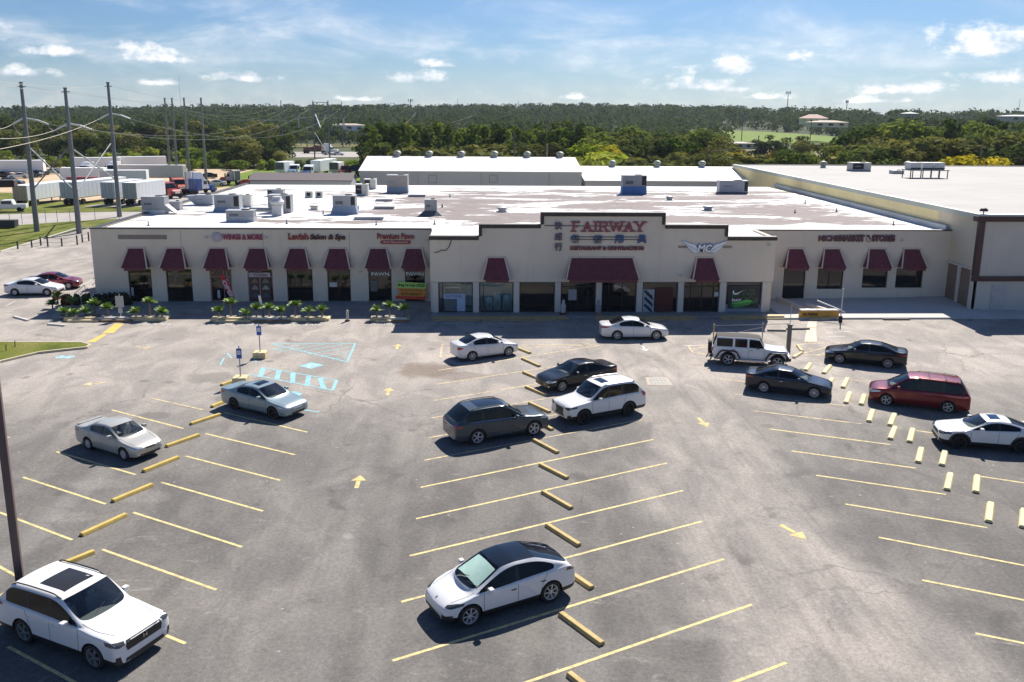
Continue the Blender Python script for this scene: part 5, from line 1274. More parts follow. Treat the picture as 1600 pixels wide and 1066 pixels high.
# turbine vents
def vent(x,y,z,s=1,lab=''):
    t=thing('turbine_vent',lab,'roof vent',(x,y,z),group='turbine vents along the roof ridges')
    mb=MB(); mb.lathe([(.45*s,-.3),(.42*s,.35*s)],16); mb.build('base',steel,t,smooth=True)
    mb=MB(); mb.lathe([(.40*s,.36*s),(.62*s,.50*s),(.66*s,.75*s),(.50*s,.98*s),(.2*s,1.08*s),(.001,1.1*s)],16); mb.build('turbine',solid('mossy galvanised',(.30,.33,.28),.6,.3),t,smooth=True)
for i,px in enumerate((621,671,721,773,824,875)): x,_=FZ(px,243,146.5); vent(x,146.5,8.75,.95,'galvanised turbine vent on the warehouse ridge, number %s from its left end'%['one','two','three','four','five','six'][i])
for i,px in enumerate((957,1027,1097)): x,_=FZ(px,260,146); vent(x,146,7.4,.95,'turbine vent on the white shed ridge, %s'%['leftmost','middle','rightmost'][i])
for px,py in ((1286,262),(1418,262)): x,y=G(px,py,HT-.1); vent(x,y,HT-.1,.95,'turbine vent at the far edge of the large store roof, %s'%('left of the cooling unit' if px<1300 else 'left of the rooftop platform'))
# ---------------------------------------------------------------- rooftop units
UG=solid('unit grey paint',(.30,.31,.33),.55,.1); UP=solid('pale unit paint',(.55,.54,.50),.55); UD=solid('condenser coil',(.018,.02,.024),.7); UB=solid('blue grey roof curb',(.25,.32,.42),.7); UBB=solid('blue tarp curb',(.07,.18,.42),.6); UK=solid('dark curb',(.12,.13,.14),.7)
def unit(px,py,wpx,hpx,label,body=UG,curb=UB,coil=.28,side=1,ch=.4,flare=.15,dp=1.3,hood=False,z=6.02):
    x,y=G(px,py,z); s=1357/y; w_=wpx/s/2; h=hpx/s; t=thing('rooftop_unit',label,'air conditioner',(x,y+dp/2,z)); d=dp/2
    mb=MB(); mb.add([(-w_-flare,-d-flare,0),(w_+flare,-d-flare,0),(w_+flare,d,0),(-w_-flare,d,0),(-w_,-d,ch),(w_,-d,ch),(w_,d,ch),(-w_,d,ch)],[(4,5,6,7),(0,1,5,4),(1,2,6,5),(2,3,7,6),(3,0,4,7)]); mb.build('curb',curb,t)
    mb=MB(); mb.box(-w_,w_,-d,d,ch+.001,h); mb.build('casing',body,t,bevel=.03)
    if coil:
        a=w_*(1-2*coil) if side>0 else -w_+.06; b=w_-.06 if side>0 else -w_*(1-2*coil)
        mb=MB(); mb.box(a,b,-d-.02,-d+.0,ch+.12,h-.08); mb.build('coil',UD,t)
    mb=MB(); mb.box(-w_-.03,w_+.03,-d-.03,d+.03,h,h+.05); mb.build('lid',UP if body is UP else solid('unit lid',(.42,.43,.44),.5),t)
    mb=MB(); mb.box(-w_*.75,-w_*.1,-d-.04,-d,h*.55,h*.60+ch*.3) ; mb.build('label_plate',UK if body is UG else UG,t)
    if hood:
        mb=MB(); mb.prism([(-w_-1.0,h*.95),(-w_,h),(-w_,ch),(-w_-.15,ch)] if hood<0 else [(w_+.9,0.1),(w_,h*.55),(w_,ch)],-d+.1,d-.1,axis='y'); mb.build('duct_hood',body,t)
    mb=MB(); mb.lathe([(.001,.08),(w_*.3,.08),(w_*.33,.0)],14,M=Matrix.Translation((w_*.35,0,h+.05))); mb.build('fan_guard',UD,t)
    return t
unit(240,335,35,26,'grey rooftop unit with a slanting duct, nearest the left end of the shop roof',coil=0,curb=solid('white curb',(.6,.6,.6),.7),hood=1,flare=.02)
unit(273,329,16,13,'small grey box unit right behind the leftmost rooftop unit',coil=0,curb=UG,ch=.1,flare=0,dp=1)
unit(319,321,27,15,'pale grey angled duct box lying on the left part of the roof',coil=0,curb=UG,ch=.1,flare=0,hood=-1,body=solid('pale duct',(.42,.45,.48),.5))
unit(355,331,38,25,'grey rooftop unit with a dark coil and blue-grey curb, left of the fan stack',coil=.22)
unit(383,324,18,18,'cream exhaust box just right of the second coil unit',body=UP,coil=0,ch=.1,flare=0,dp=1)
unit(375,347,42,17,'low wide grey unit closest to the front edge of the shop roof',coil=0,ch=.45,flare=-.0,dp=1.1,curb=solid('grey curb',(.40,.42,.45),.7))
unit(437,333,35,27,'grey unit with a dark coil behind a white exhaust fan stack',coil=.2,ch=.3,flare=.0,curb=UG)
unit(430,307,24,10,'low unit behind the fan stack unit',coil=.3,side=-1,ch=.1,flare=0)
unit(538,335,35,28,'grey rooftop unit on a broad blue curb in the left half of the roof',coil=.2,ch=.75,flare=.2)
unit(565,306,19,17,'square cream condenser, the nearer of the pair at the back of the roof',body=UP,coil=.5,side=-1,ch=.1,flare=0,dp=1.5)
unit(578,296,18,15,'square cream condenser, the farther of the pair at the back of the roof',body=UP,coil=.5,side=-1,ch=.1,flare=0,dp=1.5)
unit(621,302,32,27,'tall pale tan rooftop unit on a blue-grey curb before the warehouse',body=solid('tan unit paint',(.38,.345,.31),.6),coil=0,ch=.8,flare=.05,dp=1.6)
unit(673,337,19,24,'narrow grey unit on a wide dark flared base, just left of the main front',coil=0,ch=.45,flare=.55,curb=UK,dp=1.)
unit(991,304,38,29,'grey rooftop unit on a bright blue curb in the middle of the roof',curb=UBB,coil=.2,ch=1.0,flare=.05)
unit(1146,303,46,20,'long light grey unit near the wall of the large store',body=solid('light unit paint',(.45,.46,.48),.5),curb=UK,coil=.13,ch=.2,flare=0)
unit(1346,268,30,13,'dark fronted cooling unit alone on the large store roof',body=UP,coil=.6,side=-1,ch=.2,flare=0,z=HT-.14,dp=2)
unit(1404,272,18,5,'low flat curb box left of the rooftop platform on the large store',body=UP,coil=0,ch=.1,flare=0,z=HT-.14)
# white exhaust fan stack with a duct
x,y=G(434,337,6.02); t=thing('exhaust_fan','white exhaust fan stack with a horizontal round duct on the left part of the roof','roof fan',(x,y,6.02))
mb=MB(); mb.box(-.45,.45,-.4,.4,0,1.0); mb.build('base',WM,t,bevel=.03); mb=MB(); mb.lathe([(.3,1.0),(.62,1.08),(.66,1.35),(.45,1.55),(.4,1.8),(.001,1.85)],18); mb.build('cowl',WM,t,smooth=True)
mb=MB(); mb.tube((-.4,-.1,.55),(-2.6,.1,.55),.22,n=12); mb.build('duct',UG,t,smooth=True)
for px,py,lab in ((483,309,'left one of a pair of small square ducts with dark mouths'),(499,309,'right one of a pair of small square ducts with dark mouths')):
    x,y=G(px,py,6.02); t=thing('gooseneck_vent',lab,'roof vent',(x,y,6.02)); mb=MB(); mb.box(-.42,.42,-.3,.4,0,.75); mb.build('casing',UP,t,bevel=.04); mb=MB(); mb.box(-.22,.22,-.32,-.3,.22,.6); mb.build('mouth',black,t)
for px,py,w_,lab in ((491,328,.9,'round tan low vent on the roof behind the salon'),(785,331,1.0,'low skylight curb behind the left step of the main front'),(662,324,.0,''),(566,352,0,''),(1046,313,.8,'round dark vent in the middle of the roof'),(1106,329,1.0,'square grey vent to the right of the roof middle')):
    if not w_: continue
    x,y=G(px,py,6.02); t=thing('roof_vent',lab,'roof vent',(x,y,6.02)); mb=MB(); mb.lathe([(w_*.42,0),(w_*.40,.3),(w_*.55,.32),(w_*.5,.45),(.001,.55)],14); mb.build('cowl',UP if px<800 else UG,t,smooth=True); mb=MB(); mb.box(-w_*.6,w_*.6,-w_*.6,w_*.6,0,.06); mb.build('flange',WM,t)
WHD=solid('white hatch',(.72,.71,.70),.6); GHD=solid('hatch side',(.45,.43,.42),.8)
for px,py,wd,lab in ((576,344,2.6,'wide white roof hatch left of the dark based unit'),(600,327,2.0,'long pinkish roof hatch behind the wide white one'),(651,308,2.0,'thin long roof hatch at the back of the roof'),(600,315,1.8,'narrow roof hatch near the tan unit')):
    x,y=G(px,py,6.02); t=thing('roof_hatch',lab,'hatch',(x,y,6.02)); mb=MB(); mb.box(-wd/2,wd/2,0,1.2,0,.22); mb.build('curb',GHD,t); mb=MB(); mb.box(-wd/2-.05,wd/2+.05,-.05,1.25,.221,.30); mb.build('cover',WHD,t,bevel=.02)
for i,(px,py) in enumerate(((448,350),(588,352),(679,351),(232,353),(505,335),(560,327),(1160,300),(703,308),(691,324),(1258,318),(1307,331),(1396,352),(1242,333))):
    x,y=G(px,py,6.02); t=thing('vent_pipe','small grey vent pipe rising through the white roof coating','pipe',(x,y,6.02),group='small vent pipes on the shop roof'); mb=MB(); mb.tube((0,0,0),(0,0,.38),.06,n=8); mb.build('pipe',UG,t); mb=MB(); mb.lathe([(.14,.0),(.07,.1)],10); mb.build('collar',UK,t)
# platform of condensers on the large store
x,y=G(1451,279,HT-.14); t=thing('condenser_platform','steel legged platform carrying three white condensers on the large store roof','platform',(x,y,HT-.14))
mb=MB()
for xx in (-2.5,-1.1,.3,1.4,2.5):
    for yy in (0,2.2): mb.box(xx-.05,xx+.05,yy-.05,yy+.05,0,1.0)
mb.build('legs',solid('rusty steel',(.16,.13,.12),.7),t); mb=MB(); mb.box(-2.65,2.65,-.15,2.35,1.0,1.12); mb.build('deck',solid('platform steel',(.25,.24,.23),.6),t)
for xx in (-1.7,.0,1.55):
    mb=MB(); mb.box(xx-.7,xx+.7,.4,1.9,1.121,2.05); mb.build('condenser',WM,t,bevel=.04); mb=MB(); mb.box(xx-.7,xx+.7,.36,.4,1.2,1.35) ; mb.build('coil',UD,t)
# ---------------------------------------------------------------- truck yard
TW=solid('white trailer sheet',(.86,.88,.90),.45,var=.06); TG=solid('grey door',(.50,.54,.58),.5); TY=solid('yellowed door',(.50,.42,.29),.6); TLG=solid('warm grey trailer',(.66,.62,.60),.5,var=.05)
def tyres(t,xs,y=1.15,r=.5):
    for x in xs:
        for s in (-1,1):
            mb=MB(); mb.lathe([(.001,-.2),(r*.5,-.2),(r*.55,-.12),(r*.95,-.2),(r,-.1),(r,.1),(r*.95,.2),(.001,.18)],14,M=Matrix.Translation((x,y*s,r))@Matrix.Rotation(PI/2,4,'X')); w_=mb.build('wheel',black,t,smooth=True)
def trailer(label,x,y,ang,Ln=14,col=TW,door=TG,group='semi trailers in the truck yard',h=2.75,hb=1.2,reefer=False):
    """ang: heading of the nose from the rear doors; x,y: rear end middle"""
    t=thing('semi_trailer',label,'trailer',(x,y,.03),ang,group)
    mb=MB(); mb.box(.06,Ln,-1.28,1.28,hb,hb+h); mb.build('box',col,t,bevel=.04)
    mb=MB(); mb.box(.0,.055,-1.26,-.02,hb+.02,hb+h-.05); mb.box(.0,.055,.02,1.26,hb+.02,hb+h-.05); mb.build('rear_door',door,t)
    mb=MB()
    for yy in (-.8,-.35,.35,.8): mb.tube((-.02,yy,hb+.1),(-.02,yy,hb+h-.1),.025,n=5)
    mb.build('lock_rod',solid('rod grey',(.2,.2,.22),.5),t)
    mb=MB(); mb.box(.2,Ln-.2,-.5,.5,hb-.18,hb-.001); mb.box(.0,.12,-1.0,1.0,.55,.65); mb.box(.02,.1,-.7,-.62,.65,hb); mb.box(.02,.1,.62,.7,.65,hb); mb.build('chassis',black,t)
    mb=MB(); 
    for s in (-1,1): mb.box(Ln*.74,Ln*.74+.15,s*.8-.08,s*.8+.08,.1,hb-.1)
    mb.build('landing_gear',steel,t)
    mb=MB()
    for k in range(int(Ln/1.1)): mb.box(.8+k*1.1,.83+k*1.1,-1.292,1.292,hb+.02,hb+h-.03)
    mb.build('rib',col,t)
    tyres(t,(1.2,2.5)); 
    if reefer: mb=MB(); mb.box(Ln,Ln+.5,-1,1,hb+.7,hb+2.5); mb.build('cooling_unit',solid('reefer dark',(.10,.1,.11),.5),t,bevel=.05)
    return t
GLT=darkglass('truck glass',(.02,.025,.03),1.6)
def tractor(label,x,y,ang,col,roofh=3.9,sleeper=2.0,nose=2.0,group='truck tractors in the yard',low=None):
    t=thing('truck_tractor',label,'truck',(x,y,.03),ang,group); lo=low or col
    mb=MB(); mb.box(-3.6,3.4,-.45,.45,.7,.95); mb.box(2.9,3.6,-1.1,1.1,.45,.95); mb.build('chassis',black,t)
    c0=3.4-nose; s0=c0-1.5-sleeper
    mb=MB(); mb.prism([(s0,1.0),(c0+.15,1.0),(c0-.05,1.75),(c0-.55,2.75),(c0-.9,2.85),(c0-1.7,roofh-.1),(s0+.1,roofh),(s0,roofh-.2)],-1.15,1.15,axis='y'); mb.build('cab',col,t,bevel=.08)
    mb=MB(); mb.prism([(c0-.1,.75),(3.4,.75),(3.45,1.35),(3.0,1.65),(c0+.02,1.78)],-.95,.95,axis='y'); mb.build('bonnet',lo,t,bevel=.12)
    mb=MB()
    for s in (-1,1): mb.prism([(2.0,.6),(2.1,1.05),(2.35,1.25),(3.0,1.2),(3.3,.75),(3.3,.6)],*sorted((s*.8,s*1.2)),axis='y')
    mb.build('fender',lo,t,bevel=.04)
    mb=MB(); mb.add([(c0-.02,-1.0,1.83),(c0-.02,1.0,1.83),(c0-.50,.92,2.72),(c0-.50,-.92,2.72)],[(0,1,2,3)]); mb.build('windscreen',GLT,t)
    for s in (-1,1):
        mb=MB(); mb.box(c0-1.35,c0-.5,*sorted((s*1.151,s*1.17)),1.85,2.5); mb.build('side_window',GLT,t)
        mb=MB(); mb.box(c0-.3,c0-.1,*sorted((s*1.3,s*1.5)),1.8,2.6); mb.build('mirror',black,t)
        mb=MB(); mb.tube((s0-.15,s*.9,1.0),(s0-.15,s*.9,roofh),.08,n=8); mb.build('exhaust_stack',chrome,t)
    mb=MB(); mb.box(3.46,3.5,-.5,.5,.85,1.35); mb.build('grille',chrome,t)
    tyres(t,(2.65,),1.0); tyres(t,(-1.9,-3.1),1.0)
    return t
def pt(px,py): return G(px,py)
def hd(a,b): a=G(*a); b=G(*b); return math.atan2(b[1]-a[1],b[0]-a[0])
A1=R(80)
x,y=pt(36,323); trailer('yellowed container like trailer end on, leftmost of the front row behind the three tall poles',x-0.3,y,R(82),13,TW,TY,hb=.95,h=2.55)
x,y=pt(106,321.5); trailer('white trailer with plain grey doors, between the left and the middle tall pole',x,y,R(77),15)
x,y=pt(170,321.5); trailer('white trailer with grey doors half hidden behind the right tall pole',x,y,R(79),9)
x,y=pt(204,322.5); trailer('white trailer with panelled grey doors right of the right tall pole',x,y,R(80),9.5,door=solid('pale panel door',(.42,.45,.48),.5))
x,y=pt(290,285); trailer('long warm grey trailer seen side on behind the pole group',x,y,R(181),14.6,TLG,TLG)
x,y=pt(99,291); trailer('white trailer side on behind the middle tall pole',x,y,R(4),9,TW,TG)
x,y=pt(161,296); trailer('white trailer behind the right tall pole in the second row',x,y,R(8),9,TW,TG)
x,y=pt(118,272); trailer('tall white trailer at the back hedge, left of two',x,y,R(20),11,TW,TG,h=3)
x,y=pt(186,270); trailer('tall white trailer at the back hedge, right of two',x,y,R(25),12,TW,TG,h=3)
x,y=pt(-12,276); trailer('white trailer at the left edge of the photo by the hedge',x,y,R(12),12,TW,TG)
TB=solid('truck white',(.82,.84,.86),.35,coat=.5); TR=solid('truck red',(.36,.03,.035),.35,coat=.5); TO=solid('truck orange red',(.42,.10,.06),.5); TBL=solid('truck blue',(.02,.10,.32),.35,coat=.5)
x,y=pt(58,275); tractor('white truck tractor parked by the hedge left of the middle tall pole',x,y,R(-95),TB)
x,y=pt(135,276); tractor('white truck tractor in front of the tall back trailers, left one',x,y,R(-100),TB,3.6)
x,y=pt(178,275); tractor('white truck tractor in front of the tall back trailers, beside the right tall pole',x,y,R(-95),TB,3.6)
x,y=pt(262,309); tractor('red truck tractor partly behind the panelled trailer',x,y,R(-40),TR,2.9,1.0,group='truck tractors in the yard')
x,y=pt(280,302); tractor('orange red truck tractor with a dark box behind it',x,y,R(-60),TO,3.0,1.2)
x,y=pt(312,303); tractor('white and blue high roof truck tractor seen from behind, left of the grey poles',x,y,R(62),TB,4.4,2.4,low=TBL)
# the blue rear of the tall tractor
x,y=pt(309,306); t=thing('truck_box','blue tarpaulin box standing on the frame of the high roof truck tractor','truck box',(x,y,1.0),R(62)); mb=MB(); mb.box(-1.1,.2,-1.15,1.15,0,2.3); mb.build('tarp',TBL,t,bevel=.05); mb=MB(); mb.box(-1.12,-1.1,-1.1,1.1,.1,.2); mb.build('rail',black,t)
x,y=pt(366,289); tractor('grey white tractor carrying a red hood near the shop roof edge',x,y,R(150),solid('truck grey',(.36,.37,.37),.5),3.3,.8,low=TR)
x,y=pt(402,293); tractor('red truck tractor behind the back left corner of the shop roof',x,y,R(170),TR,2.7,.6)
x,y=pt(130,300); t=thing('red_truck_box','red painted lorry side with white lettering blurs between two trailers','truck box',(x,y,1.0),R(5)); mb=MB(); mb.box(-2.6,2.6,-1,1,0,2.0); mb.build('box',solid('dull red sheet',(.30,.06,.06),.5),t); mb=MB(); mb.box(.0,2.5,-1.02,-1.0,.6,1.6); mb.build('panel',solid('pale red panel',(.45,.2,.2),.6),t); mb=MB(); mb.box(-2.6,2.6,-.9,.9,-.9,-.01); mb.build('chassis',black,t)
# trucks behind the shed, middle left
x,y=pt(444,275); trailer('white box trailer with a dark cooling unit behind the low grey shed, leftmost of three',x+1,y+3,R(-100),7,TW,TG,reefer=True,h=2.5)
x,y=pt(461,275); tractor('white truck tractor with a blue bonnet next to the leftmost box behind the shed',x,y,R(-95),TB,3.0,.8,low=solid('pale blue bonnet',(.2,.3,.5),.4))
x,y=pt(499,276); trailer('grey green roofed trailer coupled to a blue tractor behind the low shed',x+1.5,y+12,R(-100),13,TW,TG,h=2.9)
x,y=pt(484,277); tractor('blue fronted white tractor under the middle trailer behind the low shed',x,y-1,R(-100),TB,3.2,.8,low=TBL)
x,y=pt(523,275); trailer('short white box trailer right of the three behind the low shed',x+1,y+2,R(-95),6,TW,TG,reefer=True,h=2.4)
x,y=pt(541,276); tractor('red truck tractor beside the short white box',x,y,R(-100),TR,2.6,.7)
x,y=pt(557,275); tractor('dark blue truck cab at the corner of the warehouse',x,y,R(-95),solid('navy truck',(.03,.04,.08),.4),2.6,.6)
# car transporter on the highway and small far vehicles
xh,yh=G(505,240); tractor('white high roof tractor pulling a maroon load on the far highway',xh+3,yh,R(0),TB,4.2,2.4,group='vehicles on the far highway')
t=thing('flatbed_load','maroon load on a low trailer behind the white tractor on the far highway','trailer',(xh-4,yh,.05)); mb=MB(); mb.box(-4.5,4.0,-1.2,1.2,.9,1.1); mb.build('deck',black,t); mb=MB(); mb.prism([(-4,1.1),(3.4,1.1),(3.4,3.2),(1.2,3.4),(-.5,2.6),(-4,2.4)],-1.1,1.1,axis='y'); mb.build('load',solid('maroon load',(.14,.03,.035),.5),t,bevel=.1); tyres(t,(-3.5,-2.3))
xh2,yh2=G(525,219); t=thing('mobile_home','white mobile home in the field beyond the highway','building',(xh2,yh2,.5)); mb=MB(); mb.box(-9,9,-2.5,2.5,.3,3.6); mb.build('wall',TW,t); mb=MB(); mb.prism([(-2.8,3.6),(0,4.6),(2.8,3.6)],-9.3,9.3,axis='x'); mb.build('roof',solid('roof sheet',(.55,.57,.6),.6),t); mb=MB()
for k in range(4): mb=MB(); mb.box(-7+k*4,-5.8+k*4,-2.53,-2.5,1.6,2.7); mb.build('window',GLT,t)
# cars in the yard, copies of the parked ones
byname={c.name:c for c in cars}
def cc(src,px,py,ang,label): 
    x,y=G(px,py); return dup(byname[src],(x,y,.03),R(ang),label,'cars in the truck yard')
cc('dark_grey_suv',20,290,0,'dark SUV on the grass at the left edge of the truck yard')
cc('white_sedan',29,279,200,'white sedan in front of the leftmost yard trailer')
cc('black_sedan',8,277,0,'black sedan at the far left beneath the yard trailer')
cc('dark_grey_suv',52,277,170,'dark grey SUV in front of the white tractor by the hedge')
cc('blue_grey_sedan',81,272,200,'grey sedan alone on the dirt left of the middle tall pole')
cc('white_compact_sedan',39,272,20,'second white sedan, between the left yard trailer and the left tall pole')
cc('white_compact_sedan',337,291,190,'white sedan beside the red hooded truck near the shop roof')
cc('black_sedan',323,279,200,'black sedan parked behind the group of grey poles')
cc('silver_sedan',514,242.5,0,'silver sedan on the far highway')
cc('white_sedan',529,243,0,'white sedan on the far highway, right of the silver one')
cc('silver_compact_sedan',83,297.2,180,'dark car roof between the trailers')
# pickup truck and red car front left
x,y=G(14,331); t=thing('pickup_truck','white pickup truck beside the yellowed trailer at the left edge','truck',(x,y,.03),R(195))
mb=MB(); mb.prism([(-2.7,.5),(2.7,.5),(2.75,.95),(2.5,1.12),(1.3,1.2),(.75,1.85),(-.7,1.88),(-.95,1.2),(-2.7,1.2)],-.97,.97,axis='y'); mb.build('body',WHITE,t,bevel=.08); mb=MB(); mb.add([(1.28,-.85,1.24),(1.28,.85,1.24),(.80,.75,1.80),(.80,-.75,1.80)],[(0,1,2,3)]); mb.build('windscreen',GLT,t)
for s in (-1,1): mb=MB(); mb.box(-.65,.75,*sorted((s*.972,s*.985)),1.25,1.72); mb.build('side_window',GLT,t)
mb=MB(); mb.box(2.74,2.78,-.6,.6,.65,.95); mb.build('grille',black,t); tyres(t,(-1.7,1.75),.88,.38)
x,y=G(-8,328); dup(byname['crimson_sedan'],(x,y,.03),R(100),'bright red car cut off by the left edge of the photo',None)
# ---------------------------------------------------------------- poles and wires
PG=solid('weathered pole steel',(.20,.215,.225),.6,.3,var=.12,scale=.6); PW=solid('wooden pole',(.17,.145,.12),.9); INSW=solid('white insulator',(.60,.62,.64),.35); WIRE=solid('aluminium wire',(.32,.31,.28),.5,.5); WIRED=solid('dark wire',(.09,.09,.09),.6)
def pole(label,bx,by,H_,r0,r1,mat=PG,name='power_pole',group=None,extra=None):
    t=thing(name,label,'pole',(bx,by,0),0,group); mb=MB(); mb.tube((0,0,0),(0,0,H_),r0,r1,n=12); mb.build('shaft',mat,t,smooth=True)
    mb=MB(); mb.tube((0,0,H_-.05),(0,0,H_+.15),r1*1.3,n=10); mb.build('cap',mat,t); return t
big3=[]
for (px,py,tx,ty,lab) in ((58,362,27,130,'left one of the three tall grey steel power poles behind the lawn'),(124,365,99,138,'middle one of the three tall grey steel power poles behind the lawn'),(187,339,164,130,'right one of the three tall grey steel power poles, nearest the shop roof')):
    bx,by=G(px,py); Ht=FZ(tx,ty,by)[1]; t=pole(lab,bx,by,Ht,.36,.19,group='tall steel power poles'); big3.append((t,bx,by,Ht))
    # strain insulators
    za=Ht-4.4
    for dx,dz,yy in ((-1.6,-.75,-.1),(1.5,-.25,.4),(2.6,-.75,.7)):
        if dx==2.6: a=Vector((1.3,.3,za-.2))
        else: a=Vector((.2*np.sign(dx),0,za))
        b=Vector((dx,yy,za+dz)); mb=MB(); n_=7
        for k in range(n_): p0=a.lerp(b,k/n_); p1=a.lerp(b,(k+.75)/n_); mb.tube(p0,p1,.12,.10,n=8)
        mb.tube(a,b,.06,n=6); mb.build('insulator',INSW,t)
    mb=MB(); pts=[]
    for k in range(9): s=k/8; pts.append((-1.6+1.9*s,-.1,za-.75-1.5*math.sin(s*PI*.75)))
    mb.path(pts,.035); pts=[(2.6+.3*k/5,.7,za-.75+.1*k*(1-k/5*.3)) for k in range(6)]; mb.path(pts,.028); pts=[(2.4,.6,za-.6),(2.7,.6,za-1.2),(3.2,.6,za-1.7)]; mb.path(pts,.04); mb.build('jumper_wire',WIRE,t)
    mb=MB(); mb.box(-.55,.55,-.05,.05,Ht-.5,Ht-.38); mb.build('crossarm',PG,t)
def crossbrace(i,j,lab):
    (t,ax,ay,ah),(t2,bx,by,bh)=big3[i],big3[j]
    u=thing('cross_brace',lab,'brace',(ax,ay,0)); 
    mb=MB(); mb.tube((.3,0,10.8),(bx-ax-.3,by-ay,5.8),.10,n=8); mb.build('brace',solid('pale brace tube',(.45,.46,.46),.5,.4),u,smooth=True); mb=MB(); mb.tube((bx-ax-.2,by-ay,11.2),(.3,0,5.8 if i==0 else 5.6),.085,n=8); mb.build('brace',PG,u,smooth=True)
crossbrace(0,1,'pale steel cross bracing between the left and middle tall poles'); crossbrace(1,2,'pale steel cross bracing between the middle and right tall poles')
for (px,py,tx,ty,lab) in ((267,285,255,154,'first from the left of the four slim poles behind the long grey trailer'),(278,285,270.5,154,'second from the left of the four slim poles behind the long grey trailer'),(297,293,292,154,'third of the four slim poles, beside the blue truck box'),(323,293,312.5,154,'rightmost of the four slim poles, right of the blue truck box')):
    bx,by=G(px,py); pole(lab,bx,by,FZ(tx,ty,by)[1],.32,.17,group='slim grey power poles')
for (px,py,tx,ty,lab) in ((443,248,442,158,'slim pole at the left end of the far highway'),(492,249,488.5,158,'left post of the H frame pylon by the highway'),(516,260,512,158,'right post of the H frame pylon by the highway'),(536,232,534.5,160,'slim pole right of the H frame pylon'),(480,232,475,185,'short wooden pole beyond the highway'),(566,228,566,198,'short pole in the green field left of the pine belt'),(592,225,592,162,'far crossarm pole, left of a pair above the pines'),(607,225,607,162,'far crossarm pole, right of a pair above the pines')):
    bx,by=G(px,py); t=pole(lab,bx,by,FZ(tx,ty,by)[1],.24,.15,group='poles along the far highway')
    if px in (592,607): mb=MB(); mb.box(-1.6,1.6,-.1,.1,FZ(tx,ty,by)[1]-1.0,FZ(tx,ty,by)[1]-.8); mb.build('crossarm',PG,t)
# H frame insulators and arm
ax,ay=G(492,249); bx,by=G(516,260); u=thing('h_frame_crossarm','top crossarm, white insulators and cross braces of the H frame pylon','crossarm',(ax,ay,0))
za=FZ(489,160,ay)[1]; zb=FZ(513,160,by)[1]
mb=MB(); mb.tube((0,0,za),(bx-ax,by-ay,zb),.12); mb.tube((-5.5,1,za-5.3),(bx-ax+4.8,by-ay-1,zb-4.8),.10); mb.build('arm',PG,u)
mb=MB(); mb.tube((.8,0,za-4.2),((bx-ax)*.5,(by-ay)*.5,za-8.8),.2); mb.tube((bx-ax-.8,by-ay,zb-4),((bx-ax)*.5,(by-ay)*.5,za-8.8),.2); mb.tube((-5.5,1,za-5.3),(-5.5,1,za-9.0),.2); mb.tube((bx-ax+4.8,by-ay-1,zb-4.8),(bx-ax+4.8,by-ay-1,zb-8.2),.2); mb.build('insulator',INSW,u)
mb=MB(); mb.tube((.3,0,za-10.6),(bx-ax,by-ay,za-17.5),.1); mb.tube((bx-ax-.3,by-ay,za-11),(0,0,za-18),.1); mb.build('brace',PG,u)
for (px,py,tx,ty,lab,mt) in ((803,293,803,211,'dark thin pole standing before the warehouse wall',solid('dark pole',(.035,.035,.04),.6)),(854,293,853,227,'wooden pole with guy wires before the warehouse wall, near its right end',PW),(1103,289,1102,232,'wooden pole behind the white shed, left of the large store',PW),(1333+197,262,1535,226,'wooden pole behind the large store at the yellow tree',PW),(1183,252,1183,213,'wooden pole at the far left of the large store beside the shrubs',PW),(1158,228,1157,182,'slim pole in the green clearing behind the sheds',PW),(1264,240,1264,190,'dark slim pole in the clearing with the pink roofed house',PW)):
    by=159 if px<900 else (170 if px<1140 else (152 if px>1500 else (230 if px==1183 else 330)))
    bx,_=FZ(px,py,by); H_=FZ(tx,ty,by)[1]; t=pole(lab,bx,by,H_,.18,.12,mt,name='utility_pole')
    if px in (854,1103): mb=MB(); mb.tube((0,0,H_-2.2),(-1.4,0,H_-5.2),.02,n=4); mb.tube((0,0,H_-2.2),(1.4,0,H_-5.2),.02,n=4); mb.tube((-.6,0,H_-3),(.6,0,H_-3),.05,n=4); mb.build('guy_wire',WIRE,t)
def wire(a,b,sag,r,label,mat=WIRE,n=22):
    a=Vector(a); b=Vector(b); pts=[a.lerp(b,k/n)-Vector((0,0,4*sag*(k/n)*(1-k/n))) for k in range(n+1)]
    mb=MB(); mb.path([p-a for p in pts],r,n and 5); o=mb.build('power_line',mat,loc=a); tag(o,label,'wire','overhead power lines'); return o
def P3(px,py,Y): x,z=FZ(px,py,Y); return (x,Y,z)
nm=['left','middle','right']
for i,(t,bx,by,Ht) in enumerate(big3):
    za=Ht-4.4
    tgt=[P3(-60,192,70),P3(-60,212,72),P3(-60,243,72)][i]
    wire((bx-1.6,by-.1,za-.75),tgt,.6,.03,'thick bright conductor running to the left from the %s tall pole'%nm[i],solid('bright conductor',(.42,.37,.28),.5,.3))
    far=[P3(497,180,322),P3(503,183,300),P3(528,185,284)][i] if False else [(-62.5,323,20.5),(-56,320,19.8),(-42,284,17.5)][i]
    wire((bx+2.6,by+.7,za-.75),far,5.5,.022,'conductor sagging away from the %s tall pole towards the H frame pylon'%nm[i])
    wire((bx+.3,by,Ht-.4),(far[0],far[1],far[2]+5.5),4,.014,'thin earth wire from the top of the %s tall pole to the far pylon'%nm[i])
    wire((bx-.3,by,Ht-.4),P3(-80,100+i*8,60),.5,.02,'thin earth wire leaving the top of the %s tall pole to the left'%nm[i])
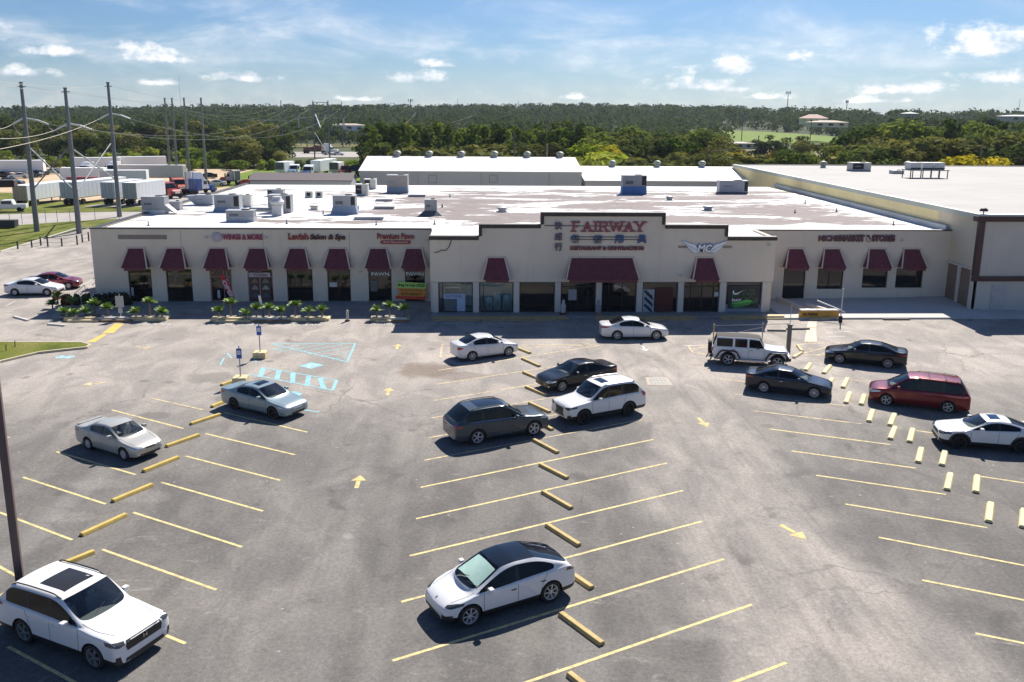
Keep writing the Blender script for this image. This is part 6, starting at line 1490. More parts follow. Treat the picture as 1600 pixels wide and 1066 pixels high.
for k,(a,b) in enumerate((((-70,206,17.5),(-69.4,326,19.5)),((-68.4,206,16.5),(-69.4,326,17.5)),((-61,191.7,16.5),(-57,322,18)),((-57.6,191.9,17.5),(-46,284,17)))):
    wire(a,b,3.2,.018,'sagging wire from slim pole number %s to the poles by the highway'%['one','two','three','four'][k])
wire(P3(489,186,322),P3(745,150+28,520),6,.035,'conductor from the H frame pylon over the pine belt, upper one'); wire(P3(515,186,284),P3(650,176,470),8,.035,'conductor from the H frame pylon to the far crossarm pair')
wire(P3(803,213,159),P3(960,285,140),1.5,.02,'thin service wire from the dark thin pole to the white shed',WIRED)
wire(P3(803,213,159),P3(560,292,130),2.,.02,'thin service wire crossing the warehouse roof',WIRED)
wire(P3(1183,216,230),P3(1102,236,170),1.,.025,'service wire between the wooden poles left of the large store',WIRED)
# far masts on the horizon
for px,ty,w_,lab in ((641,155,2.4,'cell mast with a crown of antennas above the pine belt'),(810,157,0,'thin lattice mast on the skyline above the warehouse'),(715,154,0,'thin mast on the skyline over the warehouse left half'),(908,160,1.2,'short floodlight mast on the skyline'),(1232,143,2.2,'tall floodlight mast on the skyline at right'),(1324,157,1.2,'small water tank mast on the skyline at right'),(1594,155,0,'slim mast at the right end of the skyline'),(279,117,0,'very tall faint radio mast at the left')):
    Yd=900 if px not in (279,) else 1500; x,z=FZ(px,ty,Yd); t=thing('mast',lab,'mast',(x,Yd,terr(x,Yd)),group='masts on the skyline'); hh=z-terr(x,Yd)
    mb=MB(); mb.tube((0,0,0),(0,0,hh),.55 if w_ else .3,.3 if w_ else .15,n=6); mb.build('shaft',PG,t)
    if w_:
        mb=MB()
        for k in range(5): a=2*PI*k/5; mb.box(math.cos(a)*w_-.25,math.cos(a)*w_+.25,math.sin(a)*w_-.2,math.sin(a)*w_+.2,hh-2.6,hh)
        mb.build('antenna',PG,t)
# cable fence with posts behind the lawn edge
posts=[(28,389,377),(50,387,375),(64,384,370),(75,386,368),(97,385,372),(121,383,368),(129,379,366),(139,377,363)]
u=thing('cable_fence','low cable fence on dark posts at the end of the left drive','fence',(*G(75,386),0)); ux,uy=G(75,386)
pp=[]
for px,py,ty in posts:
    x,y=G(px,py); h=FZ(px,ty,y)[1]; mb=MB(); mb.tube((x-ux,y-uy,0),(x-ux,y-uy,h),.09,n=8); mb.build('post',solid('dark post',(.05,.05,.05),.7),u); pp.append((x-ux,y-uy,h))
mb=MB()
for hh in (.85,.4): mb.path([(a,b,c*hh) for a,b,c in pp],.018,5)
mb.build('cable',WIRED,u)
u=thing('chain_link_fence','tall chain link fence posts along the far side of the access road','fence',(*G(75,352),0)); ux,uy=G(75,352); pp=[]
for px in (-40,16,35,72,90,110,149,187):
    x,y=G(px,352-(px*.05)); mb=MB(); mb.tube((x-ux,y-uy,0),(x-ux,y-uy,1.8),.04,n=6); mb.build('post',steel,u); pp.append((x-ux,y-uy,1.8))
mb=MB(); mb.path(pp,.022,5); mb.build('top_rail',steel,u)
x,y=G(12,356); t=thing('dumpster','dark blue grey dumpster beside the chain link fence at the left edge','dumpster',(x,y,0),.05)
mb=MB(); mb.prism([(-1.2,.15),(1.2,.15),(1.25,1.0),(-1.25,1.0)],-.6,.6,axis='y'); mb.build('bin',solid('navy steel',(.035,.045,.06),.6),t,bevel=.03); mb=MB(); mb.box(-1.25,1.25,-.65,.65,1.0,1.07); mb.build('lid',black,t)
# ---------------------------------------------------------------- things on the lot
CB=solid('cream concrete block',C255(205,190,150),.9,var=.2,scale=4,bmp=.3)
def stop(a,b,label,mat=ygold,grp='yellow concrete wheel stops',w_=.13,h=.12):
    A=Vector(G(*a)); B=Vector(G(*b)); c=(A+B)/2; d=B-A; Ln=min(max(d.length,1.0),2.1)
    t=thing('wheel_stop',label,'wheel stop',(c.x,c.y,.006),math.atan2(d.y,d.x),grp)
    mb=MB(); mb.prism([(-w_,0),(w_,0),(w_*.62,h),(-w_*.62,h)],-Ln/2,Ln/2,axis='x')
    mb.build('block',mat,t,bevel=.02)
    return t
num=['first','second','third','fourth','fifth','sixth','seventh','eighth','ninth','tenth','eleventh','twelfth','thirteenth']
lft=[((346,603),(372,594)),((331,637),(355,627)),((298,664),(344,649)),((260,699),(311,681)),((224,738),(279,716)),((176,785),(238,759)),((127,838),(197,806)),((95,885),(147,864)),((-20,948),(10,931))]
for i,(a,b) in enumerate(lft): stop(a,b,'%s yellow wheel stop of the left row, counted from the accessible signs towards the camera'%num[i])
cen=[((805.5,544),(828.5,553)),((816,561.5),(843,573.5)),((818,583),(843.5,594)),((822,606),(853,619)),((827,631),(859,645.5)),((833,658),(863,673)),((834,689),(871.5,709)),((844,727.5),(886.5,749)),((848,770),(893,796)),((854.5,822),(905,854)),((872,885),(925,921)),((876,961),(941,1009)),((889,1055),(935,1092))]
for i,(a,b) in enumerate(cen): stop(a,b,'%s wheel stop of the centre row, counted from the shops towards the camera'%num[i],solid('tan worn stop',C255(190,165,110),.85,var=.22,scale=5,bmp=.3))
BRY=solid('fresh yellow stop',C255(222,208,158),.8,var=.15,scale=5,bmp=.3)
ra=[((1266,569.5),(1258.5,580)),((1300,593),(1293,606)),((1328,615),(1321.5,631)),((1363.5,642.5),(1357.5,660)),((1398.5,669),(1391,687.5)),((1439.5,702),(1434.5,724)),((1485,742),(1479.5,767)),((1548,788),(1544.5,817)),((1618,850),(1614,885))]
rb=[((1297,572.5),(1287,584.5)),((1324,592.5),(1317,607)),((1350.5,618.5),(1345.5,633.5)),((1397.5,648.5),(1390.5,666)),((1426,672),(1421,692)),((1476.5,706.5),(1471.5,728.5)),((1527,745.5),(1524.5,771)),((1600,798),(1598,826))]
for i,(a,b) in enumerate(ra): stop(a,b,'%s pale yellow stop from the shops in the left file of the right row'%num[i],BRY,w_=.16)
for i,(a,b) in enumerate(rb): stop(a,b,'%s pale yellow stop from the shops in the right file of the right row'%num[i],BRY,w_=.16)
stop((1246,540.5),(1253,550),'cream wheel stop ahead of the white off-roader, standing askew',CB); stop((1253,552),(1240,560),'cream wheel stop touching the off-roader bumper',CB)
GST=solid('grey timber stop',(.17,.155,.14),.85)
stop((1229,515.5),(1265,515),'dark grey bar on the hatching right of the white off-roader',GST); stop((1199,517.5),(1228,518),'dark grey bar behind the off-roader bonnet',GST)
stop((1341+18,500.3),(1442,500.3),'dark timber lying along the sunny ramp edge',GST,h=.12)
# kerb blocks before the main front
KB=solid('ochre kerb',C255(176,155,112),.9,var=.2,scale=3,bmp=.3)
for i,(px0,px1,lab) in enumerate(((675,889,'long worn ochre kerb block before the first shop bays'),(928,1088,'ochre kerb block behind the white sedan'),(1124,1196,'ochre kerb block before the poster bay'))):
    x0,_=G(px0,499); x1,_=G(px1,499); t=thing('kerb_block',lab,'kerb',((x0+x1)/2,65.3,.0),group='ochre kerb blocks of the main front'); w_=(x1-x0)/2
    mb=MB(); mb.prism([(-w_,-.35),(w_,-.35),(w_-.5,.22),(-w_+.3,.22)],.0,.24,axis='z'); mb.build('block',KB,t,bevel=.03)
    mb=MB(); k=-w_+.1
    while k<w_-1.7: mb.box(k,k+1.65,-.62,-.42,.0,.13); k+=1.9
    mb.build('wheel_stops',KB,t,bevel=.02)
x,y=G(1207,497.5); t=thing('kerb_block','short cream kerb end in the sun at the corner of the poster bay','kerb',(x,y,.0)); mb=MB(); mb.box(-.85,.85,-.3,.3,0,.26); mb.build('block',CB,t,bevel=.04); mb=MB(); mb.box(-.8,.8,-.5,-.32,0,.12); mb.build('step',CB,t,bevel=.02)
# fire lane lettering on the ground
for txt,px0,px1,py,lab in (('FIRE LANE',690,740,506,'white FIRE LANE lettering in the shade before the first shop bays'),('NO PARKING',764,825,506.5,'white NO PARKING lettering in the shade before the main front'),('NO PARKING',325,402,508,'white NO PARKING lettering at the left end of the middle planter'),('FIRE LANE',452,506,508,'white FIRE LANE lettering at the right end of the middle planter'),('FIRE LANE',217,271,507.5,'white FIRE LANE lettering right of the yellow speed bump'),('NO PARKING',573,626,507,'white NO PARKING lettering before the small right planter')):
    xa,y=G(px0,py); xb,_=G(px1,py); me=text_obj('ground_lettering',txt,1,wornpaint('lettering paint',(.62,.60,.56),.5,5),None,((xa+xb)/2,y,.02),rot=(0,0,0),depth=.001,width=xb-xa,height=.55,bold=.01); tag(me,lab,'lettering')
# planters with pots and fan palms
TAN=solid('tan landscape timber',C255(214,196,156),.85,var=.25,scale=2.5,bmp=.3); WHT_=solid('whitewashed block',(.66,.62,.55),.85,var=.12,scale=3); DRED2=solid('weathered brown timber',(.25,.17,.10),.85,var=.2,scale=3)
def planter(px0,px1,py,label):
    x0,y=G(px0,py); x1,_=G(px1,py); t=thing('planter_edge',label,'planter',((x0+x1)/2,y,0)); w_=(x1-x0)/2
    mb=MB(); mb.box(-w_+.05,w_-.05,-.05,1.0,0,.10); mb.build('soil_bed',solid('planter soil',(.16,.12,.08),.95),t)
    n_=max(2,int(2*w_/2.4)); 
    for k in range(n_):
        a=-w_+2*w_*k/n_; b=-w_+2*w_*(k+1)/n_-.05; mb=MB(); mb.box(a,b,-.30,-.0,0,.30); mb.build('upper_timber',WHT_ if k%2 else TAN,t,bevel=.03)
        if k%3!=2: mb=MB(); mb.box(a+.3,b+.2,-.62,-.33,0,.17); mb.build('lower_timber',DRED2 if k%2 else TAN,t,bevel=.03)
    for s in (-1,1): mb=MB(); mb.box(s*w_-.12,s*w_+.12,-.2,1.05,0,.21); mb.build('end_timber',TAN,t,bevel=.03)
planter(104,258,501,'long planter edge of tan timbers before the left wing, left one of three'); planter(332,512,501.5,'long planter edge of tan timbers before the left wing, middle one of three'); planter(581,637,501.5,'short planter edge of tan timbers near the gold banner')
for a,b,lab in (((75,508),(102,510),'low tan timber at the left end of the planters, on the asphalt'),((22,496),(44,502),'pale loose timber on the asphalt before the white compact sedan')):
    stop(a,b,lab,WHT_,None,h=.12)
def frond_mesh(seed,hgt,n_=40,fl=.5):
    rg=random.Random(seed); mb=MB()
    for k in range(n_):
        a=2*PI*k/n_+rg.uniform(-.15,.15); el=rg.uniform(.1,1.25); L_=fl*rg.uniform(.75,1.15); d=Vector((math.cos(a)*math.cos(el),math.sin(a)*math.cos(el),math.sin(el))); side=Vector((-math.sin(a),math.cos(a),0)); prev=Vector((0,0,hgt)); pts=[prev]
        for s in range(1,4): pts.append(prev+d*L_*s/3+Vector((0,0,-.17*(s/3)**2*L_)))
        for s in range(3):
            w0=.035+.055*math.sin(PI*(s/3)); w1=.035+.055*math.sin(PI*((s+1)/3)) if s<2 else .01
            mb.add([pts[s]-side*w0,pts[s]+side*w0,pts[s+1]+side*w1,pts[s+1]-side*w1],[(0,1,2,3)])
        # leaflets
        for s in (.5,.75,.95):
            p_=pts[0].lerp(pts[3],s)
            for sg in (-1,1): mb.add([p_,p_+d*.09,p_+side*sg*.16+d*.13+Vector((0,0,-.03))],[(0,1,2)])
    return mb
FRND=solid('palm frond green',(.20,.31,.045),.6,var=.35,scale=5); FRN2=solid('palm frond deep green',(.06,.12,.025),.6,var=.3,scale=5); POT=solid('concrete pot',(.36,.33,.29),.9,var=.15,scale=6); TRK=solid('palm trunk',(.22,.17,.11),.9)
def palm(px,py,h,label,col=FRND,fl=.5,pot=True,i=0):
    x,y=G(px,py+6); 
    if pot:
        p_=thing('plant_pot','low round concrete pot under '+label.replace('fan palm','palm'),'pot',(x,y,.10),group='round pots of the planters'); mb=MB(); mb.lathe([(.001,.0),(.34,.0),(.40,.16),(.36,.18),(.32,.15),(.001,.14)],14); mb.build('bowl',POT,p_,smooth=True)
        p_['label']=' '.join(p_['label'].split()[:16])
    t=thing('fan_palm',label,'palm plant',(x,y,.24),i*1.1,'small fan palms of the planters'); mb=MB(); mb.tube((0,0,0),(0,0,h),.07,.05,n=7); mb.build('trunk',TRK,t,smooth=True); frond_mesh(px,h,fl=fl).build('fronds',col,t)
ord_=['first','second','third','fourth','fifth','sixth','seventh','eighth','ninth','tenth','eleventh']
g1=[(101,492,.25),(116,493,.2),(135,493,.35),(149,489,.75),(169,492,.55),(213,494,.35),(235,492,1.0),(254,494,.35)]
for i,(px,py,h) in enumerate(g1): palm(px,py,h,'%s fan palm from the left in the left planter'%ord_[i],i=i)
g2=[(342.5,495,.5),(361.6,493,1.0),(384.6,496,.3),(401,494,.6),(421,494,.65),(440,495,.5),(462,493,.85),(482.5,495,.45),(503.4,494,.5)]
for i,(px,py,h) in enumerate(g2): palm(px,py,h,'%s fan palm from the left in the middle planter'%ord_[i],i=i+3)
for i,(px,py,h) in enumerate(((589,494,.5),(609,493,.75),(631.6,494,.6))): palm(px,py,h,'%s fan palm from the left in the small right planter'%ord_[i],i=i)
for i,(px,py,h,lab) in enumerate(((83,481,.3,'dark green fan palm at the left corner of the shops, nearer one'),(91,474,.6,'fan palm with orange leaf tips at the left corner of the shops'),(114,482,.6,'fan palm standing behind the left end of the planter'))): palm(px,py,h,lab,FRN2 if i<2 else FRND,i=i,pot=False)
def shrub(px,py,rx,ry,h,col,label,n_=500,nm='shrub'):
    x,y=G(px,py); t=thing(nm,label,'shrub',(x,y,.0)); rg=random.Random(int(px)); mb=MB()
    for k in range(n_):
        a=rg.uniform(0,2*PI); z=rg.uniform(.05,1); r=math.sqrt(max(0,1-(z*.95-.25)**2/.8))*rg.uniform(.75,1.05); p_=Vector((math.cos(a)*rx*r,math.sin(a)*ry*r,z*h*rg.uniform(.85,1.08))); d=Vector((rg.uniform(-1,1),rg.uniform(-1,1),rg.uniform(-.5,1))).normalized(); e=d.orthogonal().normalized()*.07; f=d.cross(e).normalized()*.07
        mb.add([p_-e-f,p_+e-f,p_+e+f,p_-e+f],[(0,1,2,3)])
    mb.build('foliage',col,t); mb=MB(); mb.tube((0,0,0),(0,0,h*.6),.05,n=6); mb.build('stem',TRK,t)
HDG=solid('dark hedge green',(.02,.035,.018),.8,var=.4,scale=4)
shrub(185,479,1.1,.5,1.05,HDG,'near black clipped shrub against the left corner of the wall, right one',900); shrub(159,479,.75,.5,.95,HDG,'near black clipped shrub left of the larger one at the wall',700)
shrub(105,476,.42,.4,.8,solid('red brown leaves',(.16,.05,.03),.7,var=.4,scale=4),'red brown shrub beside the crimson car',600); shrub(121,477,.22,.22,.9,HDG,'slim dark green shrub by the white railing',300); shrub(136,477,.35,.3,.9,FRN2,'small green shrub under the white railing',300); shrub(88,468,.28,.25,.7,solid('orange leaves',(.35,.17,.05),.7,var=.4,scale=4),'orange tipped shrub at the nose of the white compact sedan',250)
# railings at the left corner
u=thing('railing','white tube railing and ramp at the left corner of the shops','railing',(*G(135,470),0)); ux,uy=G(135,470); mb=MB()
RW=solid('white rail',(.55,.56,.56),.5)
pts=[G(118,477),G(134,462),G(150,450)]; P_=[(a-ux,b-uy) for a,b in pts]
for z_ in (.5,.95): mb.path([(a,b,z_) for a,b in P_],.03)
for a,b in P_: mb.tube((a,b,0),(a,b,.95),.03)
mb.build('rail',RW,u)
mb=MB(); q=[G(128,478),G(150,460),G(153,474),G(140,480)]; mb.prism([(a-ux,b-uy) for a,b in q],0,.12,axis='z'); mb.build('ramp',PALE,u)
# signs and bollards
def signpost(px,py,h,label,boards,postr=.035,base_=None,pm=steel,lean=0):
    x,y=G(px,py); t=thing('sign_post',label,'sign',(x,y,0)); mb=MB(); mb.tube((0,0,0),(lean,0,h),postr,n=8); mb.build('post',pm,t)
    for (a,b,z0,z1,mt) in boards: mb=MB(); mb.prism([(a+lean*z0/h,z0),(b+lean*z0/h,z0),(b+lean*z1/h,z1),(a+lean*z1/h,z1)],-.05,-.03); mb.build('sign_board',mt,t)
    if base_:
        w_,hh=base_; mb=MB(); mb.prism([(-w_,-w_),(w_,-w_),(w_,w_),(-w_,w_)],0,hh,axis='z'); mb.build('base',CB,t,bevel=.04)
    return t
SGB=solid('blue sign face',(.02,.09,.42),.4); SGW=solid('grey sign back',(.42,.44,.45),.5)
t=signpost(407,559,2.25,'blue accessible parking sign on a concrete block, farther of two',[(-.15,.15,1.5,2.1,SGB)],base_=(.40,.42)); text_obj('symbol','♿',.3,WTX,t,(0,-.056,1.86),width=.18,height=.24,depth=.001)
t=signpost(376.5,599,2.25,'blue accessible parking sign on a concrete block, nearer of two',[(-.15,.15,1.5,2.1,SGB)],base_=(.40,.42)); text_obj('symbol','♿',.3,WTX,t,(0,-.056,1.86),width=.18,height=.24,depth=.001)
signpost(189.5,500,2.0,'grey white sign with smaller plates on a post in the left planter',[(-.30,.30,1.0,1.85,SGW),(-.16,.16,.55,.95,SGW)],pm=solid('pale post',(.5,.5,.48),.6))
signpost(413,499,1.9,'thin tilted white sign on a dark post among the middle palms',[(-.09,.09,1.1,1.85,solid('white sign edge',(.7,.7,.7),.5))],pm=black,lean=-.28)
x,y=G(543,502); t=thing('bollard','cream bollard between the middle and right planters','bollard',(x,y,0)); mb=MB(); mb.lathe([(.10,0),(.10,.8),(.07,.86),(.001,.88)],12); mb.build('post',solid('cream post paint',(.55,.53,.42),.6),t,smooth=True); mb=MB(); mb.lathe([(.2,0),(.18,.1),(.001,.1)],12); mb.build('foot',black,t)
# feather flag
x,y=G(364,479); t=thing('feather_flag','red feather flag with white lettering leaning before the third awning','flag',(x,y,.15)); mb=MB(); mb.tube((.1,0,0),(-.35,0,2.7),.018,n=6); mb.build('pole',steel,t)
fp=[(.20,.05),(-.05,.35),(-.45,1.2),(-.82,2.15),(-.95,2.55),(-.62,2.40),(-.28,1.95),(-.05,1.4),(.12,.8),(.26,.30)]
mb=MB(); mb.prism(fp,-.045,-.025); mb.build('banner',solid('red flag cloth',(.55,.025,.04),.7),t)
o=text_obj('lettering','OPEN',.3,solid('pinkish white print',(.70,.55,.57),.7),t,(-.27,-.052,1.22),width=1.75,height=.34,depth=.001,bold=.015); o.rotation_euler=(PI/2,R(66)+0,0)
# people-sized pedestals at the entrance
for px,lab in ((881,'maroon based white litter stand left of the main entrance'),(936,'dark litter stand before the right entrance column')):
    x,y=G(px,497); t=thing('litter_stand',lab,'litter bin',(x,66.3,.15)); mb=MB(); mb.box(-.28,.28,-.2,.2,0,.18); mb.build('base',AWN if px<900 else DRED2,t); mb=MB(); mb.lathe([(.2,.18),(.22,.7),(.12,.9),(.10,1.15),(.001,1.2)],12); mb.build('body',solid('pale bin',(.5,.48,.47),.6) if px<900 else UG,t,smooth=True)
# barrier wall with lettering, ramp, rails
x0,z=FZ(1249,500,65.2); x1,_=FZ(1310,500,65.2); t=thing('loading_barrier','golden yellow retaining block with worn black lettering at the ramp','wall',((x0+x1)/2,65.1,0)); w_=(x1-x0)/2
mb=MB(); mb.prism([(-w_,.0),(w_,.0),(w_-.05,.66),(-w_+.1,.66)],-.0,.45); mb.build('block',solid('golden concrete',C255(200,150,70),.85,var=.15,scale=1.5),t,bevel=.02); mb=MB(); mb.box(-w_+.05,w_-.02,-.03,.5,.661,.74); mb.build('cap',WHT_,t,bevel=.02)
text_obj('lettering','NO PARKING',.3,solid('worn black lettering',(.05,.03,.02),.8),t,(-.75,-.015,.40),width=1.15,height=.24,depth=.003,bold=.012); mb=MB(); mb.box(-w_+.6,w_-.8,-.35,-.05,0,.13); mb.build('step',CB,t,bevel=.02)
t=thing('ramp_wall','dark shaded ramp wall with a white capped edge beside the right wing door','wall',(x0+.2,65.6,0)); mb=MB(); mb.prism([(.9,.0),(1.2,.0),(.3,5.6),(.0,5.6)],0,.55,axis='z'); mb.build('wall',STU3,t); mb=MB(); mb.prism([(2.0,.3),(2.25,.3),(1.4,2.3),(1.2,2.3)],.0,.70,axis='z'); mb.build('cap',WHT_,t)
t=thing('handrail','white handrail on a slim post at the ramp','railing',(*G(1313,503),0)); mb=MB(); mb.tube((0,0,.9),(-1.3,1.6,1.35),.05); mb.tube((0,0,.9),(.25,-.1,.75),.05); mb.build('rail',RW,t); mb=MB(); mb.tube((0,0,0),(0,0,2.6),.05); mb.build('post',solid('pale post',(.5,.5,.48),.6),t); mb=MB(); mb.tube((0,0,0),(0,0,.45),.14,n=10); mb.build('foot',black,t)
# cart corral around the off-roader
u=thing('pipe_barrier','rusty pipe posts joined by a thin top bar behind the white off-roader','barrier',(*G(1113,556),0)); ux,uy=G(1113,556); RST=solid('rusty yellow pipe',(.42,.30,.13),.7)
def rel(px,py): a,b=G(px,py); return a-ux,b-uy
a=rel(1113,556); b=rel(1231,553); c=rel(1107,552); d=rel(1190,540)
mb=MB(); mb.tube((*a,0),(*a,2.15),.05); mb.build('post',RST,u); mb=MB(); mb.tube((*c,0),(*c,1.0),.05); mb.build('post',RST,u); mb=MB(); mb.tube((*c,.45),(*a,.45),.04); mb.tube((a[0]+.35,a[1]+.3,0),(a[0]+.35,a[1]+.3,.9),.04); mb.tube((a[0]+.35,a[1]+.3,.5),(*a,.5),.035); mb.build('cross_pipe',RST,u)
mb=MB(); mb.tube((*a,2.05),(b[0],b[1],2.05),.022,n=6); mb.tube((*a,1.25),(d[0],d[1],1.3),.018,n=6); mb.tube((d[0],d[1],0),(d[0],d[1],1.6),.04); mb.build('bar',solid('thin grey bar',(.3,.3,.3),.5),u)
t=thing('square_post','thick dark square post with a slim rod on top, right of the off-roader roof','post',(ux+b[0],uy+b[1],0)); mb=MB(); mb.box(-.12,.12,-.12,.12,0,1.95); mb.build('post',solid('dark square tube',(.13,.125,.115),.6),t,bevel=.02); mb=MB(); mb.box(-.15,.15,-.15,.15,1.951,2.02); mb.build('cap',trimb,t); mb=MB(); mb.tube((0,0,2.02),(0,0,3.3),.02,n=6); mb.build('rod',steel,t)
# lamp post at the left edge
bx,by=G(38.5,966); t=thing('lamp_post','tall brown square lamp post rising behind the white three-row SUV','lamp post',(bx,by,0),.3)
mb=MB(); mb.box(-.11,.11,-.11,.11,0,13.5); mb.build('pole',solid('brown pole paint',(.12,.085,.08),.5,var=.08),t,bevel=.02); mb=MB(); mb.lathe([(.001,.0),(.34,.0),(.34,.55),(.001,.6)],18); mb.build('footing',CB,t,bevel=.03)
for s in (-1,1): mb=MB(); mb.box(s*.3,s*1.1,-.25,.25,13.2,13.4); mb.build('lamp_head',BRN,t,bevel=.03)
# island posts
for px,py in ((24,545),(10,551)): x,y=G(px,py); t=thing('stake','thin dark stake in the grass island','stake',(x,y,.13),group='stakes in the grass island'); mb=MB(); mb.tube((0,0,0),(.02,0,.4),.03,n=6); mb.build('stake',trimb,t)
# ---------------------------------------------------------------- trees
def leafmat(name,a,b,c,tr=.28,vs=1.):
    m,nt,p=newmat(name); nt.nodes.remove(p)
    co=coords(nt); gc=nt.nodes.new('ShaderNodeNewGeometry').outputs['Position']
    f=noise(nt,gc,.9*vs,4,.7); g=noise(nt,gc,.085*vs,3,.6); oi=nt.nodes.new('ShaderNodeObjectInfo').outputs['Random']
    v=mth(nt,'ADD',mth(nt,'MULTIPLY',f,.45),mth(nt,'MULTIPLY',g,.45)); v=mth(nt,'ADD',v,mth(nt,'MULTIPLY',mth(nt,'SUBTRACT',oi,.5),.22))
    col=ramp(nt,v,[(.28,a),(.46,b),(.64,c)])
    d=nt.nodes.new('ShaderNodeBsdfDiffuse'); t=nt.nodes.new('ShaderNodeBsdfTranslucent'); L(nt,col,d.inputs[0]); L(nt,mix(nt,1,col,(1.25,1.2,.6),'MULTIPLY'),t.inputs[0])
    mx=nt.nodes.new('ShaderNodeMixShader'); mx.inputs[0].default_value=tr; L(nt,d.outputs[0],mx.inputs[1]); L(nt,t.outputs[0],mx.inputs[2])
    L(nt,mx.outputs[0],nt.nodes['Material Output'].inputs['Surface']); return m
LM=dict(
 dark=leafmat('dark evergreen leaves',(0.040,0.065,0.021),(0.094,0.130,0.040),(0.217,0.245,0.081)),
 pine=leafmat('pine needles',(0.048,0.084,0.021),(0.128,0.181,0.044),(0.299,0.344,0.090),.35),
 olive=leafmat('olive green leaves',(0.065,0.080,0.029),(0.152,0.162,0.055),(0.304,0.290,0.102)),
 bright=leafmat('bright vine leaves',(0.072,0.123,0.022),(0.189,0.261,0.043),(0.435,0.450,0.102),.35),
 lime=leafmat('lime green leaves',(0.102,0.160,0.022),(0.203,0.275,0.036),(0.406,0.392,0.058),.4),
 gold=leafmat('golden yellow leaves',(.22,.20,.02),(.40,.35,.03),(.55,.46,.06),.35),
 tan=leafmat('dry orange leaves',(0.131,0.102,0.029),(0.246,0.189,0.051),(0.377,0.275,0.072),.3),
 far=leafmat('distant mixed leaves',(0.032,0.055,0.026),(0.070,0.102,0.041),(0.152,0.181,0.065),.3,1.0))
BARK=solid('grey brown bark',(.10,.085,.07),.95,var=.3,scale=2)
def quads(name,Cn,Nn,size,mat,r_):
    n=len(Cn); Nn=Nn/np.linalg.norm(Nn,axis=1,keepdims=True)
    q=r_.normal(size=(n,3)); t=np.cross(Nn,q); t/=np.linalg.norm(t,axis=1,keepdims=True); b=np.cross(Nn,t)
    s=np.asarray(size).reshape(-1,1)*r_.uniform(.6,1.35,(n,1)); asp=r_.uniform(.55,1,(n,1))
    k1=r_.uniform(.6,1.2,(n,1)); V=np.stack([Cn-t*s*.5-b*s*.25*asp,Cn+t*s*.35*k1-b*s*.5*asp,Cn+t*s*.55+b*s*.3*asp,Cn-t*s*.3*k1+b*s*.5*asp],1).reshape(-1,3)
    me=bpy.data.meshes.new(name); me.vertices.add(4*n); me.vertices.foreach_set('co',V.astype(np.float32).ravel()); me.loops.add(4*n); me.loops.foreach_set('vertex_index',np.arange(4*n,dtype=np.int32)); me.polygons.add(n); me.polygons.foreach_set('loop_start',np.arange(0,4*n,4,dtype=np.int32))
    me.update(calc_edges=True); me.materials.append(mat); return me
def crown_pts(kind,r_,n):
    """height 1 tree; returns centres and normals"""
    lobes=[]
    if kind=='oak':
        for k in range(15):
            a=r_.uniform(0,2*PI); rr=r_.uniform(.05,.34); z=r_.uniform(.38,.86)-rr*.35; s=r_.uniform(.10,.19); lobes.append((rr*math.cos(a),rr*math.sin(a),z,s,s,s*.72))
    elif kind=='round':
        for k in range(13):
            a=r_.uniform(0,2*PI); rr=r_.uniform(.02,.26); z=r_.uniform(.25,.86); s=r_.uniform(.11,.18); lobes.append((rr*math.cos(a),rr*math.sin(a),z,s,s,s*.85))
    elif kind=='pine':
        for k in range(17):
            z=.30+.66*k/16; rr=(1-z)*.30*r_.uniform(.3,1)+.02; a=r_.uniform(0,2*PI); s=(.055+.10*(1.05-z))*r_.uniform(.8,1.2); lobes.append((rr*math.cos(a),rr*math.sin(a),z,s,s,s*.75))
    elif kind=='palm':
        for k in range(20):
            a=2*PI*k/20+r_.uniform(-.2,.2); e=r_.uniform(-.5,1.2); lobes.append((.10*math.cos(a)*math.cos(e),.10*math.sin(a)*math.cos(e),.80+.12*math.sin(e),.055,.055,.05))
    elif kind=='bush':
        for k in range(12):
            a=r_.uniform(0,2*PI); rr=r_.uniform(.0,.55); lobes.append((rr*math.cos(a),rr*math.sin(a),r_.uniform(.15,.72),r_.uniform(.22,.34),r_.uniform(.22,.34),r_.uniform(.16,.28)))
    lb=np.array(lobes); w=lb[:,3]**2; idx=r_.choice(len(lb),n,p=w/w.sum()); d=r_.normal(size=(n,3)); d/=np.linalg.norm(d,axis=1,keepdims=True); d[:,2]=np.where(r_.random(n)<.35,np.abs(d[:,2]),d[:,2])
    rad=r_.uniform(.62,1.12,(n,1)); P_=lb[idx,:3]+d*lb[idx,3:6]*rad
    return P_,d+r_.normal(size=(n,3))*.45+np.array([0,0,.25])
def trunk_mesh(kind,r_):
    mb=MB(); top=.62 if kind!='palm' else .80
    if kind=='bush': mb.tube((0,0,0),(0,0,.4),.03,.02,n=5)
    else:
        a=Vector((0,0,0)); r0=.022
        for k in range(4): b=Vector((r_.uniform(-.012,.012),r_.uniform(-.012,.012),top*(k+1)/4)); mb.tube(a,b,r0,r0*.8,n=6,cap=False); a=b; r0*=.8
        if kind in('oak','round'):
            for k in range(6): t=r_.uniform(.3,.6); an=r_.uniform(0,2*PI); mb.tube((0,0,t),(.22*math.cos(an),.22*math.sin(an),t+r_.uniform(.12,.28)),.010,.004,n=5)
    o=mb.build('trunk',BARK,smooth=True); me=o.data; bpy.data.objects.remove(o); return me
PROTO={}
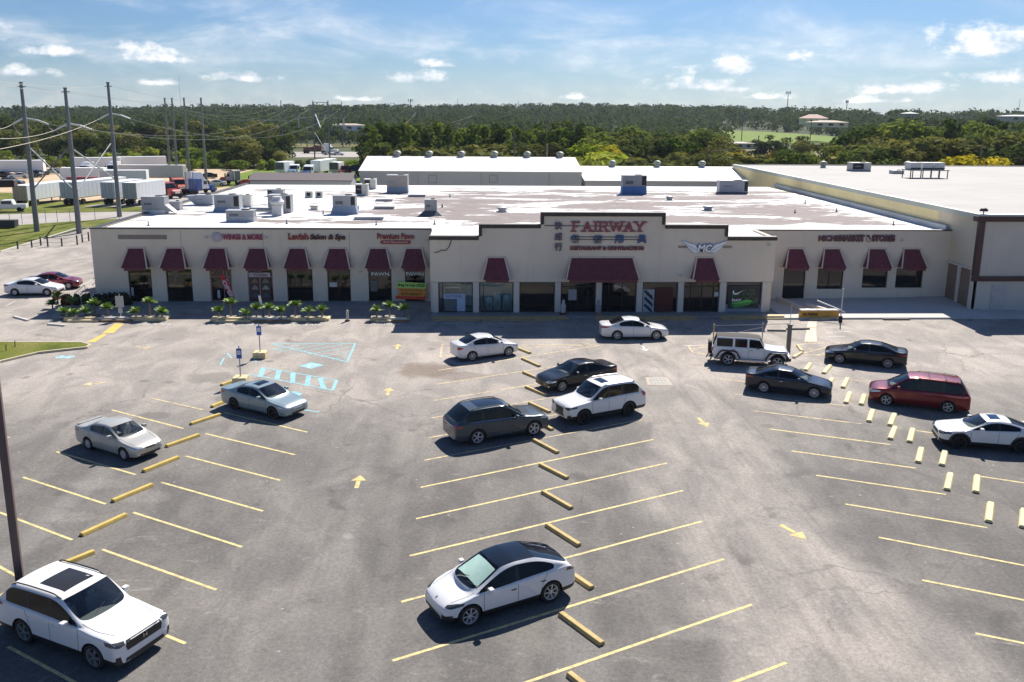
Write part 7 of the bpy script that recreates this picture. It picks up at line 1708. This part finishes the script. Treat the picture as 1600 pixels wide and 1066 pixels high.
def proto(kind,mt,v,n=None,sz=None):
    key=(kind,mt,v)
    if key not in PROTO:
        r_=np.random.default_rng(abs(hash((len(kind),kind[0],mt,v)))%1000+v*17+len(mt)*5 if False else (ord(kind[0])*7+ord(mt[0])*13+v*101))
        n=n or {'oak':1500,'round':1500,'pine':1300,'palm':420,'bush':700}[kind]; sz=sz or {'oak':.050,'round':.050,'pine':.042,'palm':.10,'bush':.13}[kind]
        P_,N_=crown_pts(kind,r_,n); PROTO[key]=(quads('crown',P_,N_,np.full(n,sz),LM[mt],r_),trunk_mesh(kind,r_))
    return PROTO[key]
NT=0
def tree(x,y,h,kind,mt,label,group,name='tree',wide=1.,z=None,v=None):
    global NT
    NT+=1; v=rng.integers(0,3) if v is None else v; cm,tm=proto(kind,mt,int(v))
    r=bpy.data.objects.new(name,None); COL.objects.link(r); r.location=(x,y,terr(x,y) if z is None else z); r.rotation_euler=(0,0,rng.uniform(0,6.28)); r.scale=(h*wide,h*wide,h)
    tag(r,label,'tree' if name!='bush' else 'bush',group)
    for nm,me in (('crown',cm),('trunk',tm)): o=bpy.data.objects.new(nm,me); link(o,r)
    return r
def tpx(px,ytop,Y,kind,mt,label,group,name='tree',wide=1.,z=0.,minh=1.5):
    x,zz=FZ(px,ytop,Y); g=terr(x,Y)+z; return tree(x,Y,max(minh,zz-g),kind,mt,label,group,name,wide,g)
U=rng.uniform
def belt(x0,x1,n,ytop,Y0,Y1,kinds,label,group,name='tree',wide=(.85,1.2),jit=6):
    for i in range(n):
        px=x0+(x1-x0)*(i+.5)/n+U(-.5,.5)*(x1-x0)/n; yt=(ytop(px) if callable(ytop) else ytop)+U(-jit,jit); k,m=kinds[int(rng.integers(0,len(kinds)))]
        Yt=U(Y0,Y1)
        if 1134<px<1182 and yt<224: yt=U(224,232)
        tpx(px,yt,Yt,k,m,label,group,name,U(*wide))
# pine belt behind the warehouse
belt(583,905,40,lambda p:197 if p<700 else 201,205,222,[('pine','pine'),('pine','pine'),('pine','dark')],'tree in the dark pine belt directly behind the grey warehouse','pine belt behind the warehouse','pine_tree',(1.0,1.4),7)
belt(575,900,22,197,224,240,[('pine','dark'),('oak','dark'),('pine','pine')],'tree in the rear line of the pine belt behind the grey warehouse','pine belt, rear line','pine_tree',(1.1,1.5),6)
belt(578,905,22,222,196,203,[('round','dark'),('round','olive'),('bush','olive')],'low tree at the foot of the pine belt behind the grey warehouse','undergrowth trees of the pine belt','tree',(1.1,1.5),6)
# mixed wood behind the white shed
belt(905,1150,16,lambda p:214,196,215,[('oak','olive'),('round','olive'),('round','dark'),('round','pine')],'olive green tree in the mixed wood behind the white roofed shed','mixed wood behind the white shed','tree',(1.2,1.6),7)
belt(900,1160,14,lambda p:202,225,260,[('oak','dark'),('round','pine'),('pine','pine'),('oak','olive')],'taller tree at the back of the mixed wood behind the white roofed shed','back of the mixed wood','tree',(1.2,1.6),6)
belt(905,1155,14,236,170,190,[('round','olive'),('bush','olive'),('bush','bright')],'low scrub tree in front of the mixed wood behind the white shed','scrub before the mixed wood','tree',(1.2,1.7),6)
for px,yt,mt,lab in ((914,220,'lime','lime green tree at the left of the mixed wood, beside the wooden pole'),(932,214,'lime','tallest lime green tree in the mixed wood'),(950,222,'gold','yellowing tree right of the lime green ones')): tpx(px,yt,193,'round',mt,lab,None,'tree',1.5)
for px,yt,mt,lab in ((1112,226,'tan','orange brown shrubby tree left of the large store roof'),(1145,232,'gold','yellow green shrub left of the large store corner'),(1165,228,'tan','rusty shrub by the wooden pole left of the large store'),(1305,232,'tan','orange brown tree behind the large store roof, left of the cooling unit'),(1215,233,'tan','dry golden shrub at the back edge of the large store roof'),(1258,240,'gold','small yellow shrub at the back edge of the large store roof')): tpx(px,yt+3,185,'round',mt,lab,None,'tree',1.05)
for px,yt,lab in ((1494,229,'left half of the bright yellow tree behind the large store'),(1516,231,'right half of the bright yellow tree behind the large store')): tpx(px,yt,152,'round','gold',lab,None,'tree',1.5)
# right side wood behind the large store
belt(1345,1640,22,lambda p:214 if p<1480 else 208,158,185,[('oak','dark'),('round','dark'),('round','olive'),('oak','olive')],'dark tree in the wood right behind the large store roof','wood behind the large store','tree',(1.2,1.6),8)
belt(1330,1640,18,lambda p:196 if p<1400 else 192,195,240,[('oak','olive'),('round','pine'),('oak','dark'),('pine','pine')],'taller tree in the second line behind the large store roof','second line behind the large store','tree',(1.2,1.6),7)
belt(1170,1345,16,lambda p:238,172,200,[('round','olive'),('round','dark'),('bush','olive'),('round','pine')],'scrubby tree between the large store and the green clearing','scrub beyond the large store','tree',(1.2,1.7),8)
belt(1185,1345,7,lambda p:214,250,330,[('round','dark'),('oak','dark'),('oak','olive')],'round dark tree standing free in the clearing behind the large store','free standing trees in the clearing','tree',(1.2,1.5),8)
for i,px in enumerate((1345,1360,1374,1388,1402,1418,1352,1380)): tpx(px,203+(i%3)*8,240+8*(i%4),'palm','olive','cabbage palm in the grove left of the dark wood behind the large store','cabbage palm grove','palm_tree',1.3)
belt(1352,1640,20,lambda p:186,380,520,[('oak','far'),('round','far'),('pine','far')],'distant tree between the clearing and the right hand ridge','distant trees before the right ridge','tree',(1.2,1.6),6)
# left: bushes, vine bank, trees
belt(-30,440,30,lambda p:247 if p<200 else 251,250,262,[('bush','bright'),('bush','bright'),('bush','olive')],'bright vine covered bush on the bank behind the truck yard','vine bank behind the truck yard','bush',(.9,1.3),5)
belt(-30,440,24,lambda p:235,268,285,[('bush','bright'),('round','bright'),('round','olive')],'taller vine covered tree above the bank behind the truck yard','vine covered trees above the bank','tree',(1.1,1.6),8)
belt(-40,450,26,lambda p:203 if p<330 else 208,290,320,[('oak','dark'),('oak','olive'),('round','dark')],'broad dark tree in the wood behind the vine bank','dark wood left of the highway','tree',(1.1,1.5),9)
belt(-40,450,20,lambda p:186,330,400,[('oak','olive'),('oak','far'),('round','far')],'tree in the higher back part of the wood left of the highway','back part of the left wood','tree',(1.1,1.5),6)
belt(345,440,9,lambda p:226,262,275,[('round','dark'),('oak','olive')],'tree at the right end of the left wood, close to the highway','end trees of the left wood','tree',(1.1,1.5),12)
# row beyond the highway
belt(440,590,14,lambda p:203,455,520,[('oak','dark'),('oak','far'),('round','far')],'dark tree beyond the field across the highway','trees beyond the highway field','tree',(1.1,1.6),7)
belt(430,585,8,250,255,262,[('bush','bright'),('bush','dark')],'low hedge bush before the highway','highway hedge','bush',(1.3,1.9),2)
# far woods: one mass on the hills
def far_woods(name,label,n,az0,az1,r0,r1,seed,keep=None,hh=(9,16)):
    r_=np.random.default_rng(seed); Cs=[];Ns=[];Ss=[]; base=[crown_pts(k,r_,120) for k in ('round','oak','round','round')]
    for i in range(n):
        a=r_.uniform(az0,az1); u=r_.random(); r=math.sqrt(r0*r0+(r1*r1-r0*r0)*u); x,y=r*math.sin(a),r*math.cos(a)
        if keep and not keep(x,y): continue
        h=r_.uniform(*hh); s=h*r_.uniform(1.1,1.5); P_,N_=base[i%4]; th=r_.uniform(0,6.28); c,sn=math.cos(th),math.sin(th)
        Q=np.stack([(P_[:,0]*c-P_[:,1]*sn)*s+x,(P_[:,0]*sn+P_[:,1]*c)*s+y,(P_[:,2]*1.2-.22)*h+terr(x,y)],1); Cs.append(Q); Ns.append(N_); Ss.append(np.full(len(Q),h*.115))
    me=quads(name,np.concatenate(Cs),np.concatenate(Ns),np.concatenate(Ss),LM['far'],r_); o=bpy.data.objects.new(name,me); link(o); tag(o,label,'woods',kind='stuff'); return o
def clear(x,y):
    q=x/y if y>0 else 0; r=math.hypot(x,y)
    if .287<q<.335 and r<860: return False
    if .335<=q<.475 and r<640: return False
    for (cx_,cy_,rx,ry) in CLR:
        if ((x-cx_)/rx)**2+((y-cy_)/ry)**2<1: return False
    return True
CLR=[(205,640,60,130),(270,520,60,90),(-60,400,60,62),(90,760,40,60),(140,420,30,40)]
far_woods('far_woods','unbroken far wood covering the ridge on the skyline',3600,R(-40),R(44),840,1750,5,hh=(8,22))
far_woods('far_woods','middle distance wood filling the valley before the ridge',1500,R(-38),R(42),470,880,6,clear,hh=(7,16))
far_woods('far_woods','nearer scattered wood between the pine belt and the valley',260,R(-4),R(40),300,470,8,clear,hh=(8,12))
# clearings
sheet_=lambda nm,cx_,cy_,rx,ry,mat: None
def clearing(cx_,cy_,rx,ry,mat,zo=.35):
    vs=[(cx_,cy_,terr(cx_,cy_)+zo)]; n_=24
    for k in (.5,1):
        for i in range(n_): a=2*PI*i/n_; x=cx_+rx*k*math.cos(a); y=cy_+ry*k*math.sin(a); vs.append((x,y,terr(x,y)+zo))
    fs=[(0,1+i,1+(i+1)%n_) for i in range(n_)]+[(1+i,1+n_+i,1+n_+(i+1)%n_,1+(i+1)%n_) for i in range(n_)]
    mb=MB(); mb.add(vs,fs); mb.build('clearing',mat,kind='structure')
clearing(205,640,58,125,GRB); clearing(270,520,55,85,GRD); clearing(140,420,28,38,GRD); clearing(135,335,32,62,GRD); clearing(220,560,40,60,GRD)
# the pink roofed house and grey block in the distance
def far_house(px,py,Y,w_,d,h,rh,label,wm,rm):
    x,z=FZ(px,py,Y); t=thing('house',label,'house',(x,Y,z),R(8)); mb=MB(); mb.box(-w_,w_,-d,d,0,h); mb.build('wall',wm,t); mb=MB(); mb.add([(-w_-.6,-d-.6,h),(w_+.6,-d-.6,h),(w_+.6,d+.6,h),(-w_-.6,d+.6,h),(-w_*.4,0,h+rh),(w_*.4,0,h+rh)],[(0,1,5,4),(1,2,5),(2,3,4,5),(3,0,4),(0,3,2,1)]); mb.build('roof',rm,t)
    for k in range(3): mb=MB(); a=-w_*.7+k*w_*.6; mb.box(a,a+w_*.25,-d-.03,-d,h*.35,h*.75); mb.build('window',GLT,t)
far_house(1270,195,560,7,5,4,2.5,'house with a pinkish hipped roof in the distant clearing at right',STU3,solid('pink roof tiles',(.50,.32,.27),.8))
far_house(1292,199,540,12,4,3,1.2,'long low pale house right of the pink roofed one',STU3,solid('sand roof',(.42,.34,.27),.8))
far_house(1420,190,560,4,3,5,.8,'tall grey building partly hidden among the trees at right',solid('grey block wall',(.22,.25,.27),.7),solid('pale roof edge',(.4,.42,.43),.7))
far_house(1592,190,420,9,4,2.5,.6,'low building with a pale roof at the right edge among the trees',STU3,solid('light blue roof',(.45,.52,.58),.6))
far_house(1150,233,300,5,3,2,.5,'low pale roofed house just left of the wooden pole in the clearing',STU3,solid('grey tan roof',(.38,.34,.30),.8))
far_house(545,164+40,520,10,4,3,1,'pale low building far beyond the highway field',TW,solid('sand roof',(.42,.34,.27),.8))
# haze
mb=MB(); mb.box(-1500,1700,-260,1850,-40,95); hz=mb.build('haze',[]); hz['kind']='stuff'
m=bpy.data.materials.new('air'); m.use_nodes=True; nt=m.node_tree; nt.nodes.clear(); ou=nt.nodes.new('ShaderNodeOutputMaterial'); pv=nt.nodes.new('ShaderNodeVolumePrincipled'); pv.inputs['Color'].default_value=(.75,.85,1,1); pv.inputs['Density'].default_value=HAZE; pv.inputs['Anisotropy'].default_value=.2; L(nt,pv.outputs[0],ou.inputs['Volume']); hz.data.materials.clear(); hz.data.materials.append(m)
print('TREES',NT)
# ---------------------------------------------------------------- light, sky
SUND=Vector((.40,.94,.985)).normalized()
sun=bpy.data.lights.new('sun','SUN'); sun.energy=5.0; sun.angle=R(.53); sun.color=(1,.945,.865)
so=bpy.data.objects.new('sun',sun); COL.objects.link(so); so.rotation_euler=SUND.to_track_quat('Z','Y').to_euler(); so.location=(60,140,150)
w=bpy.data.worlds.new('World'); SC.world=w; w.use_nodes=True; nt=w.node_tree
bg=nt.nodes['Background']
sky=nt.nodes.new('ShaderNodeTexSky'); sky.sky_type='NISHITA'; sky.sun_disc=False
sky.sun_elevation=math.asin(SUND.z); sky.sun_rotation=math.atan2(SUND.x,SUND.y)
sky.air_density=1.0; sky.dust_density=.6; sky.ozone_density=2.2; sky.altitude=20
tc=nt.nodes.new('ShaderNodeTexCoord'); sp=nt.nodes.new('ShaderNodeSeparateXYZ'); L(nt,tc.outputs['Generated'],sp.inputs[0])
az=mth(nt,'ARCTAN2',sp.outputs[0],sp.outputs[1]); el=mth(nt,'ARCSINE',sp.outputs[2])
uv=nt.nodes.new('ShaderNodeCombineXYZ'); L(nt,az,uv.inputs[0]); L(nt,el,uv.inputs[1])
n1=nt.nodes.new('ShaderNodeTexNoise'); n1.inputs['Scale'].default_value=30; n1.inputs['Detail'].default_value=7; n1.inputs['Roughness'].default_value=.62
L(nt,mapping(nt,uv.outputs[0],(1,1.7,1)),n1.inputs['Vector'])
cs=n1.outputs['Fac']
def blob(px,py,wx,wy):
    d=ray(px,py); d=d/np.linalg.norm(d); a=math.atan2(d[0],d[1]); e=math.asin(d[2])
    dx=mth(nt,'DIVIDE',mth(nt,'SUBTRACT',az,a),wx/FOC); dy=mth(nt,'SUBTRACT',el,e)
    up=mth(nt,'DIVIDE',mth(nt,'MAXIMUM',dy,0),wy/FOC); dn=mth(nt,'DIVIDE',mth(nt,'MAXIMUM',mth(nt,'MULTIPLY',dy,-1),0),wy*.55/FOC)
    dd=mth(nt,'ADD',up,dn)
    r=mth(nt,'SQRT',mth(nt,'ADD',mth(nt,'MULTIPLY',dx,dx),mth(nt,'MULTIPLY',dd,dd)))
    return mth(nt,'SUBTRACT',1.15,r)
acc=None
for b in [(245,92,85,24),(85,82,55,13),(385,122,65,13),(15,42,26,12),(30,115,50,11),(265,130,42,9),(655,122,62,14),(1145,108,85,22),(1085,136,92,17),(1250,88,30,15),(1545,75,95,36),(1565,122,70,20),(1420,140,95,14),(1200,152,40,8),(900,152,45,9),(1350,158,90,8),(560,155,60,7),(-60,60,60,30),(1700,100,70,30),(680,100,40,10)]:
    v=blob(*b); acc=v if acc is None else mth(nt,'MAXIMUM',acc,v)
dens=mth(nt,'ADD',acc,mth(nt,'MULTIPLY',mth(nt,'SUBTRACT',cs,.5),2.9))
cum=mrange(nt,dens,.10,1.25,0,.95)
# thin high veil
mv=nt.nodes.new('ShaderNodeTexNoise'); mv.inputs['Scale'].default_value=5.5; mv.inputs['Detail'].default_value=8; mv.inputs['Roughness'].default_value=.6; mv.inputs['Distortion'].default_value=.6
L(nt,mapping(nt,uv.outputs[0],(1,3.6,1),(2.2,.3,0),(0,0,-.25)),mv.inputs['Vector'])
band=mth(nt,'MULTIPLY',mrange(nt,el,-.02,.08),mrange(nt,el,.15,.085))
gen=mrange(nt,mv.outputs['Fac'],.50,.8,0,.3)
veil=mth(nt,'ADD',mth(nt,'MULTIPLY',band,mrange(nt,mv.outputs['Fac'],.38,.75,0,.48)),mth(nt,'MULTIPLY',gen,.35))
lowh=mrange(nt,el,.07,-.015,0,.38)
cf=mth(nt,'MAXIMUM',cum,mth(nt,'MAXIMUM',veil,lowh))
shade=mix(nt,mrange(nt,n1.outputs['Fac'],.4,.65),(10.,10.6,11.6),(14.4,14.1,13.8))
skc=mix(nt,1,sky.outputs[0],SKYT,'MULTIPLY')
L(nt,mix(nt,cf,skc,shade),bg.inputs['Color']); bg.inputs["Strength"].default_value=.055
vs=SC.view_settings; vs.view_transform='Standard'; vs.look='None'; vs.gamma=1; vs.exposure=EXPO; vs.use_curve_mapping=False
SC.cycles.max_bounces=6; SC.cycles.transparent_max_bounces=12; SC.cycles.diffuse_bounces=3; SC.cycles.glossy_bounces=3; SC.cycles.caustics_reflective=False; SC.cycles.caustics_refractive=False; SC.cycles.sample_clamp_indirect=6
